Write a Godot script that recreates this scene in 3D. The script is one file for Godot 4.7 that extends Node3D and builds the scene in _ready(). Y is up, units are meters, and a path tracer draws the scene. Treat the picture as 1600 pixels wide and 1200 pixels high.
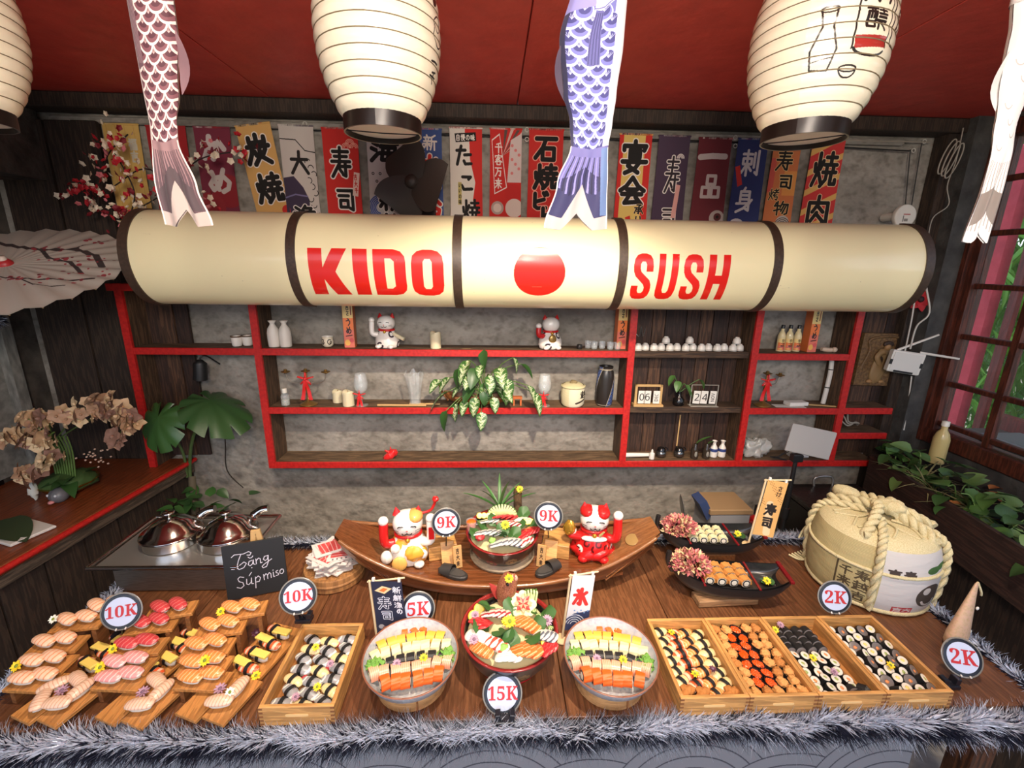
extends Node3D
# A sushi buffet table in front of a concrete wall with a red shelf. Units are metres, y is up.

var used := {}
var mats := {}
var meshes := {}
var rng := RandomNumberGenerator.new()

# ---------------------------------------------------------------- mesh building
class MB:
	var v := PackedVector3Array()
	var uv := PackedVector2Array()
	var ix := PackedInt32Array()

	func tri(a: int, b: int, c: int) -> void:  # counter-clockwise seen from outside
		ix.append(a); ix.append(c); ix.append(b)

	func add(p: Vector3, t := Vector2.ZERO) -> int:
		v.append(p); uv.append(t)
		return v.size() - 1

	func quad(a: Vector3, b: Vector3, c: Vector3, d: Vector3) -> MB:
		var i := add(a, Vector2(0,1)); add(b, Vector2(1,1)); add(c, Vector2(1,0)); add(d, Vector2(0,0))
		tri(i, i + 1, i + 2); tri(i, i + 2, i + 3)
		return self

	func box(c: Vector3, s: Vector3, b := Basis.IDENTITY, bev := 0.0) -> MB:
		var h := s / 2.0
		if bev <= 0.0:
			for f in [[Vector3.RIGHT, Vector3.UP, Vector3.BACK], [Vector3.UP, Vector3.BACK, Vector3.RIGHT], [Vector3.BACK, Vector3.RIGHT, Vector3.UP]]:
				for sg in [1.0,-1.0]:
					var n: Vector3 = f[0] * h * sg
					var u: Vector3 = f[1] * h
					var w: Vector3 = f[2] * h * sg
					quad(c + b * (n - u - w), c + b * (n + u - w), c + b * (n + u + w), c + b * (n - u + w))
			return self
		return slab_poly(PackedVector2Array([Vector2(-h.x, -h.z), Vector2(h.x, -h.z), Vector2(h.x, h.z), Vector2(-h.x, h.z)]), s.y, Transform3D(b, c), bev)

	# polygon in x,z extruded along y (centred), with a bevel on top and bottom rims
	func slab_poly(poly: PackedVector2Array, t: float, xf := Transform3D.IDENTITY, bev := 0.0) -> MB:
		var p := poly
		if Geometry2D.is_polygon_clockwise(p):
			p = p.duplicate(); p.reverse()
		var inner := p
		if bev > 0.0:
			var o := Geometry2D.offset_polygon(p, -bev, Geometry2D.JOIN_MITER)
			if o.size() == 1 and o[0].size() == p.size():
				inner = o[0]
				var best := 0
				for k in inner.size():
					if inner[k].distance_to(p[0]) < inner[best].distance_to(p[0]): best = k
				var turned := PackedVector2Array()
				for k in inner.size(): turned.append(inner[(k + best) % inner.size()])
				inner = turned
				if Geometry2D.is_polygon_clockwise(inner):
					inner.reverse()
		var h := t / 2.0
		var rings := [[inner, h], [p, h - bev], [p, h - bev], [p, -h + bev], [p, -h + bev], [inner, -h]]
		var n := p.size()
		for r in [0,2,4]:
			if bev <= 0.0 and r != 2: continue
			var ra: PackedVector2Array = rings[r][0]
			var rb: PackedVector2Array = rings[r + 1][0]
			for k in n:
				var m := (k + 1) % n
				quad(xf * Vector3(rb[k].x, rings[r + 1][1], rb[k].y), xf * Vector3(ra[k].x, rings[r][1], ra[k].y), xf * Vector3(ra[m].x, rings[r][1], ra[m].y), xf * Vector3(rb[m].x, rings[r + 1][1], rb[m].y))
		var tr := Geometry2D.triangulate_polygon(inner)
		for s in [1.0,-1.0]:
			var base := v.size()
			for q in inner: add(xf * Vector3(q.x, h * s, q.y), q)
			for k in range(0, tr.size(), 3):
				var a := inner[tr[k]]
				var ccw := (inner[tr[k + 1]] - a).cross(inner[tr[k + 2]] - a) > 0.0
				if ccw == (s < 0.0): tri(base + tr[k], base + tr[k + 1], base + tr[k + 2])
				else: tri(base + tr[k], base + tr[k + 2], base + tr[k + 1])
		return self

	# profile of (radius, height) turned about y; a repeated point makes a crease
	func lathe(pr: Array, seg := 24, xf := Transform3D.IDENTITY, sq := 1.0) -> MB:
		var base := v.size()
		var n := pr.size()
		var len := 0.0
		var ls := [0.0]
		for k in range(1, n):
			len += (pr[k] as Vector2).distance_to(pr[k - 1]); ls.append(len)
		for k in n:
			for j in seg + 1:
				var a := TAU * j / seg
				add(xf * Vector3(pr[k].x * sin(a), pr[k].y, pr[k].x * cos(a) * sq), Vector2(float(j) / seg, ls[k] / maxf(len, 1e-6)))
		for k in n - 1:
			for j in seg:
				var a := base + k * (seg + 1) + j
				var b := a + seg + 1
				tri(a, a + 1, b + 1); tri(a, b + 1, b)
		return self

	# a grid of points from a function of u and v in 0..1
	func grid(nu: int, nv: int, f: Callable, uvf := Rect2(0,0,1,1)) -> MB:
		var base := v.size()
		for j in nv + 1:
			for i in nu + 1:
				var u := float(i) / nu
				var w := float(j) / nv
				add(f.call(u, w), uvf.position + Vector2(u, w) * uvf.size)
		for j in nv:
			for i in nu:
				var a := base + j * (nu + 1) + i
				var b := a + nu + 1
				tri(a, b, b + 1); tri(a, b + 1, a + 1)
		return self

	func tube(pts: Array, rad: Array, sides := 8, cap := true) -> MB:
		var n := pts.size()
		var base := v.size()
		var up := Vector3.ZERO
		for k in n:
			var d: Vector3 = ((pts[mini(k + 1, n - 1)] as Vector3) - pts[maxi(k - 1,0)]).normalized()
			if up == Vector3.ZERO:
				up = d.cross(Vector3(0.3,0.2,0.93) if absf(d.z) < 0.9 else Vector3.UP).normalized()
			up = (up - d * up.dot(d)).normalized()
			var w := d.cross(up)
			var r: float = rad[mini(k, rad.size() - 1)]
			for j in sides + 1:
				var a := TAU * j / sides
				add(pts[k] + (up * cos(a) + w * sin(a)) * r, Vector2(float(j) / sides, float(k) / (n - 1)))
		for k in n - 1:
			for j in sides:
				var a := base + k * (sides + 1) + j
				var b := a + sides + 1
				tri(a, a + 1, b + 1); tri(a, b + 1, b)
		if cap:
			for e in [0, n - 1]:
				var c := add(pts[e])
				var s := v.size()
				for j in sides: add(v[base + e * (sides + 1) + j])
				for j in sides:
					if e == 0: tri(c, s + (j + 1) % sides, s + j)
					else: tri(c, s + j, s + (j + 1) % sides)
		return self

	# superellipsoid: e = 1 round, smaller is boxier; bump adds uneven swelling
	func blob(c: Vector3, r: Vector3, nu := 14, nv := 8, e := 1.0, e2 := 1.0, b := Basis.IDENTITY, bump := 0.0, freq := 1.0, sd := 0) -> MB:
		var nz := FastNoiseLite.new()
		nz.seed = sd; nz.frequency = freq
		var base := v.size()
		for j in nv + 1:
			var t := -PI / 2 + PI * j / nv
			var ct := pow(absf(cos(t)), e2) * signf(cos(t))
			var st := pow(absf(sin(t)), e2) * signf(sin(t))
			for i in nu + 1:
				var a := TAU * (i % nu) / nu
				var p := Vector3(r.x * ct * pow(absf(sin(a)), e) * signf(sin(a)), r.y * st, r.z * ct * pow(absf(cos(a)), e) * signf(cos(a)))
				if bump > 0.0:
					p *= 1.0 + bump * nz.get_noise_3d(p.x * 100.0, p.y * 100.0, p.z * 100.0)
				add(c + b * p, Vector2(float(i) / nu, float(j) / nv))
		for j in nv:
			for i in nu:
				var a := base + j * (nu + 1) + i
				var d := a + nu + 1
				tri(a, a + 1, d + 1); tri(a, d + 1, d)
		return self

	# a leaf blade: length along +z from the base, gently folded and drooping; both faces and a rim
	func leaf(xf: Transform3D, ln: float, wd: float, droop := 0.2, fold := 0.15, tip := 0.45, n := 8, waves := 0.0, th := 0.0006) -> MB:
		var shape := func(t: float) -> float: return wd * 0.5 * pow(sin(PI * pow(t, tip * 1.25)), 0.75)
		for side in [1.0,-1.0]:
			var s: float = side
			var off := th * s
			var f := func(u: float, w: float) -> Vector3:
				var x: float = (u * 2.0 - 1.0) * s
				var hw: float = shape.call(w)
				return xf * Vector3(x * hw, off - droop * ln * w * w + fold * absf(x) * hw + waves * sin(w * 22.0) * absf(x) * hw, ln * w * (1.0 - 0.15 * droop * w))
			grid(4, n, f)
		return self

	func mesh() -> ArrayMesh:
		var nr := PackedVector3Array()
		nr.resize(v.size())
		for k in range(0, ix.size(), 3):
			var a := ix[k]; var b := ix[k + 1]; var c := ix[k + 2]
			var q := (v[c] - v[a]).cross(v[b] - v[a])
			nr[a] += q; nr[b] += q; nr[c] += q
		var weld := {}
		for k in v.size():
			if nr[k].length_squared() < 1e-24: nr[k] = Vector3.UP
		for k in v.size(): nr[k] = nr[k].normalized()
		var arr := []
		arr.resize(Mesh.ARRAY_MAX)
		arr[Mesh.ARRAY_VERTEX] = v
		arr[Mesh.ARRAY_NORMAL] = nr
		arr[Mesh.ARRAY_TEX_UV] = uv
		arr[Mesh.ARRAY_INDEX] = ix
		var m := ArrayMesh.new()
		m.add_surface_from_arrays(Mesh.PRIMITIVE_TRIANGLES, arr)
		return m

func mb() -> MB:
	return MB.new()

func v2(a: Array) -> Array:  # flat list of numbers to points
	var o := []
	for k in range(0, a.size(), 2): o.append(Vector2(a[k], a[k + 1]))
	return o

func pv2(a: Array) -> PackedVector2Array:
	return PackedVector2Array(v2(a))

func v3(a: Array) -> Array:
	var o := []
	for k in range(0, a.size(), 3): o.append(Vector3(a[k], a[k + 1], a[k + 2]))
	return o

func smooth(pts: Array, n := 6) -> Array:  # a rounder path through the points
	var c := Curve3D.new()
	for k in pts.size():
		var t: Vector3 = ((pts[mini(k + 1, pts.size() - 1)] as Vector3) - pts[maxi(k - 1,0)]) / 6.0
		c.add_point(pts[k], -t, t)
	var o := []
	for k in (pts.size() - 1):
		for j in n: o.append(c.sample(k, float(j) / n))
	o.append(pts[-1])
	return o

func at(p: Vector3, yaw := 0.0, pitch := 0.0, roll := 0.0, s := 1.0) -> Transform3D:  # degrees
	return Transform3D(Basis.from_euler(Vector3(deg_to_rad(pitch), deg_to_rad(yaw), deg_to_rad(roll))).scaled(Vector3(s, s, s)), p)

func lathed(key: String, prof: Array, seg := 24, sq := 1.0) -> ArrayMesh:
	if not meshes.has(key): meshes[key] = mb().lathe(v2(prof), seg, Transform3D.IDENTITY, sq).mesh()
	return meshes[key]

# ---------------------------------------------------------------- nodes
func numbered(nm: String) -> String:
	used[nm] = used.get(nm, -1) + 1
	return nm if used[nm] == 0 else "%s_%03d" % [nm, used[nm]]

func tag(o: Node3D, label: String, cat: String, group := "") -> Node3D:
	o.set_meta("label", label); o.set_meta("category", cat)
	if group: o.set_meta("group", group)
	return o

func thing(nm: String, label: String, cat: String, xf := Transform3D.IDENTITY, group := "") -> Node3D:
	var o := Node3D.new()
	o.name = numbered(nm)
	add_child(o)
	o.transform = xf
	tag(o, label, cat, group)
	return o

func part(par: Node3D, nm: String, m: Mesh, mt: Material, xf := Transform3D.IDENTITY, label := "") -> MeshInstance3D:
	var o := MeshInstance3D.new()
	o.mesh = m
	o.material_override = mt
	o.name = nm
	par.add_child(o, true)
	o.transform = xf
	if label: o.set_meta("label", label)
	return o

func solo(nm: String, label: String, cat: String, m: Mesh, mt: Material, xf := Transform3D.IDENTITY, group := "") -> MeshInstance3D:
	var o := part(self, numbered(nm), m, mt, xf)
	tag(o, label, cat, group)
	return o

func struct(nm: String, m: Mesh, mt: Material, xf := Transform3D.IDENTITY) -> MeshInstance3D:
	var o := part(self, numbered(nm), m, mt, xf)
	o.set_meta("kind", "structure")
	return o

func copy(o: Node3D, xf: Transform3D, label := "", group := "") -> Node3D:
	var c: Node3D = o.duplicate()
	c.name = numbered(String(o.name).rstrip("0123456789").rstrip("_") if String(o.name).contains("_0") else String(o.name))
	add_child(c)
	c.transform = xf
	if label: c.set_meta("label", label)
	if group: c.set_meta("group", group)
	return c

# ---------------------------------------------------------------- materials
func mat(key: String, col := Color.WHITE, rough := 0.6, metal := 0.0, spec := 0.5) -> StandardMaterial3D:
	if mats.has(key): return mats[key]
	var m := StandardMaterial3D.new()
	m.albedo_color = col
	m.roughness = rough
	m.metallic = metal
	m.metallic_specular = spec
	m.resource_name = key
	mats[key] = m
	return m

func ramp(stops: Array) -> Gradient:  # offset, colour, offset, colour ...
	var g := Gradient.new()
	var o := PackedFloat32Array()
	var c := PackedColorArray()
	for k in range(0, stops.size(), 2):
		o.append(stops[k]); c.append(stops[k + 1])
	g.offsets = o; g.colors = c
	return g

func noise_tex(freq: float, oct: int, g: Gradient, sd := 0, size := 512, kind := FastNoiseLite.TYPE_SIMPLEX_SMOOTH, as_normal := false, bump := 4.0) -> NoiseTexture2D:
	var t := NoiseTexture2D.new()
	var n := FastNoiseLite.new()
	n.noise_type = kind
	n.frequency = freq
	n.fractal_octaves = oct
	n.seed = sd
	t.noise = n
	t.width = size; t.height = size
	t.seamless = true
	if as_normal:
		t.as_normal_map = true
		t.bump_strength = bump
	elif g: t.color_ramp = g
	return t

# noisy surface: tone ramp, stretched by scale (large numbers = fine pattern), world or local
func rough_mat(key: String, stops: Array, rough: float, scale: Vector3, freq := 0.02, oct := 5, sd := 0, relief := 0.0, world := false, metal := 0.0) -> StandardMaterial3D:
	if mats.has(key): return mats[key]
	var m := mat(key, Color.WHITE, rough, metal)
	m.albedo_texture = noise_tex(freq, oct, ramp(stops), sd)
	m.uv1_triplanar = true
	m.uv1_world_triplanar = world
	m.uv1_scale = scale
	if relief > 0.0: relief_on(m, relief)
	return m

func relief_on(m: StandardMaterial3D, relief: float) -> void:
	if not meshes.has("grain_normal"): meshes["grain_normal"] = noise_tex(0.02,5, null, 3,512, FastNoiseLite.TYPE_SIMPLEX_SMOOTH, true, 6.0)
	m.normal_enabled = true
	m.normal_texture = meshes["grain_normal"]
	m.normal_scale = relief

func c8(r: int, g: int, b: int) -> Color:
	return Color8(r, g, b)

# ---------------------------------------------------------------- flat print, drawn into a picture
class Pad:
	var im: Image
	var w: int
	var h: int

	func _init(width: int, height: int, col: Color) -> void:
		w = width; h = height
		im = Image.create(w, h, false, Image.FORMAT_RGBA8)
		im.fill(col)

	func rect(x: float, y: float, ww: float, hh: float, c: Color) -> void:
		im.fill_rect(Rect2i(int(x), int(y), maxi(int(ww), 1), maxi(int(hh), 1)).intersection(Rect2i(0,0, w, h)), c)

	func span(x0: float, x1: float, y: int, c: Color) -> void:
		var a := maxi(int(ceil(x0)), 0)
		var b := mini(int(floor(x1)), w - 1)
		if b >= a and y >= 0 and y < h: im.fill_rect(Rect2i(a, y, b - a + 1,1), c)

	func disc(p: Vector2, r: float, c: Color, ry := -1.0) -> void:
		var q := r if ry < 0.0 else ry
		for y in range(int(p.y - q), int(p.y + q) + 2):
			var d := 1.0 - pow((y - p.y) / q, 2.0)
			if d >= 0.0: span(p.x - r * sqrt(d), p.x + r * sqrt(d), y, c)

	func poly(pts: PackedVector2Array, c: Color) -> void:
		var lo := INF
		var hi := -INF
		for p in pts:
			lo = minf(lo, p.y); hi = maxf(hi, p.y)
		for y in range(maxi(int(lo), 0), mini(int(hi) + 1, h)):
			var xs := []
			for k in pts.size():
				var a := pts[k]
				var b := pts[(k + 1) % pts.size()]
				if (a.y <= y) != (b.y <= y): xs.append(a.x + (y - a.y) / (b.y - a.y) * (b.x - a.x))
			xs.sort()
			for k in range(0, xs.size() - 1,2): span(xs[k], xs[k + 1], y, c)

	func line(a: Vector2, b: Vector2, r: float, c: Color) -> void:
		var n := (b - a).orthogonal().normalized() * r
		if a != b: poly(PackedVector2Array([a + n, b + n, b - n, a - n]), c)
		disc(a, r, c); disc(b, r, c)

	func path(pts: Array, r: float, c: Color) -> void:
		for k in pts.size() - 1: line(pts[k], pts[k + 1], r, c)

	func arc(p: Vector2, r: float, a0: float, a1: float, t: float, c: Color, sy := 1.0) -> void:
		var q := []
		var n := maxi(int(absf(a1 - a0) / 12.0), 3)
		for k in n + 1:
			var a := deg_to_rad(lerpf(a0, a1, float(k) / n))
			q.append(p + Vector2(cos(a), sin(a) * sy) * r)
		path(q, t, c)

	func glyph(st: Array, r: Rect2, t: float, c: Color) -> void:
		var q := []
		var k := 0
		while k <= st.size():
			if k == st.size() or st[k] < 0:
				path(q, t, c)
				q = []
				k += 1
			else:
				q.append(r.position + Vector2(st[k], st[k + 1]) / 100.0 * r.size)
				k += 2

	func tex() -> ImageTexture:
		return ImageTexture.create_from_image(im)

# brush strokes of the characters that the banners, flags and packets show; -1 lifts the brush
const INK := {
	"大": [12,38,88,38,-1,50,8,48,40,12,92,-1,52,42,90,92],
	"漁": [12,14,26,24,-1,6,38,20,46,-1,4,90,26,60,-1,50,6,36,28,-1,44,16,74,16,66,30,-1,42,32,86,32,86,66,42,66,42,32,-1,42,49,86,49,-1,64,32,64,66,-1,34,78,30,94,-1,48,78,52,92,-1,64,78,68,92,-1,80,76,92,92],
	"寿": [15,14,85,14,-1,22,29,78,29,-1,8,45,92,45,-1,48,2,44,50,8,92,-1,40,60,92,60,-1,70,50,70,90,58,86,-1,44,70,54,80],
	"司": [14,14,84,14,84,88,70,82,-1,18,34,64,34,-1,24,52,60,52,60,78,24,78,24,52],
	"海": [12,14,26,24,-1,6,38,20,46,-1,4,90,26,60,-1,50,6,36,30,-1,46,18,92,18,-1,44,34,84,34,80,86,38,86,44,34,-1,32,58,94,58,-1,62,42,60,54,-1,60,66,58,78],
	"鮮": [28,4,12,24,-1,20,14,40,14,36,26,-1,10,28,46,28,46,60,10,60,10,28,-1,10,44,46,44,-1,28,28,28,60,-1,6,70,2,90,-1,18,72,20,88,-1,32,72,36,88,-1,44,70,52,88,-1,60,6,68,20,-1,90,4,82,20,-1,56,26,96,26,-1,60,44,92,44,-1,54,64,98,64,-1,76,26,76,96],
	"新": [26,4,30,14,-1,6,18,50,18,-1,16,24,20,34,-1,40,22,36,34,-1,4,40,54,40,-1,28,40,28,92,-1,26,52,6,80,-1,32,54,48,70,-1,8,56,48,56,-1,88,6,62,18,62,60,52,92,-1,62,42,98,42,-1,82,42,82,94],
	"か": [10,36,60,34,62,60,46,90,38,80,-1,38,8,34,40,12,88,-1,74,26,92,52],
	"つ": [8,36,50,24,84,32,88,56,70,78,34,86],
	"お": [10,30,60,28,-1,34,8,34,70,24,88,12,78,24,62,60,52,86,64,82,84,60,90,-1,74,18,92,34],
	"き": [14,26,80,20,-1,12,46,84,40,-1,34,6,76,66,-1,70,66,24,70,40,92,76,90],
	"た": [8,26,58,24,-1,34,6,10,90,-1,54,46,90,44,-1,50,74,58,88,94,86],
	"こ": [20,22,76,22,62,34,-1,14,66,28,86,84,84],
	"焼": [10,34,12,54,-1,42,26,32,48,-1,26,6,26,50,6,92,-1,28,58,44,86,-1,54,16,94,16,-1,74,4,74,36,-1,50,36,98,36,-1,60,36,60,54,-1,86,36,86,54,-1,46,56,98,56,-1,62,58,60,76,42,94,-1,80,58,80,88,98,88,98,76],
	"石": [10,14,92,14,-1,50,14,36,48,6,86,-1,36,50,84,50,84,92,36,92,36,50],
	"ビ": [24,10,24,78,40,88,88,86,-1,78,40,26,54,-1,74,6,82,18,-1,90,2,98,14],
	"ン": [16,20,38,36,-1,14,88,56,72,90,30],
	"宴": [50,2,50,14,-1,8,16,92,16,86,28,-1,8,16,8,28,-1,32,28,70,28,70,50,32,50,32,28,-1,32,39,70,39,-1,4,62,96,62,-1,44,52,26,74,66,94,-1,72,62,54,82,16,96],
	"会": [50,4,26,34,4,48,-1,50,4,74,34,96,48,-1,30,44,70,44,-1,12,60,88,60,-1,44,60,24,90,76,86,-1,66,70,88,94],
	"一": [6,54,50,46,94,48],
	"品": [30,8,70,8,70,42,30,42,30,8,-1,8,54,44,54,44,92,8,92,8,54,-1,56,54,92,54,92,92,56,92,56,54],
	"刺": [8,18,58,18,-1,10,34,10,54,56,54,56,34,10,34,-1,32,4,32,96,-1,30,56,6,86,-1,36,58,58,78,-1,72,14,72,66,-1,92,6,92,92,80,84],
	"身": [48,2,40,14,-1,26,16,74,16,74,88,60,82,-1,26,16,26,60,-1,26,30,74,30,-1,26,45,74,45,-1,8,62,78,60,-1,88,48,48,80,10,94],
	"肉": [14,24,14,94,-1,14,24,88,24,88,92,74,84,-1,50,4,48,30,30,52,-1,50,34,72,52,-1,48,54,28,80,-1,52,62,74,80],
	"炭": [50,4,50,26,-1,22,12,22,28,80,28,80,12,-1,10,40,92,40,-1,30,30,24,60,6,92,-1,36,56,40,68,-1,78,50,66,66,-1,56,46,54,70,30,96,-1,58,72,92,94],
	"物": [18,14,12,36,-1,8,34,46,34,-1,28,6,28,94,-1,8,66,46,56,-1,60,6,46,44,-1,56,24,94,24,90,84,76,90,-1,70,26,52,70,-1,84,26,62,84],
	"烤": [10,34,12,54,-1,42,26,32,48,-1,26,6,26,50,6,92,-1,28,58,44,86,-1,54,16,90,16,-1,72,4,72,30,-1,48,32,98,32,-1,94,8,48,56,-1,58,56,84,50,-1,60,50,58,68,90,66,86,92,72,88],
	"う": [38,6,64,16,-1,16,36,52,28,82,38,80,66,50,94],
	"め": [22,18,44,84,-1,72,8,50,64,22,86,10,66,30,40,70,34,94,56,86,80,62,92],
	"の": [52,20,44,70,24,80,10,58,26,26,60,16,90,36,90,66,62,88],
	"氷": [50,4,50,92,38,84,-1,24,10,36,22,-1,6,36,38,36,8,84,-1,84,24,58,42,-1,56,36,94,90],
	"り": [26,10,22,50,34,44,-1,70,8,76,50,52,92],
	"承": [28,8,72,8,52,22,-1,50,22,50,90,40,86,-1,34,36,66,36,-1,32,52,68,52,-1,28,68,72,68,-1,4,34,28,34,4,84,-1,90,24,68,44,-1,66,40,96,88],
	"ま": [14,24,86,24,-1,18,46,82,46,-1,50,4,50,78,26,90,14,76,40,66,86,88],
	"吟": [6,30,34,30,34,66,6,66,6,30,-1,66,4,38,46,-1,66,4,96,46,-1,56,40,76,40,-1,48,58,86,58,66,94],
	"醸": [6,10,48,10,-1,10,24,44,24,44,88,10,88,10,24,-1,22,12,22,50,-1,34,12,34,50,-1,10,66,44,66,-1,58,14,94,14,-1,76,4,76,20,-1,56,30,96,30,-1,58,44,94,44,-1,52,58,98,58,-1,68,58,60,96,-1,74,62,96,94],
	"さ": [12,26,84,22,-1,40,6,72,60,-1,68,60,22,64,38,90,76,88],
	"け": [16,10,12,88,24,72,-1,36,32,92,30,-1,70,6,70,60,54,92],
	"越": [8,20,50,20,-1,28,4,28,46,-1,4,42,54,42,-1,28,46,28,80,-1,30,62,52,62,-1,12,56,16,78,4,92,40,88,98,92,-1,58,20,98,20,-1,66,20,62,62,74,54,-1,76,6,96,72,-1,92,36,76,68],
	"千": [76,8,24,20,-1,8,44,92,44,-1,50,16,50,94],
	"客": [50,2,50,12,-1,8,14,92,14,88,26,-1,8,14,8,26,-1,44,22,18,50,-1,36,32,70,32,8,70,-1,40,44,94,70,-1,30,66,72,66,72,94,30,94,30,66],
	"万": [10,16,90,16,-1,42,16,38,50,10,92,-1,40,44,80,44,74,90,60,84],
	"来": [14,24,86,24,-1,30,34,36,46,-1,70,32,62,46,-1,6,52,94,52,-1,50,4,50,94,-1,48,54,10,88,-1,52,54,90,88],
	"自": [50,2,42,14,-1,20,16,80,16,80,94,20,94,20,16,-1,20,42,80,42,-1,20,68,80,68],
	"慢": [18,4,18,96,-1,8,24,4,44,-1,28,22,34,38,-1,46,6,90,6,90,28,46,28,46,6,-1,46,17,90,17,-1,42,36,96,36,96,54,42,54,42,36,-1,60,36,60,54,-1,78,36,78,54,-1,44,62,88,62,40,96,-1,52,68,98,96],
	"味": [6,24,32,24,32,74,6,74,6,24,-1,46,26,92,26,-1,38,46,98,46,-1,68,4,68,96,-1,66,48,38,86,-1,70,48,98,86],
	"い": [16,20,18,66,30,82,40,66,-1,76,22,88,56],
	"吉": [10,20,90,20,-1,50,4,50,40,-1,20,40,80,40,-1,22,56,78,56,78,92,22,92,22,56],
	"福": [14,4,22,14,-1,4,26,34,26,6,60,-1,20,44,20,96,-1,24,50,36,62,-1,42,8,96,8,-1,50,20,88,20,88,40,50,40,50,20,-1,44,52,94,52,94,94,44,94,44,52,-1,44,73,94,73,-1,69,52,69,94],
}

func write(p: Pad, text: String, box: Rect2, t: float, c: Color, halo := Color(0,0,0,0), halo_t := 0.0) -> void:
	var n := text.length()
	var h := box.size.y / n
	for pass_ in 2:
		if pass_ == 0 and halo.a == 0.0: continue
		for k in n:
			var r := Rect2(box.position + Vector2(0, h * k + h * 0.04), Vector2(box.size.x, h * 0.92))
			if INK.has(text[k]): p.glyph(INK[text[k]], r, t + halo_t if pass_ == 0 else t, halo if pass_ == 0 else c)

func printed(key: String, p: Pad, rough := 0.8) -> StandardMaterial3D:
	var m := mat(key, Color.WHITE, rough)
	m.albedo_texture = p.tex()
	return m

# block letters on a 0..100 wide, 0..100 high grid: filled outlines, then holes in the ground colour
func block(p: Pad, ch: String, r: Rect2, ink: Color, ground: Color) -> void:
	var m := func(a: Array) -> PackedVector2Array:
		var o := PackedVector2Array()
		for k in range(0, a.size(), 2): o.append(r.position + Vector2(a[k], a[k + 1]) / 100.0 * r.size)
		return o
	var thick := func(a: Array, w: float) -> void:
		for k in range(0, a.size() - 2,2):
			p.line(r.position + Vector2(a[k], a[k + 1]) / 100.0 * r.size, r.position + Vector2(a[k + 2], a[k + 3]) / 100.0 * r.size, w * r.size.x / 100.0, ink)
	match ch:
		"K":
			p.poly(m.call([0,0,36,0,36,100,0,100]), ink)
			p.poly(m.call([36,38,62,0,100,0,68,46,100,100,60,100,36,62]), ink)
		"I": p.poly(m.call([0,0,100,0,100,100,0,100]), ink)
		"H":
			for a in [[0,0,34,0,34,100,0,100], [66,0,100,0,100,100,66,100], [30,42,70,42,70,60,30,60]]: p.poly(m.call(a), ink)
		"D":
			p.poly(m.call([0,0,62,0,84,4,97,14,100,26,100,74,97,86,84,96,62,100,0,100]), ink)
			p.poly(m.call([36,18,54,18,64,24,64,76,54,82,36,82]), ground)
		"O":
			p.poly(m.call([0,26,4,12,18,3,36,0,64,0,82,3,96,12,100,26,100,74,96,88,82,97,64,100,36,100,18,97,4,88,0,74]), ink)
			p.poly(m.call([36,24,42,18,58,18,64,24,64,76,58,82,42,82,36,76]), ground)
		"U":
			p.poly(m.call([0,0,34,0,34,76,42,83,58,83,66,76,66,0,100,0,100,76,95,90,82,98,64,101,36,101,18,98,5,90,0,76]), ink)
		"S":
			p.poly(m.call([100,36,66,36,66,22,58,16,42,16,35,22,35,30,42,37,88,54,98,64,100,78,95,90,82,98,60,101,38,101,18,98,5,90,0,78,0,66,34,66,34,78,42,84,58,84,66,78,66,70,58,63,14,46,3,36,0,24,5,11,18,3,38,0,62,0,82,3,95,11,100,24]), ink)

func _ready() -> void:
	rng.seed = 7
	# --- camera
	var cam := Camera3D.new()
	cam.name = "camera"
	cam.fov = 80.0
	cam.near = 0.05
	cam.position = Vector3(0,1.95,0)
	cam.rotation = Vector3(-0.258961,-0.044089,0.015629)
	add_child(cam)
	# --- sky, seen through the window and the open front behind the camera
	var we := WorldEnvironment.new()
	we.name = "world"
	var e := Environment.new()
	var sky := Sky.new()
	var sm := ProceduralSkyMaterial.new()
	sm.sky_top_color = Color(0.62,0.69,0.82)
	sm.sky_horizon_color = Color(0.86,0.89,0.93)
	sm.ground_bottom_color = Color(0.42,0.41,0.39)
	sm.ground_horizon_color = Color(0.55,0.55,0.54)
	sm.sun_angle_max = 0.0
	sky.sky_material = sm
	e.background_mode = Environment.BG_SKY
	e.sky = sky
	e.background_energy_multiplier = 3.4
	e.tonemap_mode = Environment.TONE_MAPPER_LINEAR
	e.tonemap_exposure = 1.0
	e.sdfgi_enabled = true
	e.ssao_enabled = true
	e.ssil_enabled = true
	we.environment = e
	add_child(we)
	# --- ceiling track spots in front of the table
	spot_lamp(Vector3(0.28,2.56,-0.86), Vector3(0.12,0.9,-1.93), 5.2,42.0)
	spot_lamp(Vector3(-0.64,2.56,-0.96), Vector3(-0.78,0.75,-1.4), 2.2,38.0)
	spot_lamp(Vector3(1.12,2.56,-0.96), Vector3(1.05,0.75,-1.4), 2.1,38.0)
	added_panel_lamp(Vector3(0.1,2.42,0.5), Vector3(0.1,1.85,-1.9), 4.3)
	build_room()
	build_shelf()
	build_sign()
	build_table()
	build_banners()
	build_lanterns()
	build_carp()
	build_left()
	build_right()
	build_shelf_things()
	build_food()
	build_trays()
	build_boat()
	build_stands()
	build_bowls()
	build_small_boats()
	build_barrel()
	build_back_row()
	build_tags()
	build_tinsel()

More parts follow.
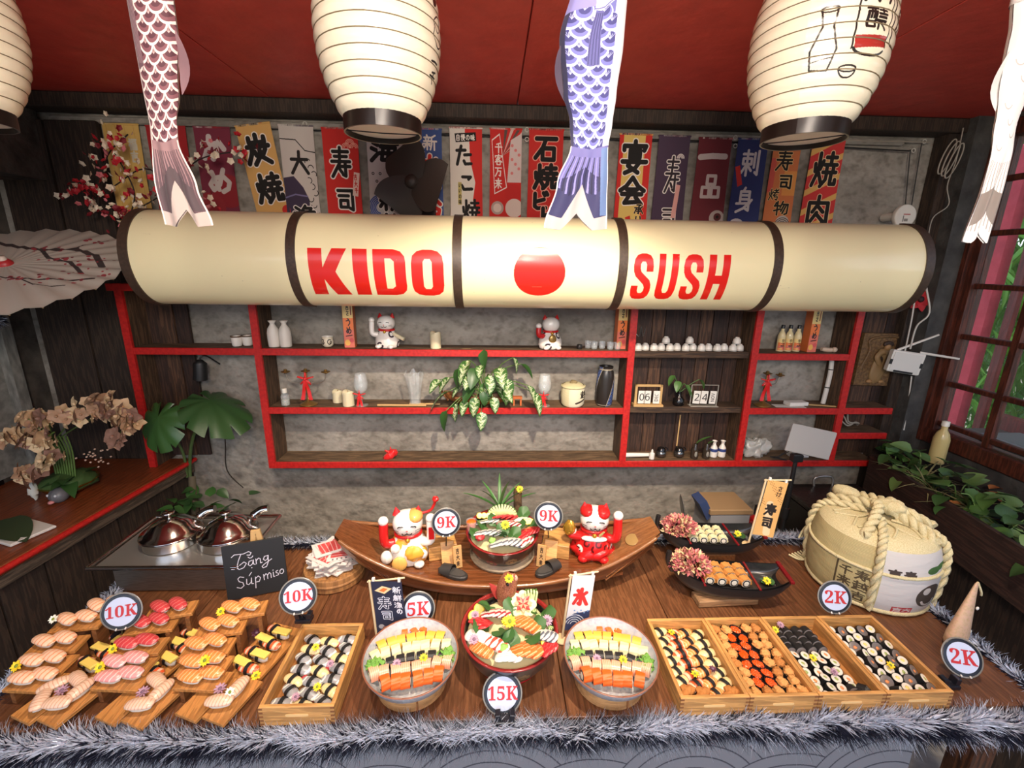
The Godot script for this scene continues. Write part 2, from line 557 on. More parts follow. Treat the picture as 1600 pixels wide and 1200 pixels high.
func added_panel_lamp(p: Vector3, aim: Vector3, energy: float) -> void:  # added unseen panel, shaped and tilted to brighten sign, lanterns and ceiling
	var o := thing("added_light_panel", "added unseen light panel hung from the red ceiling, tilted to brighten the sign", "lamp", Transform3D(Basis.looking_at(aim - p, Vector3.UP), p))
	part(o, "frame", mb().box(Vector3(0,0,0.012), Vector3(0.5,0.5,0.024), Basis.IDENTITY, 0.003).mesh(), mat("panel_frame", c8(60,60,60), 0.5))
	var glow := mat("panel_glow", c8(255,248,236), 0.5)
	glow.emission_enabled = true
	glow.emission = c8(255,243,226)
	glow.emission_energy_multiplier = 6.0
	part(o, "diffuser", mb().box(Vector3(0,0,-0.002), Vector3(0.46,0.46,0.004)).mesh(), glow)
	for s in [-1.0,1.0]: part(o, "hanger_rod", mb().tube([Vector3(s * 0.2,0.2,0.02), o.transform.affine_inverse() * Vector3(p.x + s * 0.2,2.65, p.z + 0.06)], [0.004], 6).mesh(), mats["panel_frame"])
	var l := AreaLight3D.new()
	l.name = "panel_light"
	l.area_size = Vector2(0.46,0.46)
	l.light_color = c8(255,243,226)
	l.light_energy = energy
	l.area_range = 9.0
	l.shadow_enabled = true
	add_child(l)
	l.transform = o.transform * Transform3D(Basis.IDENTITY, Vector3(0,0,-0.008))

func spot_lamp(p: Vector3, aim: Vector3, energy: float, cone: float) -> void:
	var o := thing("ceiling_spotlight", "black cylindrical spotlight fixed under the red ceiling, out in front of the table", "spotlight", Transform3D(Basis.looking_at(aim - p, Vector3.UP), p), "ceiling spotlights before the table")
	var black := mat("lamp_black", c8(22,22,22), 0.5)
	part(o, "housing", mb().lathe(v2([0.0,0.1,0.032,0.1,0.036,0.094,0.036,-0.02,0.033,-0.02,0.033,0.01,0.0,0.012]), 20).mesh(), black, Transform3D(Basis(Vector3.RIGHT, PI / 2), Vector3(0,0,0.03)))
	var glow := mat("lamp_glow", c8(255,244,225), 0.5)
	glow.emission_enabled = true
	glow.emission = c8(255,236,205)
	glow.emission_energy_multiplier = 3.0
	part(o, "lens", mb().lathe(v2([0.031,0.0,0.0,0.002]), 20).mesh(), glow, Transform3D(Basis(Vector3.RIGHT, -PI / 2), Vector3(0,0,0.024)))
	part(o, "bracket", mb().box(Vector3.ZERO, Vector3(0.012,0.07,0.02)).mesh(), black, o.transform.affine_inverse() * at(p + Vector3(0,0.045,0.05)))
	var l := SpotLight3D.new()
	l.name = "spot_light"
	l.light_color = c8(255,238,214)
	l.light_energy = energy
	l.spot_angle = cone
	l.spot_angle_attenuation = 0.9
	l.spot_range = 9.0
	l.spot_attenuation = 2.0
	l.light_size = 0.03
	l.shadow_enabled = true
	add_child(l)
	l.transform = Transform3D(Basis.looking_at(aim - p, Vector3.UP), p + (aim - p).normalized() * 0.012)

# ---------------------------------------------------------------- the room
func wood(key: String, dark: Color, light: Color, axis: int, rough := 0.55, sd := 1, fine := 1.0) -> StandardMaterial3D:
	if mats.has(key): return mats[key]
	var m := mat(key, light, rough)
	var id := "grain_%d" % (sd % 3)
	var soft := dark.get_luminance() / light.get_luminance() > 0.55
	if soft: id += "_soft"
	if not meshes.has(id):
		var lo := 0.66 if soft else 0.46
		meshes[id] = noise_tex(0.012,5, ramp([0.0, Color(lo, lo * 0.95, lo * 0.9), 0.4, Color(0.5,0.49,0.48).lerp(Color.WHITE, lo), 0.5, Color(0.2,0.19,0.18).lerp(Color.WHITE, lo + 0.1), 0.6, Color(0.97,0.97,0.97), 1.0, Color(0.85,0.84,0.83)]), sd)
	m.albedo_texture = meshes[id]
	var s := Vector3(11,11,11) * fine
	s[axis] = 0.9 * fine
	m.uv1_triplanar = true
	m.uv1_scale = s
	m.uv1_offset = Vector3(0.13,0.31,0.57) * float(sd)
	relief_on(m, 0.2)
	return m

func build_room() -> void:
	var concrete := rough_mat("concrete", [0.0, c8(118,111,102), 0.38, c8(138,131,121), 0.55, c8(148,141,131), 0.75, c8(157,150,140), 1.0, c8(130,123,113)], 0.9, Vector3(0.5,0.7,0.5), 0.008,7,4,0.8, true)
	var c2 := noise_tex(0.05,4, ramp([0.0, Color(0.74,0.73,0.72), 0.45, Color(0.97,0.97,0.97), 0.6, Color(1,1,1), 1.0, Color(0.9,0.9,0.9)]), 21)
	concrete.detail_enabled = true
	concrete.detail_albedo = c2
	concrete.detail_blend_mode = BaseMaterial3D.BLEND_MODE_MUL
	var dark := wood("dark_timber", c8(24,18,14), c8(62,46,34), 1,0.75,3)
	var red := rough_mat("red_ceiling", [0.0, c8(172,54,45), 0.5, c8(184,60,50), 1.0, c8(192,66,55)], 0.5, Vector3(0.8,0.8,0.8), 0.02,5,9,0.12, true)
	# back wall: formwork boards left shallow steps between them
	struct("wall_back", mb().box(Vector3(0,1.3175,-2.51), Vector3(4.7,2.635,0.2)).mesh(), concrete)
	var ceil := struct("ceiling", mb().box(Vector3(0,2.705,-0.82), Vector3(5.2,0.1,3.56)).mesh(), red)
	for k in 4:
		var x0: float = [-2.35,-0.98,0.105,1.24][k]
		var x1: float = [-0.98,0.105,1.24,2.6][k]
		part(ceil, "ceiling_panel", mb().box(Vector3((x0 + x1) / 2,2.645,-0.68), Vector3(x1 - x0 - 0.004,0.02,3.24), Basis.IDENTITY, 0.002).mesh(), red)
	struct("trim_1", mb().box(Vector3(0,2.605,-2.35), Vector3(4.66,0.06,0.1), Basis.IDENTITY, 0.004).mesh(), dark)
	struct("trim_2", mb().box(Vector3(0.0,2.548,-2.395), Vector3(4.0,0.03,0.03), Basis.IDENTITY, 0.006).mesh(), concrete)
	struct("floor", mb().box(Vector3(0,-0.05,0.6), Vector3(5.2,0.1,6.6)).mesh(), rough_mat("floor_tile", [0.0, c8(158,150,140), 1.0, c8(190,184,174)], 0.6, Vector3(1,1,1), 0.03,4,2,0.2, true))
	# left: wall with a dropped boxed beam, dark corner boards
	var plaster := rough_mat("grey_brown_render", [0.0, c8(52,46,41), 0.5, c8(74,67,60), 1.0, c8(92,84,75)], 0.85, Vector3(0.8,0.8,0.8), 0.02,6,14,0.5, true)
	struct("wall_left", mb().box(Vector3(-2.42,1.3175,-0.75), Vector3(0.2,2.635,3.5)).mesh(), plaster)
	struct("trim_3", mb().box(Vector3(-2.185,2.46,-0.55), Vector3(0.27,0.35,3.66)).mesh(), plaster)
	for k in 4:
		var x := -2.2 + 0.118 * k
		solo("corner_board", "dark wooden board upright in the corner behind the blossom branch", "board", mb().box(Vector3(x, 1.55,-2.385 + 0.006 * (k % 2)), Vector3(0.112,1.98,0.03), Basis.IDENTITY, 0.004).mesh(), dark, Transform3D.IDENTITY, "corner boards behind the blossom")
	# left window: grey jambs, a tinsel-covered lintel, near-black sheet painted as the darkness behind
	var jamb := rough_mat("grey_jamb", [0.0, c8(92,90,84), 1.0, c8(148,145,136)], 0.7, Vector3(3,1,3), 0.02,4,5)
	var w2 := mb()
	w2.box(Vector3(-2.29,1.34,-1.96), Vector3(0.05,0.86,0.05))
	w2.box(Vector3(-2.29,1.34,-2.22), Vector3(0.05,0.86,0.05))
	w2.box(Vector3(-2.29,1.775,-1.6), Vector3(0.05,0.045,1.2))
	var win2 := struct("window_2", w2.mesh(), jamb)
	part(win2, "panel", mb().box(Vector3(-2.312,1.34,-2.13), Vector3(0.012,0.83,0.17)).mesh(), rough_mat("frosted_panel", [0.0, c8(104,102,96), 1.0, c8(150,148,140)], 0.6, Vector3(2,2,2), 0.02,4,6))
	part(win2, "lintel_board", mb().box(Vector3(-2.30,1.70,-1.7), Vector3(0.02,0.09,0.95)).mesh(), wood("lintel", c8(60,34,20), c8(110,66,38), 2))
	part(win2, "painted_dark_opening", mb().box(Vector3(-2.315,1.3,-1.62), Vector3(0.012,0.8,0.9)).mesh(), mat("opening_darkness", c8(14,15,17), 0.1))
	# right: corner post and the window wall
	var post := rough_mat("dark_render", [0.0, c8(44,42,40), 0.5, c8(62,60,57), 1.0, c8(80,77,72)], 0.85, Vector3(0.8,0.8,0.8), 0.02,6,15,0.5, true)
	struct("trim_4", mb().box(Vector3(2.29,1.3175,-2.33), Vector3(0.12,2.635,0.14)).mesh(), post)
	struct("trim_5", mb().box(Vector3(2.2,1.3175,-2.365), Vector3(0.06,2.635,0.075), Basis.IDENTITY, 0.006).mesh(), dark)
	var frame := wood("window_timber", c8(52,24,16), c8(96,46,30), 1,0.5,8)
	var wr := mb()
	wr.box(Vector3(2.45,0.53,-1.325), Vector3(0.2,1.06,1.95))
	wr.box(Vector3(2.45,2.62,-1.325), Vector3(0.2,0.03,1.95))
	wr.box(Vector3(2.45,1.3175,0.45), Vector3(0.2,2.635,1.6))
	struct("wall_right", wr.mesh(), post)
	var fr := mb()
	fr.box(Vector3(2.375,1.83,-2.23), Vector3(0.07,1.56,0.06), Basis.IDENTITY, 0.006)
	fr.box(Vector3(2.345,1.83,-2.252), Vector3(0.05,1.56,0.03), Basis.IDENTITY, 0.006)
	fr.box(Vector3(2.375,1.83,-0.4), Vector3(0.07,1.56,0.1), Basis.IDENTITY, 0.006)
	fr.box(Vector3(2.375,1.09,-1.3), Vector3(0.09,0.08,1.9), Basis.IDENTITY, 0.006)
	fr.box(Vector3(2.375,2.575,-1.3), Vector3(0.09,0.07,1.9), Basis.IDENTITY, 0.006)
	var win := struct("window_1", fr.mesh(), frame)
	var rows := [1.165,1.378,1.625,1.873,2.12,2.36]
	var cols := [-2.2,-1.95,-1.62,-1.29,-0.96,-0.63,-0.45]
	for y in rows: part(win, "glazing_bar", mb().box(Vector3(2.372, y, -1.325), Vector3(0.03,0.026,1.76), Basis.IDENTITY, 0.004).mesh(), frame)
	for z in cols.slice(1,6): part(win, "glazing_bar", mb().box(Vector3(2.37,1.83, z), Vector3(0.032,1.44,0.03), Basis.IDENTITY, 0.004).mesh(), frame)
	var glass := mat("window_glass", Color(0.9,0.95,0.93,0.03), 0.02)
	glass.transparency = BaseMaterial3D.TRANSPARENCY_ALPHA
	glass.metallic_specular = 0.25
	var ys := [1.13] + rows + [2.54]
	for r in ys.size() - 1:
		for c in cols.size() - 1:
			part(win, "pane", mb().box(Vector3(2.378, (ys[r] + ys[r + 1]) / 2, (cols[c] + cols[c + 1]) / 2), Vector3(0.004, ys[r + 1] - ys[r], cols[c + 1] - cols[c])).mesh(), glass)
	# outside the window
	var pink := rough_mat("pink_render", [0.0, c8(176,52,66), 1.0, c8(204,74,86)], 0.8, Vector3(1,1,1), 0.02,5,33,0.2, true)
	solo("red_pillar", "crimson painted pillar standing outside the window", "pillar", mb().box(Vector3(2.83,1.3,-2.6), Vector3(0.06,2.6,0.19), Basis.IDENTITY, 0.01).mesh(), pink)
	var red_frame := mb()
	red_frame.box(Vector3(2.86,1.5,-2.43), Vector3(0.03,3.0,0.04))
	red_frame.box(Vector3(2.9,1.12,-1.5), Vector3(0.05,0.08,1.8))
	solo("timber_screen", "dark red timber frame outside the window, before the bamboo", "frame", red_frame.mesh(), wood("outer_timber", c8(84,26,24), c8(130,44,40), 1,0.5,12))
	struct("floor", mb().box(Vector3(4.4,-0.02,-1.6), Vector3(3.4,0.04,5)).mesh(), mats["floor_tile"])
	var ledge := solo("outer_ledge", "dark counter ledge outside the window, under the red frame", "ledge", mb().box(Vector3(2.72,1.06,-1.4), Vector3(0.42,0.04,1.9), Basis.IDENTITY, 0.004).mesh(), wood("ledge_wood", c8(50,40,34), c8(96,82,70), 2,0.6,13))
	solo("burner", "flat grey gas burner on the ledge outside the window", "burner", mb().box(Vector3(2.66,1.105,-2.0), Vector3(0.22,0.05,0.3), Basis.IDENTITY, 0.008).mesh(), mat("burner_grey", c8(96,94,90), 0.5))
	var pot := thing("black_pot", "squat black lidded pot on the ledge outside the window", "pot", at(Vector3(2.66,1.08,-1.66)))
	part(pot, "body", lathed("outpot", [0,0,0.085,0,0.1,0.02,0.1,0.12,0.095,0.125,0,0.125]), mat("pot_black", c8(20,20,22), 0.4))
	part(pot, "lid", lathed("outlid", [0.103,0.125,0.103,0.132,0.06,0.152,0.016,0.158,0.016,0.175,0,0.177]), mats["pot_black"])
	var bt := thing("oil_bottle", "clear bottle of pale yellow oil standing inside the window", "bottle", at(Vector3(2.25,1.1148,-2.0579) * Vector3(1,0,1) + Vector3(0,1.0,0)))
	part(bt, "body", lathed("oilb", [0,0,0.03,0,0.034,0.006,0.034,0.13,0.026,0.16,0.013,0.18,0.013,0.2,0,0.2]), mat("oil", c8(196,178,120), 0.15))
	part(bt, "cap", lathed("oilc", [0.016,0.198,0.016,0.222,0.0,0.224]), mat("cap_white", c8(222,218,205), 0.4))
	# bamboo: real leaves on real canes
	rng.seed = 31
	for k in 8:
		var x := 3.35 + rng.randf() * 0.55
		var z := -3.5 + 0.36 * k + rng.randf() * 0.08
		var o := thing("bamboo_clump", "leafy green bamboo growing outside the window", "bamboo", at(Vector3(x, 0, z)), "bamboo outside the window")
		part(o, "cane", mb().tube(smooth([Vector3.ZERO, Vector3(0.03,1.2,0.02), Vector3(-0.06,2.5,0.08), Vector3(-0.25,3.3,0.2)]), [0.016,0.013,0.006], 6).mesh(), mat("cane", c8(110,146,62), 0.5))
		var lm := mb()
		for q in 620:
			var y := 0.7 + rng.randf() * 2.5
			lm.leaf(at(Vector3(rng.randf_range(-0.25,0.25), y, rng.randf_range(-0.2,0.2)), rng.randf() * 360.0, rng.randf_range(5,70), rng.randf_range(-30,30)), rng.randf_range(0.14,0.28), rng.randf_range(0.02,0.036), 0.35,0.2,0.6,3)
		var lv := part(o, "leaves", lm.mesh(), mat("bamboo_leaf_%d" % (k % 3), [c8(84,150,44), c8(112,172,56), c8(62,120,38)][k % 3], 0.5))
		lv.set_meta("kind", "stuff")
		(lv.material_override as StandardMaterial3D).backlight_enabled = true
		(lv.material_override as StandardMaterial3D).backlight = c8(70,110,30)
		for r in 2: copy(o, at(Vector3(x + 0.55 + 0.5 * r, -0.1, z - 0.15 - 0.2 * r), 150 + 70 * r, 0,0,1.1))

# ---------------------------------------------------------------- the red-edged shelf
func build_shelf() -> void:
	var red := rough_mat("red_paint", [0.0, c8(150,22,20), 0.5, c8(178,28,24), 1.0, c8(194,40,32)], 0.45, Vector3(3,3,3), 0.03,4,41,0.15, true)
	var bx := wood("shelf_wood_x", c8(46,34,26), c8(122,96,70), 0,0.7,42)
	var by := wood("shelf_wood_y", c8(40,28,20), c8(98,72,50), 1,0.7,43)
	var o := thing("wall_shelf", "long wall shelf of dark boards with bright red painted front edges", "shelf", at(Vector3(0,0,-2.4)))
	var d := 0.142
	# boards: x0, x1, top y ; red strip in front
	for b in [[-1.735,-1.163,1.527], [-1.13,0.684,1.527], [-1.13,0.684,1.225], [-1.13,2.115,0.925], [1.355,1.84,1.52], [1.355,1.84,1.226], [1.875,2.14,1.228], [1.875,2.14,1.087]]:
		var m := part(o, "shelf_board", mb().box(Vector3((b[0] + b[1]) / 2, b[2] - 0.016, d / 2), Vector3(b[1] - b[0], 0.03, d)).mesh(), bx)
		part(m, "edge_strip", mb().box(Vector3((b[0] + b[1]) / 2, b[2] - 0.017, d + 0.004), Vector3(b[1] - b[0] + 0.002,0.034,0.012), Basis.IDENTITY, 0.002).mesh(), red, Transform3D.IDENTITY, "bright red painted front edge")
	for b in [[0.716,1.324,1.52], [0.716,1.324,1.222]]:
		part(o, "niche_board", mb().box(Vector3((b[0] + b[1]) / 2, b[2] - 0.015, d / 2 - 0.004), Vector3(b[1] - b[0], 0.034, d - 0.03), Basis.IDENTITY, 0.003).mesh(), wood("niche_wood", c8(34,24,18), c8(84,62,44), 0,0.75,44))
	# posts: centre x, y0, y1
	for b in [[-1.75,0.9,1.83], [-1.1465,0.892,1.95], [0.7,0.892,1.95], [1.3395,0.892,1.95], [1.8575,0.892,1.95]]:
		var m := part(o, "post_board", mb().box(Vector3(b[0], (b[1] + b[2]) / 2, d / 2), Vector3(0.03, b[2] - b[1], d)).mesh(), by)
		part(m, "edge_strip", mb().box(Vector3(b[0], (b[1] + b[2]) / 2, d + 0.005), Vector3(0.034, b[2] - b[1], 0.014), Basis.IDENTITY, 0.002).mesh(), red, Transform3D.IDENTITY, "bright red painted front edge")
	part(o, "top_rail", mb().box(Vector3(-1.6,1.812, d + 0.004), Vector3(0.4,0.034,0.014), Basis.IDENTITY, 0.002).mesh(), red)
	# upright boards at the back of the dark niche, and of the bays at both ends
	var planks := [wood("plank_a", c8(30,18,13), c8(72,46,32), 1,0.7,45), wood("plank_b", c8(38,24,17), c8(92,62,42), 1,0.7,46), wood("plank_c", c8(24,15,12), c8(58,36,26), 1,0.7,47)]
	rng.seed = 12
	var x := 0.717
	var k := 0
	while x < 1.32:
		var w := minf(rng.randf_range(0.07,0.13), 1.324 - x)
		part(o, "back_plank", mb().box(Vector3(x + w / 2,1.42,0.008 + rng.randf() * 0.006), Vector3(w - 0.004,1.0,0.014), Basis.IDENTITY, 0.002).mesh(), planks[k % 3])
		x += w
		k += 1
	x = 1.876
	while x < 2.16:
		part(o, "back_plank", mb().box(Vector3(x + 0.06,1.34,0.008 + rng.randf() * 0.004), Vector3(0.117,0.85,0.014), Basis.IDENTITY, 0.002).mesh(), planks[(k + 2) % 3])
		x += 0.12
		k += 1
	for q in 3: part(o, "back_plank", mb().box(Vector3(-1.71 + 0.07 * q, 1.36,0.01 + 0.006 * (q % 2)), Vector3(0.066,0.9,0.014), Basis.IDENTITY, 0.002).mesh(), planks[q])

# ---------------------------------------------------------------- the long lamp-box sign
func build_sign() -> void:
	var o := thing("shop_sign", "long cream half-cylinder sign with bold red lettering and a red disc", "sign", at(Vector3(0,1.947,-2.05)))
	var ry := 0.19
	var rz := 0.175
	var cream := c8(240,230,186)
	var ink := c8(222,30,20)
	var arc := func(x0: float, x1: float, grow: float) -> ArrayMesh:
		var f := func(u: float, w: float) -> Vector3:
			return Vector3(lerpf(x0, x1, u), (ry + grow) * cos(w * PI), (rz + grow) * sin(w * PI))
		return mb().grid(2,40, f).mesh()
	var xs := [-1.40,-0.785,-0.142,0.522,1.157,1.785]
	for k in 5:
		var w: float = xs[k + 1] - xs[k]
		var p := Pad.new(int(w * 1000), 880, cream)
		var put := func(txt: String, x0: float, x1: float, widths: Array, v0: float, v1: float) -> void:
			var tot := 0.0
			for q in widths: tot += q
			var gap := 0.022
			var unit: float = (x1 - x0 - gap * (widths.size() - 1)) / tot
			var x: float = x0
			for c in txt.length():
				block(p, txt[c], Rect2((x - xs[k]) * 1000, v0 * 880, widths[c] * unit * 1000, (v1 - v0) * 880), ink, cream)
				x += widths[c] * unit + gap
		if k == 1: put.call("KIDO", -0.722,-0.195, [1.35,0.52,1.15,1.15], 0.42,0.745)
		if k == 3: put.call("SUSH", 0.563,0.96, [1.0,1.0,1.0,1.08], 0.42,0.75)
		if k == 2: p.disc(Vector2((0.186 - xs[k]) * 1000,0.56 * 880), 104, ink, 0.172 * 880)
		rng.seed = 90 + k
		for s in 7:
			var c := Vector2(rng.randf() * p.w, rng.randf_range(60,800))
			p.disc(c, 1.5, c8(150,138,104))
			if s < 2: p.line(c, c + Vector2(rng.randf_range(-40,40), rng.randf_range(-6,6)), 0.6, c8(214,202,160))
		var m := printed("sign_face_%d" % k, p, 0.28)
		m.clearcoat_enabled = true
		m.clearcoat = 0.5
		m.clearcoat_roughness = 0.12
		part(o, "face_panel", arc.call(xs[k] + 0.002, xs[k + 1] - 0.002,0.0), m)
	var brown := rough_mat("sign_band", [0.0, c8(52,40,32), 1.0, c8(78,60,48)], 0.45, Vector3(4,4,4), 0.03,4,51)
	for k in 6:
		var w := 0.036
		var cx: float = xs[k] + (-0.012 if k == 0 else (0.012 if k == 5 else 0.0))
		var b := mb()
		var f := func(u: float, v: float) -> Vector3:
			return Vector3(cx + (u - 0.5) * w, (ry + 0.005) * cos(v * PI), (rz + 0.005) * sin(v * PI))
		b.grid(1,40, f)
		for s in [-0.5,0.5]:
			var g := func(u: float, v: float) -> Vector3:
				var r := lerpf(0.005,-0.01, u if s > 0 else 1.0 - u)
				return Vector3(cx + s * w, (ry + r) * cos(v * PI), (rz + r) * sin(v * PI))
			b.grid(1,40, g)
		part(o, "band", b.mesh(), brown)
	for s in [-1.0,1.0]:
		var poly := PackedVector2Array()
		for k in 25: poly.append(Vector2(rz * sin(PI * k / 24.0), ry * cos(PI * k / 24.0)))
		part(o, "end_cap", mb().slab_poly(poly, 0.008, Transform3D(Basis(Vector3(0,0,1), Vector3(-1,0,0), Vector3(0,1,0)), Vector3(-1.415 if s < 0 else 1.8,0,0))).mesh(), brown)
	part(o, "back_panel", mb().box(Vector3(0.19,0,-0.006), Vector3(3.22,0.376,0.012)).mesh(), mat("sign_back", c8(70,60,50), 0.7))
	for x in [-0.9,0.2,1.3]: part(o, "wall_bracket", mb().box(Vector3(x, 0.1,-0.18), Vector3(0.03,0.03,0.34)).mesh(), mat("iron", c8(38,36,35), 0.5,0.6))

# ---------------------------------------------------------------- banners on the wall
func cloth_sheet(w: float, h: float, wave: float, sd: float, nu := 8, nv := 14, fold := 0.0) -> ArrayMesh:
	var f := func(u: float, v: float) -> Vector3:
		return Vector3((u - 0.5) * w * (1.0 - 0.03 * sin(v * 3.0 + sd)), -v * h, wave * (sin(u * 5.0 + sd + v * 2.0) * 0.6 + sin(v * 4.0 + sd * 2.0)) * (0.3 + v) + fold * v * v)
	var b := mb().grid(nu, nv, f)
	var g := func(u: float, v: float) -> Vector3: return f.call(1.0 - u, v) - Vector3(0,0,0.0012)
	return b.grid(nu, nv, g, Rect2(1,0,-1,1)).mesh()

func banner(a: Vector3, b: Vector3, p: Pad, label: String, sd: float, tilt := 0.0) -> void:
	var w := a.distance_to(b)
	var h := w * p.h / p.w
	var o := thing("wall_banner", label, "banner", at((a + b) / 2 + Vector3(0,0,0.012), 0,0, tilt), "banners strung along the wall")
	part(o, "cloth", cloth_sheet(w, h, 0.004, sd), printed("banner_%d" % int(sd * 10), p, 0.9))
	part(o, "hem", mb().box(Vector3(0,0.001,0.0), Vector3(w * 1.01,0.008,0.006), Basis.IDENTITY, 0.002).mesh(), mats["banner_%d" % int(sd * 10)])

func build_banners() -> void:
	var W := 200
	var H := 640
	var black := c8(26,22,20)
	var white := c8(224,214,204)
	var red := c8(190,40,34)
	var cord := mat("banner_cord", c8(150,140,126), 0.8)
	solo("banner_cord", "thin pale cord strung along the wall holding the banners", "cord", mb().tube(smooth([Vector3(-1.8053,2.5508,-2.385), Vector3(-1.0054,2.5451,-2.385), Vector3(-0.213,2.5546,-2.385), Vector3(0.5734,2.5526,-2.385), Vector3(1.3226,2.5463,-2.385), Vector3(2.1178,2.5482,-2.37)], 6), [0.003], 6).mesh(), cord)
	solo("black_wire", "black wire running below the banner cord to a wall hook", "wire", mb().tube(smooth([Vector3(-1.0957,2.5335,-2.39), Vector3(0.0872,2.5258,-2.392), Vector3(1.3285,2.5279,-2.39), Vector3(1.6788,2.5183,-2.385), Vector3(2.0311,2.5064,-2.37)], 6), [0.0035], 6).mesh(), mat("black_wire", c8(20,18,17), 0.6))
	var p := Pad.new(W, H, c8(204,166,92))
	for k in 4: p.line(Vector2(20 + k * 50,0), Vector2(40 + k * 46, H), 1.5, c8(186,146,76))
	write(p, "福吉", Rect2(130,70,44,130), 5, c8(196,190,170))
	banner(Vector3(-1.7703,2.5308,-2.385), Vector3(-1.6106,2.527,-2.385), p, "plain golden yellow banner behind the blossom branch", 0.1)
	p = Pad.new(W, H, c8(158,30,34))
	write(p, "大吉", Rect2(40,60,120,320), 12, c8(214,60,56))
	banner(Vector3(-1.5799,2.5252,-2.385), Vector3(-1.404,2.5244,-2.385), p, "deep red banner half hidden behind the purple carp streamer", 0.2)
	p = Pad.new(W, H, c8(116,40,58))
	p.disc(Vector2(150,330), 90, c8(136,32,40))
	p.disc(Vector2(40,420), 80, c8(140,38,44))
	write(p, "か", Rect2(25,30,140,150), 15, c8(196,184,180))
	write(p, "む".replace("む", "め"), Rect2(40,200,130,150), 13, c8(190,178,172))
	banner(Vector3(-1.3697,2.5252,-2.385), Vector3(-1.2064,2.5267,-2.385), p, "maroon banner with pale rounded brush letters above the blossom", 0.3)
	p = Pad.new(W, H, c8(204,158,92))
	write(p, "炭", Rect2(22,40,150,180), 13, black, white, 6)
	write(p, "焼", Rect2(30,250,150,180), 13, black, white, 6)
	p.disc(Vector2(180,470), 30, red)
	banner(Vector3(-1.1822,2.5353,-2.385), Vector3(-1.0221,2.55,-2.385), p, "tan banner with one bold black character, its lower end swung aside", 0.4,8)
	p = Pad.new(W, H, c8(186,176,168))
	p.path([Vector2(0,70), Vector2(90,74), Vector2(140,130), Vector2(200,140)], 2.5, black)
	p.poly(pv2([0,280,60,270,110,330,140,400,130,640,0,640]), c8(58,46,66))
	p.path([Vector2(0,390), Vector2(60,370), Vector2(130,380)], 4, c8(110,104,140))
	for k in 9: p.arc(Vector2(150 + (k % 3) * 16,190 + k * 34), 16,160 + k * 30,330 + k * 30,2.2, black)
	write(p, "大", Rect2(42,120,120,150), 9, black)
	write(p, "漁", Rect2(34,420,150,140), 9, black, white, 5)
	banner(Vector3(-0.988,2.5456,-2.385), Vector3(-0.8289,2.5416,-2.385), p, "grey banner with a dark ship bow and the characters for a big catch", 0.5)
	p = Pad.new(W, H, red)
	for k in 3:
		for r in [10,17,24]: p.arc(Vector2(130 + k * 22,96 - (k % 2) * 20), r, 180,360,2, c8(226,160,140))
	write(p, "寿", Rect2(34,86,120,180), 9, black, white, 7)
	write(p, "司", Rect2(48,294,116,150), 9, black, white, 7)
	p.poly(pv2([165,220,198,226,180,350,148,344]), c8(220,190,176))
	write(p, "吉大千", Rect2(162,230,20,105), 2, red)
	p.poly(pv2([40,480,200,440,200,640,30,640]), c8(70,52,46))
	for k in 8: p.disc(Vector2(40 + k * 20,470 + (k % 3) * 12), 14, c8(190,180,140))
	banner(Vector3(-0.7944,2.5372,-2.385), Vector3(-0.6277,2.536,-2.385), p, "bright red banner with large black sushi characters outlined in white", 0.6)
	p = Pad.new(W, H, c8(190,182,176))
	write(p, "海", Rect2(16,40,170,130), 11, black)
	for k in 5: p.arc(Vector2(60,400), 30 + k * 9,100,280,3.5, c8(60,80,140))
	write(p, "新鮮", Rect2(50,280,140,290), 10, black, white, 5)
	for k in 4: p.arc(Vector2(26 + k * 20,220 + (k % 2) * 40), 6,0,360,2, black)
	banner(Vector3(-0.5926,2.5342,-2.385), Vector3(-0.4245,2.5331,-2.385), p, "white banner with blue swirl behind the dark wall fan", 0.7)
	p = Pad.new(W, H, c8(62,82,134))
	write(p, "新", Rect2(88,24,80,96), 5, white)
	write(p, "鮮", Rect2(30,70,62,84), 4.5, white)
	write(p, "かつお", Rect2(84,130,104,360), 11, c8(200,46,38), white, 7)
	p.disc(Vector2(120,540), 40, white)
	banner(Vector3(-0.3975,2.5418,-2.385), Vector3(-0.24,2.5458,-2.385), p, "blue banner with red rounded letters edged in white, beside the fan", 0.8)
	p = Pad.new(W, H, c8(206,196,184))
	p.poly(pv2([94,0,200,0,200,640,150,640,170,520,140,400,156,300,124,170,120,60,94,40]), red)
	p.poly(pv2([30,30,160,20,164,68,36,78]), black)
	for k in 4: write(p, "自慢の味"[k], Rect2(38 + k * 30,28 + (4 - k), 25,40), 2, white)
	write(p, "た", Rect2(34,86,104,130), 9, black)
	write(p, "こ", Rect2(58,240,90,120), 9, black)
	write(p, "焼", Rect2(68,390,112,150), 8, black)
	p.rect(48,300,22,130, c8(176,160,96))
	write(p, "いいの味", Rect2(50,302,18,126), 1.5, black)
	banner(Vector3(-0.2071,2.552,-2.385), Vector3(-0.0517,2.5533,-2.385), p, "white banner with a red wavy side and black takoyaki lettering", 0.9)
	p = Pad.new(W, H, red)
	for k in 6: p.poly(PackedVector2Array([Vector2(80,150), Vector2(90 + k * 40,0), Vector2(110 + k * 40,0)]), c8(92,72,66) if k % 2 == 0 else c8(206,170,160))
	p.poly(pv2([130,60,200,20,200,300,110,300]), c8(206,186,180))
	for k in 7: p.disc(Vector2(140 + (k % 3) * 22,90 + k * 26), 9, c8(206,120,116))
	p.poly(pv2([10,60,60,24,110,330,30,370]), white)
	p.poly(pv2([14,66,58,34,104,326,34,362]), red)
	write(p, "千客万来", Rect2(30,70,48,270), 3.5, white)
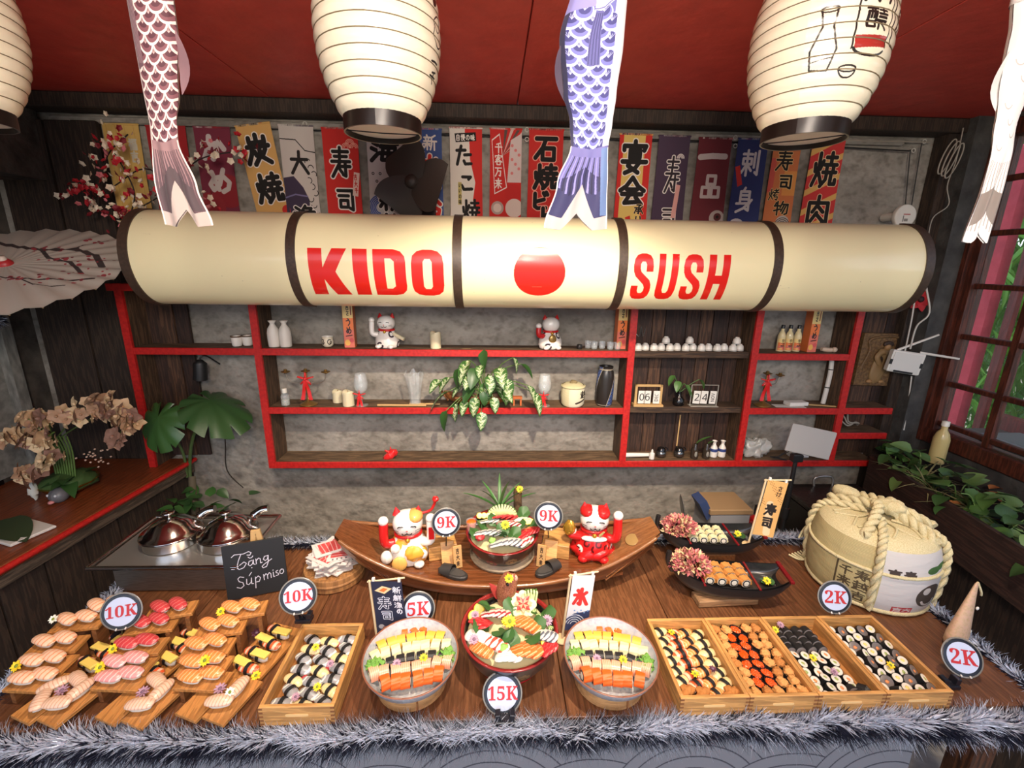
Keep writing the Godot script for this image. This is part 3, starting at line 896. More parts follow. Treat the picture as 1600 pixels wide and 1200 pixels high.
	p.disc(Vector2(150,360), 52, c8(186,38,34))
	p.disc(Vector2(156,450), 56, c8(210,190,178))
	p.disc(Vector2(50,450), 40, c8(170,150,140))
	p.disc(Vector2(50,450), 26, c8(210,190,178))
	banner(Vector3(-0.0187,2.5514,-2.385), Vector3(0.1348,2.5553,-2.385), p, "red banner with grey rays and a slanted white-bordered caption strip", 1.0)
	p = Pad.new(W, H, c8(192,42,36))
	write(p, "石焼", Rect2(30,20,140,300), 12, black, c8(224,160,140), 5)
	write(p, "ビ", Rect2(20,320,100,110), 11, black, c8(224,160,140), 5)
	write(p, "ビ", Rect2(70,400,100,100), 11, black, c8(224,160,140), 5)
	write(p, "ン", Rect2(30,490,130,110), 11, black, c8(224,160,140), 5)
	banner(Vector3(0.1649,2.556,-2.385), Vector3(0.3318,2.5548,-2.385), p, "red banner with heavy black characters beside the blue carp streamer", 1.1)
	p = Pad.new(W, H, c8(208,176,96))
	p.rect(0,0,26, H, red)
	p.rect(160,0,40, H, red)
	write(p, "宴", Rect2(20,24,160,200), 13, black, white, 6)
	write(p, "会", Rect2(20,220,160,180), 13, black, white, 6)
	write(p, "承りま", Rect2(124,380,54,200), 4, black, c8(220,190,140), 2)
	p.poly(pv2([70,460,100,450,130,600,100,610]), red)
	p.poly(pv2([20,520,44,500,90,600,50,620]), red)
	banner(Vector3(0.5955,2.5449,-2.385), Vector3(0.7559,2.5462,-2.385), p, "yellow banner with red borders and bold black banquet characters", 1.2)
	p = Pad.new(W, H, c8(66,48,66))
	write(p, "寿", Rect2(60,100,96,240), 7, c8(44,34,38), white, 6)
	write(p, "司", Rect2(60,390,96,170), 7, c8(44,34,38), white, 6)
	for r in [8,15,22]: p.arc(Vector2(150,120), r, 180,360,2.5, white)
	p.poly(pv2([140,270,166,274,150,470,122,466]), c8(206,150,140))
	banner(Vector3(0.7837,2.5469,-2.385), Vector3(0.94,2.5396,-2.385), p, "dark plum banner with thin white-outlined sushi characters", 1.3)
	p = Pad.new(W, H, c8(104,36,42))
	write(p, "一", Rect2(10,40,170,110), 16, c8(196,182,174))
	write(p, "品", Rect2(44,180,120,150), 9, c8(196,182,174))
	p.disc(Vector2(160,430), 44, c8(176,160,150))
	p.disc(Vector2(164,424), 22, c8(90,40,40))
	p.disc(Vector2(164,424), 9, black)
	for k in 12: p.arc(Vector2(50 + (k % 4) * 34,480 + (k / 4) * 26), 20,180,360,3, c8(196,182,174))
	p.rect(0,560,200,80, c8(178,110,110))
	banner(Vector3(0.9777,2.5378,-2.385), Vector3(1.1438,2.5391,-2.385), p, "maroon banner with two pale characters above a carp eye", 1.4)
	p = Pad.new(W, H, c8(44,52,98))
	write(p, "刺", Rect2(40,50,120,170), 8, c8(204,196,192))
	write(p, "身", Rect2(36,270,120,170), 8, c8(204,196,192))
	p.poly(pv2([4,160,34,150,66,260,36,276]), c8(196,50,44))
	p.arc(Vector2(60,520), 44,150,360,12, c8(204,196,192))
	p.arc(Vector2(80,540), 22,150,330,8, c8(204,196,192))
	p.poly(pv2([130,480,176,500,130,640,80,640]), c8(196,50,44))
	banner(Vector3(1.1689,2.5397,-2.385), Vector3(1.3235,2.5407,-2.385), p, "navy blue banner with white sashimi characters and a wave", 1.5)
	p = Pad.new(W, H, c8(196,112,66))
	p.rect(0,120,40,220, c8(196,84,70))
	p.rect(110,200,90,160, c8(212,140,70))
	write(p, "寿", Rect2(30,60,130,150), 7, black, c8(214,180,120), 4)
	write(p, "司", Rect2(70,210,110,120), 7, black, c8(214,180,120), 4)
	write(p, "烤", Rect2(16,310,76,90), 4, black, c8(214,180,120), 3)
	write(p, "物", Rect2(64,390,110,110), 6, black, c8(214,180,120), 3)
	p.disc(Vector2(140,540), 46, c8(176,166,156))
	for k in 4: p.arc(Vector2(140,560), 14 + k * 12,180,350,2, black)
	banner(Vector3(1.3487,2.5413,-2.385), Vector3(1.488,2.5447,-2.385), p, "faded orange banner with black sushi and grill characters", 1.6)
	p = Pad.new(W, H, c8(190,52,50))
	for k in 7: p.poly(PackedVector2Array([Vector2(0,60 + k * 110), Vector2(200,-40 + k * 110), Vector2(200,-6 + k * 110), Vector2(0,96 + k * 110)]), c8(206,160,88))
	write(p, "焼", Rect2(26,56,150,220), 11, black, c8(224,190,150), 4)
	write(p, "肉", Rect2(26,296,150,200), 11, black, c8(224,190,150), 4)
	banner(Vector3(1.5382,2.5488,-2.385), Vector3(1.7039,2.5528,-2.385), p, "red and gold striped banner with grilled meat characters", 1.7)
	# hooks, clips on the wall
	for q in [Vector3(-1.5547,2.5586,-2.39), Vector3(-0.8676,2.5526,-2.39), Vector3(0.1563,2.5544,-2.39), Vector3(0.1572,2.5133,-2.39), Vector3(1.158,2.5462,-2.39), Vector3(1.1631,2.5099,-2.39), Vector3(2.0956,2.5511,-2.385), Vector3(2.0504,2.5101,-2.385)]:
		var ring := mb()
		var pts := []
		for k in 13: pts.append(Vector3(0.009 * cos(TAU * k / 12.0), 0.009 * sin(TAU * k / 12.0), 0.012))
		ring.tube(pts, [0.0022], 6, false)
		var hk := thing("wall_hook", "small pale ring hook screwed into the concrete wall by the banner cord", "hook", at(q), "ring hooks by the banner cord")
		part(hk, "ring", ring.mesh(), mat("hook_white", c8(198,192,182), 0.4))
		part(hk, "screw", mb().tube([Vector3(0,0.009,0.012), Vector3(0,0.011,-0.012)], [0.002], 6).mesh(), mats["hook_white"])

# ---------------------------------------------------------------- paper lanterns
func lantern(c: Vector3, r: float, h: float, print_: StandardMaterial3D, label: String, turn: float) -> void:
	var o := thing("paper_lantern", label, "lantern", at(c, turn), "white paper lanterns hung under the ceiling")
	var n := int(h / 0.0255)
	var prof := []
	var rad := func(t: float) -> float: return r * (0.40 + 0.60 * pow(sin(PI * clampf(0.06 + 0.88 * t, 0,1)), 0.55)) if t < 1.0 else r * 0.5
	for k in n + 1:
		for s in 4:
			if k == n and s > 0: break
			var t := (k + s / 4.0) / n
			prof.append(Vector2(rad.call(t) + 0.0032 * sin(PI * s / 4.0), 0.03 + t * h))
	part(o, "shade", mb().lathe(prof, 48).mesh(), print_)
	var wire := mat("lantern_wire", c8(120,106,80), 0.7)
	for k in range(1, n):
		var pts := []
		for j in 41: pts.append(Vector3(sin(TAU * j / 40.0), 0, cos(TAU * j / 40.0)) * (rad.call(float(k) / n) + 0.0006) + Vector3(0,0.03 + h * k / n, 0))
		part(o, "rib", mb().tube(pts, [0.0012], 5, false).mesh(), wire)
	var rb: float = rad.call(0.0) + 0.002
	part(o, "bottom_ring", mb().lathe(v2([rb - 0.004,0.0, rb, 0.0, rb, 0.0, rb, 0.034, rb, 0.034, rb - 0.004,0.036, rb - 0.004,0.0]), 40).mesh(), mat("lantern_ring", c8(26,20,17), 0.35))
	part(o, "base_plate", mb().lathe(v2([rb - 0.005,0.012,0.0,0.012]), 32).mesh(), mat("lantern_base", c8(222,216,196), 0.6))
	part(o, "cross_wire", mb().tube([Vector3(-rb + 0.004,0.006,0.01), Vector3(0.0,0.004,0.0), Vector3(rb - 0.004,0.006,-0.012)], [0.0015], 6).mesh(), mats["lantern_ring"])
	part(o, "top_ring", mb().lathe(v2([r * 0.42,0.028 + h, r * 0.42,0.05 + h, r * 0.36,0.05 + h]), 32).mesh(), mats["lantern_ring"])

func build_lanterns() -> void:
	var paper := func(key: String, p: Pad) -> StandardMaterial3D:
		var m := printed(key, p, 0.34)
		m.clearcoat_enabled = true
		m.clearcoat = 0.7
		m.clearcoat_roughness = 0.1
		m.normal_enabled = true
		m.normal_texture = noise_tex(0.012,4, null, 61,512, FastNoiseLite.TYPE_SIMPLEX_SMOOTH, true, 5.0)
		m.normal_scale = 0.35
		return m
	var cream := c8(246,239,214)
	var ink := c8(36,32,30)
	# u runs round the lantern: u = 0 faces +z, growing towards +x; v = 0 is the lower rim here
	var p := Pad.new(1024,512, cream)
	var up := func(q: Pad) -> void: q.im.flip_y()
	for s in 2:
		var x0 := 170 + s * 500
		write(p, "う", Rect2(x0,60,80,150), 12, ink)
		p.arc(Vector2(x0 + 50,270), 26,0,360,2, ink, 1.5)
		p.arc(Vector2(x0 + 44,260), 12,0,300,1.5, ink)
		write(p, "一千", Rect2(x0 + 20,330,40,80), 2.5, ink)
		p.disc(Vector2(x0 - 92,60), 34, c8(206,50,46))
	up.call(p)
	lantern(Vector3(-0.258,2.235,-1.2), 0.135,0.345, paper.call("lantern_print_a", p), "white paper lantern with brush marks on its flank, between the two coloured carp streamers", 2)
	p = Pad.new(1024,512, cream)
	for s in 2:
		var x := 512.0 * s + 10.0
		p.disc(Vector2(x + 30,40), 30, c8(206,50,46))
		p.disc(Vector2(x + 34,128), 30, c8(206,50,46))
		write(p, "り", Rect2(x + 20,104,30,44), 4, cream)
		# flask
		p.path(v2([x + 16,206, x + 22,244, x + 2,300, x + 6,344, x + 46,350, x + 58,300, x + 44,246, x + 48,206]), 2, ink)
		p.arc(Vector2(x + 32,204), 18,0,360,2, ink, 0.4)
		p.path(v2([x + 6,326, x + 54,318]), 1.2, ink)
		p.arc(Vector2(x + 96,346), 22,0,180,2, ink, 1.0)
		p.arc(Vector2(x + 96,346), 22,0,360,2, ink, 0.35)
		# label bottle
		p.path(v2([x + 108,0, x + 100,60, x + 92,130, x + 90,300]), 2, ink)
		p.path(v2([x + 176,0, x + 182,60, x + 186,130, x + 184,290]), 2, ink)
		p.poly(pv2([x + 102,76, x + 180,70, x + 182,124, x + 98,130]), c8(170,52,46))
		p.poly(pv2([x + 94,270, x + 182,264, x + 182,290, x + 96,300]), c8(170,52,46))
		p.arc(Vector2(x + 138,296), 44,10,170,3, ink, 0.4)
		write(p, "大", Rect2(x + 96,142,44,54), 4, ink)
		write(p, "吟", Rect2(x + 140,140,42,54), 3.5, ink)
		write(p, "醸", Rect2(x + 108,200,60,58), 3, ink)
		# narrow bottle
		p.poly(pv2([x + 226,0, x + 248,0, x + 250,90, x + 268,150, x + 206,150, x + 224,90]), c8(222,192,70))
		p.path(v2([x + 222,0, x + 220,90, x + 200,156, x + 200,266, x + 212,278, x + 262,276, x + 272,262, x + 272,150, x + 254,90, x + 252,0]), 2, ink)
		write(p, "さけ", Rect2(x + 218,164,38,80), 3, ink)
	var low := Pad.new(1024,512, cream)
	low.im.blit_rect(p.im, Rect2i(0,0,1024,466), Vector2i(0,46))
	p = low
	up.call(p)
	lantern(Vector3(0.752,2.245,-1.2), 0.143,0.345, paper.call("lantern_print_b", p), "white paper lantern printed with sake bottles and red dots", -42)
	p = Pad.new(512,256, cream)
	up.call(p)
	lantern(Vector3(-1.2,2.235,-1.2), 0.14,0.345, paper.call("lantern_print_c", p), "plain unprinted white paper lantern over the paper umbrella", 0)

# ---------------------------------------------------------------- carp streamers
func carp(c: Vector3, prof: Array, tail_notch: float, p: Pad, key: String, label: String, fin_side: float, ribbon: bool) -> void:
	# prof: rows of [drop below the top, centre x, half width, half depth]
	var o := thing("carp_streamer", label, "streamer", at(c), "carp streamers hung under the ceiling")
	var mt := printed(key, p, 0.75)
	mt.rim_enabled = true
	mt.rim = 0.2
	var L: float = prof[-1][0]
	var hh := 0.11
	var row := func(d: float) -> Array:
		for k in prof.size() - 1:
			if d <= prof[k + 1][0] or k == prof.size() - 2:
				var t := clampf((d - prof[k][0]) / (prof[k + 1][0] - prof[k][0]), 0,1)
				t = t * t * (3 - 2 * t)
				return [lerpf(prof[k][1], prof[k + 1][1], t), lerpf(prof[k][2], prof[k + 1][2], t), lerpf(prof[k][3], prof[k + 1][3], t)]
		return [0.0,0.0,0.0]
	for side in [1.0,-1.0]:
		var s: float = side
		var f := func(u: float, v: float) -> Vector3:
			var x: float = (u * 2.0 - 1.0) * s
			var notch: float = tail_notch * pow(maxf(0.0,1.0 - absf(x) * 2.0), 1.1) * smoothstep(0.6,1.0, v) + 0.007 * absf(x)
			var d: float = v * L - notch
			var r: Array = row.call(v * L)
			var q := sqrt(maxf(0.0,1.0 - x * x))
			var z: float = s * (r[2] * q + 0.0006) + 0.004 * sin(x * 7.0 + v * 4.0) * smoothstep(0.55,0.8, v)
			return Vector3(r[0] + x * r[1], -d, z)
		part(o, "body" if s > 0 else "back_side", mb().grid(20,44, f).mesh(), mt)
	var fin := mb()
	var fx: float = prof[1][2]
	var fc := func(u: float, v: float) -> Vector3:
		return Vector3(prof[1][1] + fin_side * (fx * 0.75 + 0.018 * u * sin(PI * v)), -0.035 - 0.095 * v - 0.018 * u, 0.004 * sin(v * 6.0))
	fin.grid(4,10, fc)
	var fm := mat(key + "_fin", c8(196,194,192) if key == "carp_pale" else (c8(62,52,70) if not ribbon else c8(120,92,98)), 0.8)
	part(o, "fin", fin.mesh(), fm)
	# head with eyes, open mouth ring and hanging cord
	var head := part(o, "head", mb().lathe(v2([prof[0][2], 0.0, prof[0][2] * 1.02, hh * 0.5, prof[0][2] * 0.8, hh]), 24, Transform3D(Basis.IDENTITY, Vector3(prof[0][1], 0,0)), 0.6).mesh(), fm)
	for e in [-1.0,1.0]: part(head, "eye", mb().blob(Vector3(prof[0][1] + e * prof[0][2] * 0.5, hh * 0.6, prof[0][2] * 0.52), Vector3(0.009,0.009,0.004), 10,8).mesh(), mat("carp_eye", c8(230,226,220), 0.5))
	part(head, "mouth_ring", mb().lathe(v2([prof[0][2] * 0.8, hh, prof[0][2] * 0.82, hh + 0.005, prof[0][2] * 0.76, hh + 0.006]), 24, Transform3D(Basis.IDENTITY, Vector3(prof[0][1], 0,0)), 0.6).mesh(), mat("carp_ring", c8(214,206,196), 0.6))
	part(o, "cord", mb().tube([Vector3(prof[0][1], hh, 0), Vector3(prof[0][1], 2.64 - c.y, 0)], [0.0012], 5).mesh(), mats["carp_ring"])

func scales(p: Pad, fill: Color, line: Color, deep: Color, x0: float, x1: float, y0: float, y1: float, r: float) -> void:
	var k := 0
	var y := y1
	while y > y0:
		var x := x0 + (r if k % 2 else 0.0)
		while x < x1 + r:
			p.disc(Vector2(x, y), r, line)
			p.disc(Vector2(x, y - r * 0.12), r * 0.84, fill)
			p.disc(Vector2(x, y - r * 0.3), r * 0.62, deep)
			for q in 5: p.line(Vector2(x, y - r * 0.1), Vector2(x + (q - 2) * r * 0.24, y - r * 0.68), 1.0, line.lerp(fill, 0.35))
			x += r * 2.0
		y -= r * 0.95
		k += 1

func build_carp() -> void:
	# purple-brown carp
	var p := Pad.new(256,1100, c8(112,76,84))
	scales(p, c8(116,72,80), c8(226,210,200), c8(78,42,52), 20,256,40,690,42)
	p.rect(0,0,26,700, c8(200,184,178))
	p.rect(0,0,256,30, c8(226,214,206))
	p.path(v2([0,34,60,40,110,20,160,30]), 4, c8(70,48,56))
	p.poly(pv2([0,40,60,60,70,380,20,400]), c8(96,70,78))
	for k in 5: p.line(Vector2(14 + k * 10,60), Vector2(26 + k * 9,370), 1.5, c8(150,124,128))
	p.poly(pv2([0,700,256,690,256,1100,0,1100]), c8(138,108,110))
	for k in 15: p.poly(PackedVector2Array([Vector2(8 + k * 17,740), Vector2(14 + k * 17,740), Vector2(22 + k * 17,1040), Vector2(2 + k * 17,1040)]), c8(84,64,70))
	p.poly(pv2([20,920,128,830,236,920,236,1030,128,1010,20,1030]), c8(74,60,64))
	p.poly(pv2([0,1030,60,1036,128,930,196,1036,256,1030,256,1100,0,1100]), c8(176,160,152))
	p.rect(0,700,6,400, c8(222,210,202))
	p.rect(250,700,6,400, c8(222,210,202))
	carp(Vector3(-0.4946,2.3354,-0.8005), [[0,0,0.03261,0.0166], [0.06642,-0.000593,0.03143,0.0166], [0.1482,-0.00593,0.0255,0.01305], [0.1957,-0.01067,0.02016,0.007116], [0.2194,-0.01245,0.01957,0.003558], [0.2846,-0.006523,0.03084,0.002372], [0.341,0.002965,0.03677,0.001779]], 0.03, p, "carp_purple", "purple-brown carp streamer with cream-edged scales and a forked tail", 1.0, true)
	# blue carp
	p = Pad.new(256,1100, c8(204,206,214))
	p.rect(0,0,200,700, c8(96,98,160))
	scales(p, c8(104,106,172), c8(206,216,234), c8(60,60,116), 30,170,110,690,40)
	p.rect(212,0,44,700, c8(208,209,214))
	p.rect(0,0,18,700, c8(44,44,72))
	p.poly(pv2([0,0,140,0,120,90,60,110,0,130]), c8(130,128,186))
	p.arc(Vector2(50,40), 26,0,300,5, c8(214,218,236))
	p.poly(pv2([110,40,150,10,220,0,190,70,140,110,112,106]), c8(222,222,228))
	p.path(v2([112,104,150,96,190,60,214,0]), 3, c8(92,94,150))
	p.poly(pv2([136,40,170,10,176,24,142,56]), c8(222,140,110))
	p.poly(pv2([118,112,150,112,156,330,100,340]), c8(84,84,140))
	for k in 4: p.line(Vector2(122 + k * 8,120), Vector2(106 + k * 14,330), 2, c8(56,56,104))
	p.poly(pv2([0,700,256,690,256,1100,0,1100]), c8(104,102,156))
	p.poly(pv2([0,860,128,800,256,860,256,1060,0,1060]), c8(48,48,88))
	for k in 13: p.poly(PackedVector2Array([Vector2(22 + k * 16,740), Vector2(27 + k * 16,740), Vector2(18 + k * 18,960 - 10 * absf(k - 6)), Vector2(8 + k * 18,960 - 10 * absf(k - 6))]), c8(134,130,190) if k % 2 == 0 else c8(36,36,66))
	p.poly(pv2([0,1030,60,1040,128,920,196,1040,256,1030,256,1100,0,1100]), c8(176,170,168))
	p.rect(0,700,6,400, c8(210,208,210))
	p.rect(250,700,6,400, c8(210,208,210))
	p.poly(pv2([206,700,250,700,250,1030,220,1030]), c8(96,120,164))
	carp(Vector3(0.1571,2.3414,-0.8005), [[0,0,0.04151,0.02016], [0.07116,-0.008895,0.04922,0.02016], [0.1423,-0.007116,0.04151,0.01423], [0.1838,-0.002965,0.0338,0.007116], [0.2164,-0.003558,0.03024,0.003558], [0.2728,-0.01186,0.0421,0.002372], [0.341,-0.01957,0.05337,0.001779]], 0.03, p, "carp_blue", "blue carp streamer with violet scales, white belly and a forked tail", -1.0, false)
	# pale carp by the window
	p = Pad.new(256,1100, c8(214,212,210))
	for k in 12: p.line(Vector2(20 + k * 20,700), Vector2(30 + k * 18,1040), 3, c8(150,146,142))
	for k in 10: p.arc(Vector2(60 + (k % 3) * 60,60 + k * 62), 30,20,160,3, c8(168,164,160))
	p.poly(pv2([150,90,200,60,210,130,170,140]), c8(200,90,80))
	p.poly(pv2([30,860,128,820,226,860,226,1020,128,960,30,1020]), c8(120,112,106))
	carp(Vector3(0.8383,2.3473,-0.8005), [[0,0,0.03855,0.01779], [0.04744,0.002372,0.03261,0.01779], [0.1067,-0.001779,0.02668,0.01305], [0.172,-0.001186,0.01779,0.007116], [0.2194,0.005337,0.01838,0.003558], [0.2698,0.004744,0.02016,0.002372], [0.3558,0.001186,0.02491,0.001779]], 0.025, p, "carp_pale", "pale grey-white carp streamer hanging before the window", -1.0, true)

# ---------------------------------------------------------------- the table
func build_table() -> void:
	var o := thing("buffet_table", "long brown plank table carrying the whole sushi display", "table", at(Vector3(0.105,0,-1.365)))
	var tones := [wood("table_a", c8(72,42,25), c8(116,74,46), 2,0.38,71,1.2), wood("table_b", c8(66,38,23), c8(108,67,42), 2,0.38,72,1.2), wood("table_c", c8(78,46,27), c8(124,80,50), 2,0.38,73,1.2)]
	var x := -1.485
	var k := 0
	for w in [0.36,0.42,0.40,0.41,0.41,0.33,0.34,0.30]:
		part(o, "plank", mb().box(Vector3(x + w / 2,0.73,0), Vector3(w - 0.0025,0.04,0.79), Basis.IDENTITY, 0.002).mesh(), tones[[0,2,1,0,2,0,1,0][k]])
		x += w
		k += 1
	var leg_m := wood("table_leg", c8(50,28,16), c8(90,54,32), 1,0.5,74)
	for q in [Vector2(-1.4,-0.33), Vector2(1.4,-0.33), Vector2(-1.4,0.33), Vector2(1.4,0.33)]:
		part(o, "leg", mb().box(Vector3(q.x, 0.355, q.y), Vector3(0.07,0.71,0.07), Basis.IDENTITY, 0.004).mesh(), leg_m)
	for s in [-0.34,0.34]: part(o, "apron", mb().box(Vector3(0,0.665, s), Vector3(2.84,0.09,0.025)).mesh(), leg_m)
	# grey cloth with scrolled wave lines in front
	var grey := c8(112,113,118)
	var p := Pad.new(2048,512, grey)
	var ln := c8(52,52,60)
	rng.seed = 5
	for q in 9:
		var c := Vector2(110 + q * 236,250 + 60 * (q % 2))
		for r in range(5,-1,-1): p.disc(c, 60 + r * 30, ln); p.disc(c, 57 + r * 30, grey)
		p.arc(c + Vector2(120,40), 90,180,330,1.8, ln)
		p.arc(c + Vector2(118,20), 34,120,400,1.8, ln)
		p.arc(c + Vector2(118,20), 14,60,330,1.8, ln)
		for r in 5: p.arc(c + Vector2(150,150), 50 + r * 22,190,300,1.8, ln, 0.7)
	var cm := printed("wave_cloth", p, 0.75)
	cm.heightmap_enabled = false
	var cf := func(u: float, v: float) -> Vector3: return Vector3(lerpf(-1.30,1.225, u), 0.742 - v * 0.7,-0.968 + 0.006 * sin(u * 60.0) * v + 0.02 * v)
	solo("table_cloth", "grey table skirt with dark scrolled wave lines along the front", "cloth", mb().grid(90,8, cf).mesh(), cm)

func tinsel(nm_label: String, path: Array, r: float, per_m: float, sd: int, ratio := 0.62, squash := 1.0) -> void:
	var o := thing("tinsel_garland", nm_label, "garland")
	var c := Curve3D.new()
	for q in path: c.add_point(q)
	var L := c.get_baked_length()
	var pts := []
	var n := int(L / 0.03) + 2
	for k in n: pts.append(c.sample_baked(L * k / (n - 1)))
	part(o, "core", mb().tube(pts, [0.012], 8).mesh(), mat("tinsel_core", c8(30,30,38), 0.6))
	rng.seed = sd
	var b := [mb(), mb()]
	var nz := FastNoiseLite.new()
	nz.seed = sd
	nz.frequency = 4.0
	for k in int(L * per_m):
		var d := rng.randf() * L
		var q := c.sample_baked(d)
		var t := (c.sample_baked(minf(d + 0.01, L)) - c.sample_baked(maxf(d - 0.01,0.0))).normalized()
		var a := rng.randf() * TAU
		var s1 := t.cross(Vector3.UP).normalized()
		var s2 := s1.cross(t).normalized()
		var dir := (s1 * cos(a) + s2 * sin(a) * squash + t * rng.randf_range(-0.7,0.7)).normalized()
		if q.y + dir.y * r < 0.7505 and dir.y < -0.3 and rng.randf() < 0.5: dir.y = -dir.y
		var ln := r * rng.randf_range(0.6,1.15)
		var w := dir.cross(t).normalized() * rng.randf_range(0.0011,0.0021)
		var root := q + dir * 0.008
		var bend := Vector3(rng.randf_range(-1,1), rng.randf_range(-1,0.2), rng.randf_range(-1,1)) * ln * 0.25
		var which := 0 if rng.randf() + nz.get_noise_1d(d) * 0.5 < (0.9 if absf(dir.y) > 0.5 else 0.14) * ratio * 1.6 else 1
		var m: MB = b[which]
		var i := m.add(root - w); m.add(root + w); m.add(root + dir * ln * 0.6 + w + bend * 0.4); m.add(root + dir * ln * 0.6 - w + bend * 0.4); m.add(root + dir * ln + bend)
		m.tri(i, i + 1, i + 2); m.tri(i, i + 2, i + 3); m.tri(i + 3, i + 2, i + 4)
	var s := part(o, "silver_strands", b[0].mesh(), mat("tinsel_silver", c8(200,206,220), 0.35,0.25))
	s.set_meta("kind", "stuff")
	s = part(o, "dark_strands", b[1].mesh(), mat("tinsel_dark", c8(38,40,56), 0.4,0.2))
	s.set_meta("kind", "stuff")

func build_tinsel() -> void:
	var f := []
	rng.seed = 2
	for k in 40: f.append(Vector3(-1.40 + 3.02 * k / 39.0,0.722 + rng.randf_range(-0.012,0.012) - (0.02 if k > 34 else 0.0), -0.952 + rng.randf_range(-0.012,0.012)))
	tinsel("silver and dark blue tinsel garland along the front edge of the table", f, 0.054,12000,3,0.62,0.9)
	tinsel("silver tinsel garland along the table edge beside the stepped sushi stands", [Vector3(-1.392,0.752,-0.99), Vector3(-1.386,0.752,-1.3), Vector3(-1.38,0.752,-1.52), Vector3(-1.375,0.752,-1.74)], 0.03,4500,4,0.7)
	tinsel("silver tinsel garland along the table edge beside the straw sake barrel", [Vector3(1.60,0.748,-1.0), Vector3(1.605,0.75,-1.3), Vector3(1.605,0.75,-1.72)], 0.034,4500,5,0.55)
	tinsel("frosted tinsel garland along the back edge of the table by the wall", [Vector3(-0.95,0.765,-1.765), Vector3(0.2,0.765,-1.768), Vector3(1.0,0.768,-1.765), Vector3(1.56,0.765,-1.76)], 0.036,5000,6,0.7)
	tinsel("dark grey tinsel garland over the window lintel behind the orchids", [Vector3(-2.26,1.665,-2.2), Vector3(-2.25,1.655,-1.9), Vector3(-2.25,1.65,-1.3)], 0.034,5000,8,0.4)

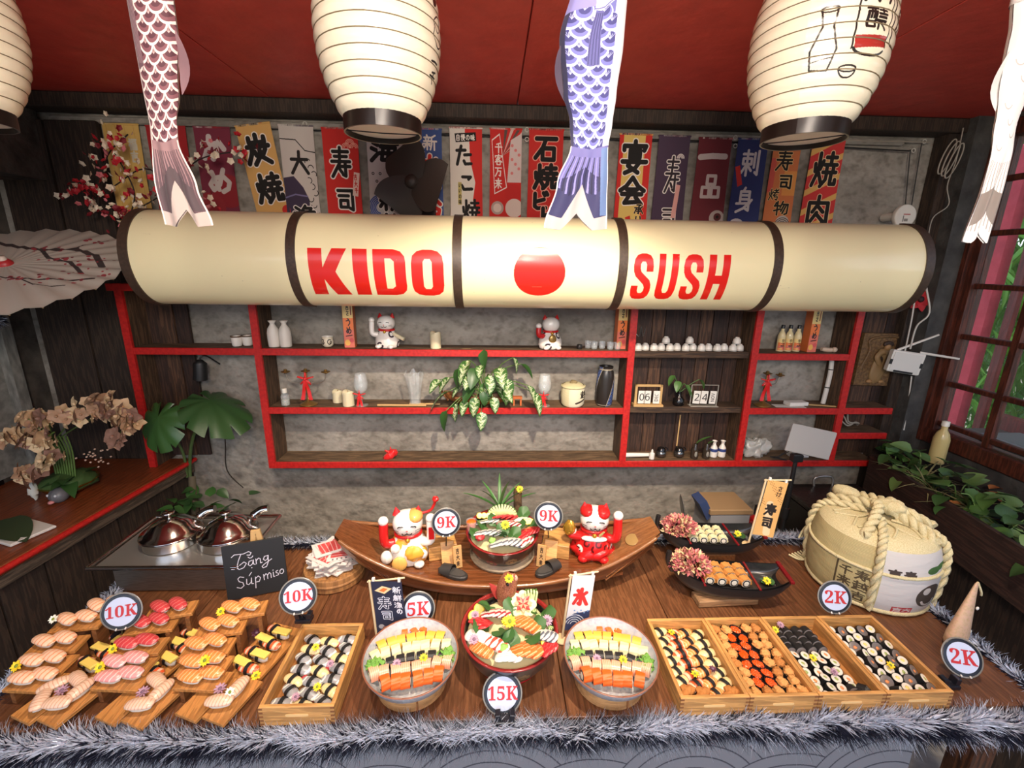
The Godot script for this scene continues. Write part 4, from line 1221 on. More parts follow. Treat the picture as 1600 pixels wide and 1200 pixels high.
# ---------------------------------------------------------------- left side: counter, umbrella, orchids, monstera
func build_left() -> void:
	var top := wood("counter_wood", c8(96,42,22), c8(142,72,38), 2,0.35,81)
	var dark := mats["dark_timber"] as StandardMaterial3D
	var o := thing("side_counter", "reddish brown side counter with a red front edge under the orchids", "counter")
	part(o, "top", mb().slab_poly(pv2([-2.318,-2.36,-1.625,-2.36,-1.76,-0.9,-2.318,-0.9]), 0.035, at(Vector3(0,0.8825,0)), 0.003).mesh(), top)
	part(o, "edge_strip", mb().tube([Vector3(-1.622,0.886,-2.38), Vector3(-1.757,0.886,-0.9)], [0.012], 8).mesh(), mats["red_paint"], Transform3D.IDENTITY, "dull red front edge")
	part(o, "rail", mb().slab_poly(pv2([-1.70,-2.38,-1.635,-2.38,-1.775,-0.9,-1.84,-0.9]), 0.05, at(Vector3(0,0.839,0))).mesh(), wood("old_rail", c8(50,38,30), c8(98,82,66), 2,0.8,83))
	for k in 9:
		var z := -2.33 + 0.16 * k
		part(o, "front_board", mb().box(Vector3(-1.675 - 0.0909 * (z + 2.385) , 0.405, z), Vector3(0.025,0.81,0.152), Basis(Vector3.UP, -0.0907), 0.003).mesh(), dark)
	# umbrella
	var p := Pad.new(1024,1024, c8(176,168,156))
	var br := c8(58,48,46)
	var rd := c8(150,56,62)
	# the canopy is drawn flat: centre of the picture is the hub
	p.path(v2([300,250,420,300,560,330,700,300,820,360,900,470]), 14, br)
	p.path(v2([560,330,640,420,760,460,860,560]), 9, br)
	p.path(v2([512,640,660,650,800,640,940,610]), 5, br)
	p.path(v2([660,650,740,700,860,690]), 3, br)
	p.path(v2([700,300,690,230,760,170]), 6, br)
	p.path(v2([200,560,300,620,420,600]), 5, br)
	rng.seed = 77
	for k in 90:
		var q: Vector2 = [Vector2(820,400), Vector2(720,440), Vector2(800,640), Vector2(640,660), Vector2(560,320), Vector2(740,190), Vector2(300,600), Vector2(880,520)][k % 8] + Vector2(rng.randfn(0,46), rng.randfn(0,26))
		p.disc(q, rng.randf_range(4,11), rd if k % 3 else c8(112,40,46))
	var um := thing("paper_umbrella", "open grey-white paper umbrella painted with plum branches and a red hub", "umbrella", Transform3D(Basis.from_euler(Vector3(0.42,0.1,-0.03)), Vector3(-1.8396,1.9155,-1.86)))
	var can := mb()
	var nrib := 28
	for side in [1.0,-1.0]:
		var s: float = side
		var f := func(u: float, v: float) -> Vector3:
			var a := TAU * u * s
			var fold := 0.006 * cos(u * TAU * nrib) * v
			return Vector3(sin(a) * 0.385 * v, -0.02 * v * v + 0.006 * v + fold - (0.002 if s < 0 else 0.0), cos(a) * 0.385 * v)
		var base := can.v.size()
		can.grid(nrib * 4,10, f)
		for k in range(base, can.v.size()): can.uv[k] = Vector2(0.5 + can.v[k].x / 0.8,0.5 + can.v[k].z / 0.8)
	var um_m := printed("umbrella_paper", p, 0.8)
	part(um, "canopy", can.mesh(), um_m)
	var hub_m := mat("hub_red", c8(168,42,44), 0.4)
	part(um, "hub", lathed("umhub", [0.026,-0.01,0.026,0.006,0.018,0.016,0.008,0.02,0,0.021]), hub_m)
	part(um, "hub_tip", lathed("umtip", [0.014,0.018,0.012,0.03,0.0,0.032]), mat("hub_pale", c8(206,190,176), 0.5))
	for k in nrib:
		var a := TAU * (k + 0.5) / nrib
		var rp := []
		for j in 5:
			var v := 0.1 + 0.9 * j / 4.0
			rp.append(Vector3(sin(a) * 0.378 * v, -0.02 * v * v + 0.006 * v - 0.012, cos(a) * 0.378 * v))
		part(um, "rib", mb().tube(rp, [0.003], 5).mesh(), mat("rib_bamboo", c8(150,126,90), 0.7))
	part(um, "stick", mb().tube([Vector3(0,-0.01,0), Vector3(0,-0.1,0)], [0.008], 8).mesh(), mats["rib_bamboo"])
	# blossom branch
	rng.seed = 101
	var bl := thing("blossom_branch", "branch of red and white artificial blossom above the sign end", "branch")
	var bark := mat("blossom_bark", c8(40,28,24), 0.8)
	var tips := []
	for pr in [[Vector3(-1.8556,2.1465,-2.28), Vector3(-1.6638,2.2521,-2.24), Vector3(-1.4745,2.314,-2.2), Vector3(-1.2967,2.144,-2.15)], [Vector3(-1.8053,2.1201,-2.28), Vector3(-1.6685,2.3513,-2.22), Vector3(-1.5415,2.4492,-2.2)], [Vector3(-1.7083,2.1064,-2.26), Vector3(-1.4231,2.2253,-2.2), Vector3(-1.267,2.3566,-2.2), Vector3(-1.0696,2.4032,-2.22)], [Vector3(-1.7083,2.1064,-2.26), Vector3(-1.4779,2.1435,-2.18), Vector3(-1.229,2.1746,-2.18)], [Vector3(-1.6229,2.1047,-2.22), Vector3(-1.7355,2.2216,-2.22), Vector3(-1.8549,2.2233,-2.25)], [Vector3(-1.6229,2.1047,-2.22), Vector3(-1.523,2.2163,-2.15), Vector3(-1.5941,2.3698,-2.18)]]:
		var sp := smooth(pr, 7)
		part(bl, "twig", mb().tube(sp, [0.006,0.005,0.004,0.003], 6).mesh(), bark)
		for k in range(2, sp.size()): tips.append(sp[k])
	var pet := []
	for t in 2:
		var fm := mb()
		for k in 5: fm.leaf(at(Vector3.ZERO, k * 72.0,-32.0), 0.014,0.014,0.2,0.3,0.7,3)
		fm.blob(Vector3(0,0.003,0), Vector3(0.003,0.003,0.003), 6,4)
		pet.append(fm.mesh())
	var cols := [mat("blossom_red", c8(176,28,40), 0.6), mat("blossom_cream", c8(222,206,182), 0.6), mat("blossom_pink", c8(196,108,112), 0.6), mat("blossom_wine", c8(120,22,34), 0.6)]
	for k in 290:
		var q: Vector3 = tips[rng.randi() % tips.size()] + Vector3(rng.randfn(0,0.03), rng.randfn(0,0.026), rng.randf_range(0,0.05))
		part(bl, "blossom", pet[0], cols[[0,1,1,2,3,0,1][rng.randi() % 7]], at(q, rng.randf() * 360, rng.randf_range(30,110), rng.randf_range(-40,40), rng.randf_range(0.7,1.3)))
	# orchids on the counter
	rng.seed = 55
	var oc := thing("orchid_arrangement", "arrangement of dusty beige orchids in a gold bowl on the side counter", "flowers", at(Vector3(-1.945,0.9,-2.0)))
	part(oc, "bowl", lathed("goldbowl", [0,0.0,0.05,0.0,0.055,0.008,0.09,0.03,0.105,0.05,0.108,0.052,0.1,0.05,0.05,0.04,0,0.04], 28), mat("gold", c8(190,142,66), 0.25,0.9))
	var green := mat("moss_green", c8(58,84,36), 0.8)
	part(oc, "moss", mb().blob(Vector3(0,0.05,0), Vector3(0.1,0.045,0.09), 20,10,1,1, Basis.IDENTITY, 0.35,0.3,4).mesh(), green)
	for k in 7: part(oc, "leaf", mb().leaf(at(Vector3(rng.randf_range(-0.05,0.05), 0.06, rng.randf_range(-0.03,0.05)), rng.randf() * 360, rng.randf_range(-50,10)), rng.randf_range(0.09,0.15), 0.06,0.5,0.2,0.5,7).mesh(), mat("orchid_leaf", c8(52,86,40), 0.45))
	for k in 9: part(oc, "stem", mb().tube(smooth([Vector3(0.01 * k - 0.03,0.06,0.02), Vector3(0.012 * k - 0.03,0.2,0.02), Vector3(0.016 * k - 0.06,0.28,0.03)], 4), [0.0035], 5).mesh(), mat("orchid_stem", c8(84,112,52), 0.5))
	var bloom := mb()
	for k in 5: bloom.leaf(at(Vector3.ZERO, k * 72.0,-20.0), 0.036,0.034,0.25,0.25,0.62,6)
	bloom.blob(Vector3(0,0.006,0.004), Vector3(0.007,0.009,0.007), 8,6)
	var bm := bloom.mesh()
	var bc := [mat("orchid_beige", c8(190,158,120), 0.6), mat("orchid_tan", c8(164,128,98), 0.6), mat("orchid_pale", c8(208,182,142), 0.6), mat("orchid_rose", c8(132,98,82), 0.6)]
	var inv := oc.transform.affine_inverse()
	for arr in [[Vector3(-1.9531,1.2238,-1.8), Vector3(-1.8947,1.3016,-1.85), Vector3(-1.8424,1.2034,-1.85), 16], [Vector3(-1.8838,1.3052,-1.88), Vector3(-1.8591,1.1707,-1.86), Vector3(-1.9014,1.0783,-1.84), 24], [Vector3(-1.8488,1.2912,-1.88), Vector3(-1.7228,1.2986,-1.9), Vector3(-1.5869,1.3272,-1.9), 24], [Vector3(-1.7618,1.3105,-1.95), Vector3(-1.5951,1.3633,-1.92), Vector3(-1.5223,1.2558,-1.9), 22], [Vector3(-1.6553,1.3107,-1.95), Vector3(-1.5753,1.263,-1.92), Vector3(-1.6157,1.183,-1.9), 16], [Vector3(-1.9572,1.2636,-1.84), Vector3(-1.883,1.2075,-1.84), Vector3(-1.7973,1.2497,-1.84), 14], [Vector3(-1.9563,1.0639,-1.84), Vector3(-1.8525,1.1217,-1.84), Vector3(-1.8109,1.1562,-1.86), 20]]:
		var sp := smooth([arr[0], arr[1], arr[2]], 8)
		var lp := []
		for q in sp: lp.append(inv * q)
		part(oc, "flower_stalk", mb().tube(smooth([Vector3(0,0.06,0), Vector3(0,0.24,0.02), lp[0]], 5) + lp, [0.0028], 5).mesh(), mats["orchid_stem"])
		for k in arr[3]:
			var q: Vector3 = lp[rng.randi() % lp.size()] + Vector3(rng.randfn(0,0.014), rng.randfn(0,0.016), rng.randf_range(-0.01,0.03))
			part(oc, "bloom", bm, bc[rng.randi() % 4], at(q, rng.randf_range(-60,60), rng.randf_range(35,110), rng.randf() * 90, rng.randf_range(0.7,1.25)))
	var sp2 := mb()
	for k in 24: sp2.blob(Vector3(0.1 + rng.randf() * 0.1,0.13 + rng.randf() * 0.08, rng.randf_range(-0.03,0.06)), Vector3(0.005,0.004,0.005), 6,4)
	part(oc, "filler_buds", sp2.mesh(), mat("bud_pale", c8(190,160,140), 0.7))
	part(oc, "white_spray", mb().blob(Vector3(-0.075,0.05,0.09), Vector3(0.018,0.04,0.016), 12,10,1,1, Basis.IDENTITY, 0.5,0.5,3).mesh(), mat("spray_white", c8(206,204,190), 0.8))
	# bird
	var bd := thing("bird_figurine", "round grey ceramic bird figurine with a pink beak before the orchids", "figurine", at(Vector3(-1.905,0.9,-1.9)))
	part(bd, "body", mb().blob(Vector3(0,0.032,0), Vector3(0.036,0.034,0.036), 18,12).mesh(), mat("bird_grey", c8(98,98,100), 0.4))
	part(bd, "beak", mb().blob(Vector3(-0.006,0.014,0.034), Vector3(0.012,0.008,0.012), 10,6).mesh(), mat("bird_pink", c8(206,132,128), 0.4))
	part(bd, "eye", mb().blob(Vector3(0.013,0.042,0.03), Vector3(0.006,0.006,0.005), 8,6).mesh(), mat("bird_white", c8(190,190,190), 0.4))
	part(bd, "eye", mb().blob(Vector3(-0.022,0.042,0.026), Vector3(0.006,0.006,0.005), 8,6).mesh(), mats["bird_white"])
	var nk := thing("leaf_napkin", "folded white napkin under a large dark leaf on the side counter", "napkin", at(Vector3(-1.8506,0.902,-1.6555), -20))
	part(nk, "cloth", mb().box(Vector3(0,0.006,0), Vector3(0.2,0.012,0.14), Basis.IDENTITY, 0.003).mesh(), mat("napkin_white", c8(206,200,190), 0.9))
	part(nk, "leaf", mb().leaf(at(Vector3(-0.13,0.02,-0.01), 80), 0.26,0.13,0.05,0.12,0.5,8).mesh(), mat("napkin_leaf", c8(52,66,40), 0.5))
	# monstera climbing the wall
	var mo := thing("monstera", "monstera with two big split leaves climbing the concrete wall", "plant", at(Vector3(-1.6001,0.6603,-2.28)))
	var mi := mo.transform.affine_inverse()
	var split := func(R: float, sd: int) -> ArrayMesh:
		var b := mb()
		for side in [1.0,-1.0]:
			var s: float = side
			var f := func(u: float, v: float) -> Vector3:
				var a := (u - 0.5) * TAU * 0.94 * s
				var e := R * (0.86 + 0.22 * cos(a) - 0.16 * pow(absf(a) / PI, 3.0))
				var cut := absf(sin(a * 5.0 + 0.4))
				var keep := 1.0 if cut > 0.22 else 0.55 + 0.45 * cut / 0.22
				var r := e * minf(v, keep + 0.02 * v)
				return Vector3(sin(a) * r * 0.88,-0.35 * r * r / R + 0.03 * sin(a * 10.0) * v * v * R - 0.0006 * (1.0 - s), cos(a) * r + R * 0.25)
			b.grid(90,8, f)
		return b.mesh()
	var mg := mat("monstera_green", c8(56,92,44), 0.4)
	part(mo, "leaf", split.call(0.155,1), mg, mi * at(Vector3(-1.6109,1.2358,-2.18), -12,62,0))
	part(mo, "leaf", split.call(0.20,2), mats.get("monstera_dark", mat("monstera_dark", c8(50,80,42), 0.4)), mi * at(Vector3(-1.4329,1.29,-2.24), 66,24,4))
	part(mo, "stem", mb().tube(smooth([Vector3.ZERO, mi * Vector3(-1.6283,0.8242,-2.33), mi * Vector3(-1.5684,1.0211,-2.3), mi * Vector3(-1.457,1.21,-2.26)], 6), [0.016,0.014,0.011,0.008], 8).mesh(), mat("monstera_stem", c8(70,90,46), 0.6))
	part(mo, "stem", mb().tube(smooth([mi * Vector3(-1.6448,0.8053,-2.33), mi * Vector3(-1.626,0.9671,-2.3), mi * Vector3(-1.6344,1.1214,-2.24)], 6), [0.009,0.007], 8).mesh(), mats["monstera_stem"])
	part(mo, "trunk", mb().tube(smooth([Vector3(0,-0.75,0), Vector3(0.0,-0.3,0.01), Vector3(0.0,0.02,0), mi * Vector3(-1.6213,0.8052,-2.33)], 6), [0.022,0.02,0.018], 8).mesh(), mat("monstera_trunk", c8(88,78,60), 0.8))
	part(mo, "aerial_root", mb().tube(smooth([mi * Vector3(-1.3697,1.2379,-2.28), mi * Vector3(-1.4352,0.9966,-2.36), mi * Vector3(-1.4612,0.8184,-2.38), mi * Vector3(-1.3889,0.713,-2.38)], 6), [0.003], 5).mesh(), mat("root_dark", c8(44,36,28), 0.8))
	rng.seed = 71
	for k in 26:
		var q := Vector3(-1.5217,0.7238,-2.2) + Vector3(rng.randfn(0,0.09), rng.randfn(0,0.035), rng.randf_range(-0.1,0.1))
		part(mo, "small_leaf", mb().leaf(Transform3D.IDENTITY, 0.075,0.05,0.3,0.2,0.5,5).mesh(), [mg, mats["monstera_dark"]][k % 2], mi * at(q, rng.randf() * 360, rng.randf_range(-40,50), rng.randf_range(-30,30)))
	part(mo, "pot", mb().lathe(v2([0,-0.75,0.11,-0.75,0.14,-0.1,0.15,-0.1,0.15,-0.06,0.13,-0.06,0.12,-0.1,0,-0.1]), 24).mesh(), mat("clay_pot", c8(70,54,46), 0.8), at(Vector3(0.1,0.0,0.1)))
	# small black lamp under the shelf
	var lp := thing("clip_lamp", "small black metal lamp hanging below the shelf beside the monstera", "lamp", at(Vector3(-1.46,1.4086,-2.29), 0,0,-8))
	part(lp, "shade", lathed("clipshade", [0,0.052,0.012,0.052,0.016,0.046,0.03,0.034,0.032,-0.05,0.029,-0.05,0.028,0.03,0,0.036]), mat("lamp_dark", c8(24,23,23), 0.5))
	part(lp, "hook", mb().tube(smooth([Vector3(0,0.05,0), Vector3(0.004,0.066,0), Vector3(0.02,0.07,-0.02), Vector3(0.05,0.02,-0.08)], 5), [0.004], 6).mesh(), mats["lamp_dark"])
	# wall fan
	var fan := thing("wall_fan", "dark brown wall fan with broad drooping blades before the white banner", "fan", at(Vector3(-0.3427,2.3028,-2.3)))
	var fm := mat("fan_brown", c8(54,46,40), 0.55)
	part(fan, "motor", mb().blob(Vector3(0.0,0,0.0), Vector3(0.045,0.05,0.06), 18,12,0.8,0.8).mesh(), fm)
	part(fan, "hub", lathed("fanhub", [0.03,0.0,0.03,0.02,0.02,0.03,0.0,0.034]), fm, at(Vector3(-0.02,-0.01,0.06), -20,80))
	for k in 3:
		var a := 120.0 * k + 20.0
		var bf := func(u: float, v: float) -> Vector3:
			var w := 0.03 + 0.085 * sin(PI * minf(v * 0.62 + 0.08,1.0))
			return Vector3((u - 0.5) * 2.0 * w, v * 0.15,0.035 * (u - 0.5) * 2.0 * v + 0.01 * v)
		var bg := func(u: float, v: float) -> Vector3: return bf.call(1.0 - u, v) - Vector3(0,0,0.003)
		part(fan, "blade", mb().grid(6,8, bf).grid(6,8, bg).mesh(), fm, at(Vector3(-0.02,-0.01,0.07), -20,0, a))
	part(fan, "wall_mount", mb().box(Vector3(0.03,-0.1,-0.05), Vector3(0.07,0.26,0.05), Basis.IDENTITY, 0.01).mesh(), fm)

# ---------------------------------------------------------------- right side
func build_right() -> void:
	var wht := mat("router_white", c8(214,210,202), 0.4)
	var r := thing("wifi_router", "white wireless router with two angled aerials on the dark post", "router", at(Vector3(2.1439,1.4799,-2.25), -14,0,-7))
	part(r, "case", mb().box(Vector3.ZERO, Vector3(0.15,0.115,0.03), Basis.IDENTITY, 0.005).mesh(), wht)
	part(r, "front_panel", mb().box(Vector3(0,0,0.016), Vector3(0.13,0.095,0.003), Basis.IDENTITY, 0.001).mesh(), mat("router_pale", c8(204,202,196), 0.5))
	part(r, "port_slot", mb().box(Vector3(0,-0.05,0.013), Vector3(0.09,0.01,0.01)).mesh(), mat("port_black", c8(18,18,18), 0.5))
	for s in [-1.0,1.0]: part(r, "side_vent", mb().box(Vector3(0.07 * s, -0.005,0.017), Vector3(0.012,0.026,0.003)).mesh(), mats["port_black"])
	part(r, "aerial", mb().tube([Vector3(-0.05,0.055,-0.005), Vector3(0.085,0.165,0.03)], [0.007,0.005], 8).mesh(), wht)
	part(r, "aerial", mb().tube([Vector3(0.055,0.06,-0.005), Vector3(0.2,0.064,0.05)], [0.007,0.005], 8).mesh(), wht)
	part(r, "bracket", mb().box(Vector3(0,0.0,-0.035), Vector3(0.05,0.05,0.05)).mesh(), mats["port_black"])
	var cable := mat("white_cable", c8(196,190,180), 0.5)
	solo("white_cable", "wavy white cable dropping from the sign end to the router", "cable", mb().tube(smooth([Vector3(2.0905,2.0117,-2.2), Vector3(2.1053,1.8918,-2.2), Vector3(2.1631,1.7438,-2.2), Vector3(2.134,1.6708,-2.22), Vector3(2.148,1.5528,-2.24)], 6), [0.0045], 6).mesh(), cable)
	solo("white_cable", "straight pale cable running up beside the red flower", "cable", mb().tube(smooth([Vector3(2.1175,1.821,-2.25), Vector3(2.1276,1.6993,-2.25), Vector3(2.142,1.5389,-2.26)], 6), [0.004], 6).mesh(), cable)
	solo("white_cable", "thin pale cable hanging from the router down to the planter", "cable", mb().tube(smooth([Vector3(2.2105,1.4021,-2.26), Vector3(2.2341,1.2865,-2.27), Vector3(2.2419,1.1003,-2.26)], 6), [0.004], 6).mesh(), cable)
	# red flower
	var fl := thing("red_flower", "red artificial flower pinned behind the sign end", "flower", at(Vector3(2.1899,1.799,-2.3), 0,78))
	for k in 6: part(fl, "petal", mb().leaf(at(Vector3.ZERO, k * 60.0 + 14.0,-14.0), 0.066,0.05,0.2,0.2,0.6,6).mesh(), mat("flower_red", c8(178,26,30), 0.6))
	part(fl, "heart", mb().blob(Vector3(0,0.01,0), Vector3(0.016,0.012,0.016), 10,6).mesh(), mat("flower_dark", c8(48,18,18), 0.7))
	# round white plate with marks
	var pl := Pad.new(128,128, c8(206,200,190))
	pl.rect(40,46,60,8, c8(160,60,56))
	pl.rect(40,60,8,50, c8(90,84,78))
	pl.rect(52,84,34,22, c8(120,112,104))
	var wp := thing("round_plate", "round white plastic wall plate just above the sign end", "plate", at(Vector3(2.0104,2.1991,-2.3), 0,90))
	part(wp, "disc", lathed("rplate", [0,-0.012,0.05,-0.012,0.055,-0.008,0.055,0.008,0.05,0.012,0,0.012], 28), mat("plate_white", c8(206,200,190), 0.5))
	var fm := mb().grid(1,1, func(u: float, v: float) -> Vector3: return Vector3((u - 0.5) * 0.074,0.0126, (v - 0.5) * 0.074)).mesh()
	part(wp, "mark", fm, printed("plate_mark", pl, 0.5))
	part(wp, "stand_off", mb().tube([Vector3(-0.03,-0.01,0), Vector3(-0.03,-0.085,0)], [0.02], 10).mesh(), mats["plate_white"])
	# loose cable loops on the corner post
	for k in 3:
		var pts := []
		for j in 15:
			var a := TAU * j / 14.0
			pts.append(Vector3(2.1131,2.4581,-2.25) + Vector3(0.022 * cos(a) + 0.012 * k + 0.02 * sin(a), 0.075 * sin(a) - 0.01 * k, 0.008 * k))
		solo("cable_loop", "loop of pale cable hanging on the dark corner post", "cable", mb().tube(smooth(pts, 2), [0.003], 5, false).mesh(), mat("loop_pale", c8(150,142,130), 0.6), Transform3D.IDENTITY, "cable loops on the corner post")
	solo("dangling_wire", "thin pale wire trailing down the dark corner post", "wire", mb().tube(smooth([Vector3(2.1569,2.5802,-2.25), Vector3(2.1505,2.4434,-2.24), Vector3(2.137,2.3325,-2.24), Vector3(2.1661,2.2483,-2.24), Vector3(2.1052,2.1896,-2.24), Vector3(2.0929,2.1012,-2.23)], 6), [0.0028], 5).mesh(), mats["loop_pale"])
	for k in 2: solo("hanging_cord", "dark cord hanging from a ring hook to the round plate", "cord", mb().tube([Vector3(2.0718,2.5391,-2.36) + Vector3(-0.05 * k, -0.03 * k, 0), Vector3(2.0628,2.2056,-2.36) + Vector3(0.03 * (1 - k) , 0.02,0)], [0.0025], 5).mesh(), mats["black_wire"], Transform3D.IDENTITY, "dark cords to the round plate")
	# carved relief
	var rl := thing("carved_relief", "brown carved relief panel of a robed figure beneath a tree", "relief", at(Vector3(2.0971,1.4701,-2.36), 0,0,-1.0))
	var rw := rough_mat("relief_wood", [0.0, c8(70,48,26), 0.5, c8(104,76,44), 1.0, c8(128,98,60)], 0.6, Vector3(5,5,5), 0.02,5,91,0.8)
	part(rl, "panel", mb().box(Vector3.ZERO, Vector3(0.232,0.29,0.02), Basis.IDENTITY, 0.003).mesh(), rw)
	part(rl, "robe", mb().blob(Vector3(0.005,-0.03,0.012), Vector3(0.045,0.1,0.016), 16,14,1,0.8, Basis(Vector3.BACK, -0.18), 0.15,0.2,2).mesh(), mat("relief_tan", c8(132,104,66), 0.6))
	part(rl, "head", mb().blob(Vector3(0.022,0.072,0.016), Vector3(0.018,0.02,0.014), 12,8).mesh(), mat("relief_skin", c8(150,112,70), 0.6))
	part(rl, "hair", mb().blob(Vector3(0.026,0.088,0.013), Vector3(0.03,0.018,0.012), 12,8).mesh(), mat("relief_dark", c8(52,34,22), 0.7))
	part(rl, "sleeve", mb().tube(smooth([Vector3(0.0,0.05,0.018), Vector3(-0.03,0.02,0.022), Vector3(-0.01,-0.02,0.024)], 4), [0.018,0.022,0.014], 8).mesh(), mats["relief_tan"])
	part(rl, "sash", mb().blob(Vector3(-0.012,0.0,0.022), Vector3(0.02,0.026,0.01), 10,8).mesh(), mats["relief_dark"])
	for s in [-0.035,0.03]: part(rl, "foot", mb().blob(Vector3(s, -0.118,0.014), Vector3(0.018,0.01,0.01), 10,6).mesh(), mats["relief_skin"])
	part(rl, "tree", mb().tube(smooth([Vector3(-0.1,-0.05,0.01), Vector3(-0.07,0.05,0.012), Vector3(-0.08,0.11,0.012), Vector3(0.02,0.13,0.012), Vector3(0.1,0.12,0.01)], 5), [0.014,0.01,0.007], 7).mesh(), rw)
	# tablet on a black pole
	var tb := thing("tablet_stand", "light grey flat screen seen from behind on a black pole stand", "stand", at(Vector3(1.546,1.1309,-2.02)))
	part(tb, "screen", mb().box(Vector3.ZERO, Vector3(0.205,0.14,0.008), Basis.from_euler(Vector3(-0.12,-0.18,-0.17)), 0.003).mesh(), mat("screen_grey", c8(150,148,146), 0.4))
	part(tb, "clamp", mb().box(Vector3(-0.045,-0.09,-0.012), Vector3(0.05,0.04,0.03), Basis.IDENTITY, 0.004).mesh(), mat("pole_black", c8(22,22,23), 0.45))
	part(tb, "pole", mb().tube([Vector3(-0.048,-0.07,-0.01), Vector3(-0.062,-0.98,0.0)], [0.01,0.012], 8).mesh(), mats["pole_black"])
	part(tb, "collar", mb().tube([Vector3(-0.053,-0.36,-0.008), Vector3(-0.054,-0.42,-0.008)], [0.018], 8).mesh(), mats["pole_black"])
	for k in 3: part(tb, "foot", mb().tube([Vector3(-0.062,-0.92,0), Vector3(-0.062 + 0.18 * sin(2.1 * k + 0.5), -1.02,0.12 * cos(2.1 * k + 0.5))], [0.009], 6).mesh(), mats["pole_black"])
	# black steel bench with a tray behind the barrel
	var bn := thing("black_bench", "black steel side bench with a flat tray top behind the straw barrel", "bench", at(Vector3(1.77,0,-2.0)))
	var bkm := mat("bench_black", c8(34,32,31), 0.35,0.3)
	part(bn, "body", mb().box(Vector3(0,0.39,0), Vector3(0.4,0.78,0.34), Basis.IDENTITY, 0.006).mesh(), bkm)
	part(bn, "tray", mb().box(Vector3(0.0,0.80,0.0), Vector3(0.43,0.03,0.4), Basis.IDENTITY, 0.008).mesh(), rough_mat("tray_steel", [0.0, c8(40,38,36), 1.0, c8(70,66,62)], 0.3, Vector3(4,4,4), 0.03,4,95,0.2, false, 0.6))
	part(bn, "handle", mb().tube(smooth([Vector3(-0.04,0.81,-0.17), Vector3(-0.04,0.86,-0.175), Vector3(0.05,0.865,-0.175), Vector3(0.06,0.815,-0.17)], 4), [0.006], 6).mesh(), mat("steel_thin", c8(160,156,150), 0.3,0.8))
	var ex := thing("fire_extinguisher", "red fire extinguisher on the floor behind the table", "extinguisher", at(Vector3(1.40,0,-2.1)))
	part(ex, "cylinder", lathed("exting", [0,0,0.055,0,0.06,0.01,0.06,0.6,0.05,0.65,0.02,0.68,0,0.68]), mat("ext_red", c8(168,26,26), 0.3))
	part(ex, "valve", mb().box(Vector3(0,0.71,0), Vector3(0.03,0.06,0.03), Basis.IDENTITY, 0.004).mesh(), mats["pole_black"])
	part(ex, "label_plate", mb().box(Vector3(-0.02,0.6,0.06), Vector3(0.04,0.05,0.004)).mesh(), mat("ext_white", c8(206,202,196), 0.5))
	var bxs := thing("carton", "pale grey carton with a tan lid on the floor behind the black boats", "box", at(Vector3(1.2,0,-2.1)))
	part(bxs, "body", mb().box(Vector3(0,0.37,0), Vector3(0.2,0.74,0.18), Basis.IDENTITY, 0.004).mesh(), mat("carton_grey", c8(132,132,134), 0.8))
	part(bxs, "lid", mb().box(Vector3(0,0.756,0), Vector3(0.22,0.03,0.19), Basis.IDENTITY, 0.004).mesh(), mat("carton_tan", c8(140,112,78), 0.8))
	part(bxs, "flap", mb().box(Vector3(-0.12,0.76,0.03), Vector3(0.04,0.1,0.1), Basis(Vector3.BACK, 0.5)).mesh(), mat("carton_blue", c8(44,60,98), 0.6))
	# planter below the window
	var pt := thing("window_planter", "dark timber planter box under the window", "planter")
	var pd := wood("planter_wood", c8(34,20,15), c8(66,42,32), 2,0.7,97)
	part(pt, "front_board", mb().slab_poly(pv2([2.03,-2.2,2.05,-2.2,1.90,-1.1,1.88,-1.1]), 0.22, at(Vector3(0,0.87,0)), 0.002).mesh(), pd)
	part(pt, "base_board", mb().slab_poly(pv2([2.05,-2.2,2.34,-2.2,2.34,-1.1,1.90,-1.1]), 0.02, at(Vector3(0,0.80,0))).mesh(), pd)
	part(pt, "end_board", mb().box(Vector3(2.19,0.87,-2.2), Vector3(0.3,0.22,0.02)).mesh(), pd)
	part(pt, "soil", mb().slab_poly(pv2([2.05,-2.19,2.33,-2.19,2.33,-1.1,1.905,-1.1]), 0.1, at(Vector3(0,0.88,0))).mesh(), mat("soil", c8(36,28,22), 0.95))
	part(pt, "stand", mb().slab_poly(pv2([2.1,-2.25,2.34,-2.25,2.34,-1.1,2.0,-1.1]), 0.78, at(Vector3(0,0.39,0))).mesh(), mats["dark_timber"])
	rng.seed = 44
	var gl := [mat("pothos_a", c8(72,106,48), 0.45), mat("pothos_b", c8(52,82,40), 0.45), mat("pothos_c", c8(98,126,66), 0.45)]
	var lf := mb().leaf(Transform3D.IDENTITY, 0.085,0.07,0.3,0.2,0.5,6).mesh()
	for k in 9:
		var z := -2.12 + 0.115 * k
		var c := Vector3(2.12 - 0.13 * (z + 2.2) * 0.8 + rng.randf_range(-0.03,0.05), 0.93, z)
		var pp := thing("planter_plant", "leafy green plant growing in the dark window planter", "plant", at(c), "plants in the window planter")
		for j in 15:
			var q := Vector3(rng.randfn(0,0.055), absf(rng.randfn(0.07,0.05)), rng.randfn(0,0.055))
			part(pp, "leaf", lf, gl[(j + k) % 3], at(q, rng.randf() * 360, rng.randf_range(-50,45), rng.randf_range(-25,25), rng.randf_range(0.6,1.15)))
			if j % 3 == 0: part(pp, "stem", mb().tube(smooth([Vector3.ZERO, q * Vector3(0.5,0.9,0.5), q], 3), [0.003], 5).mesh(), gl[2])
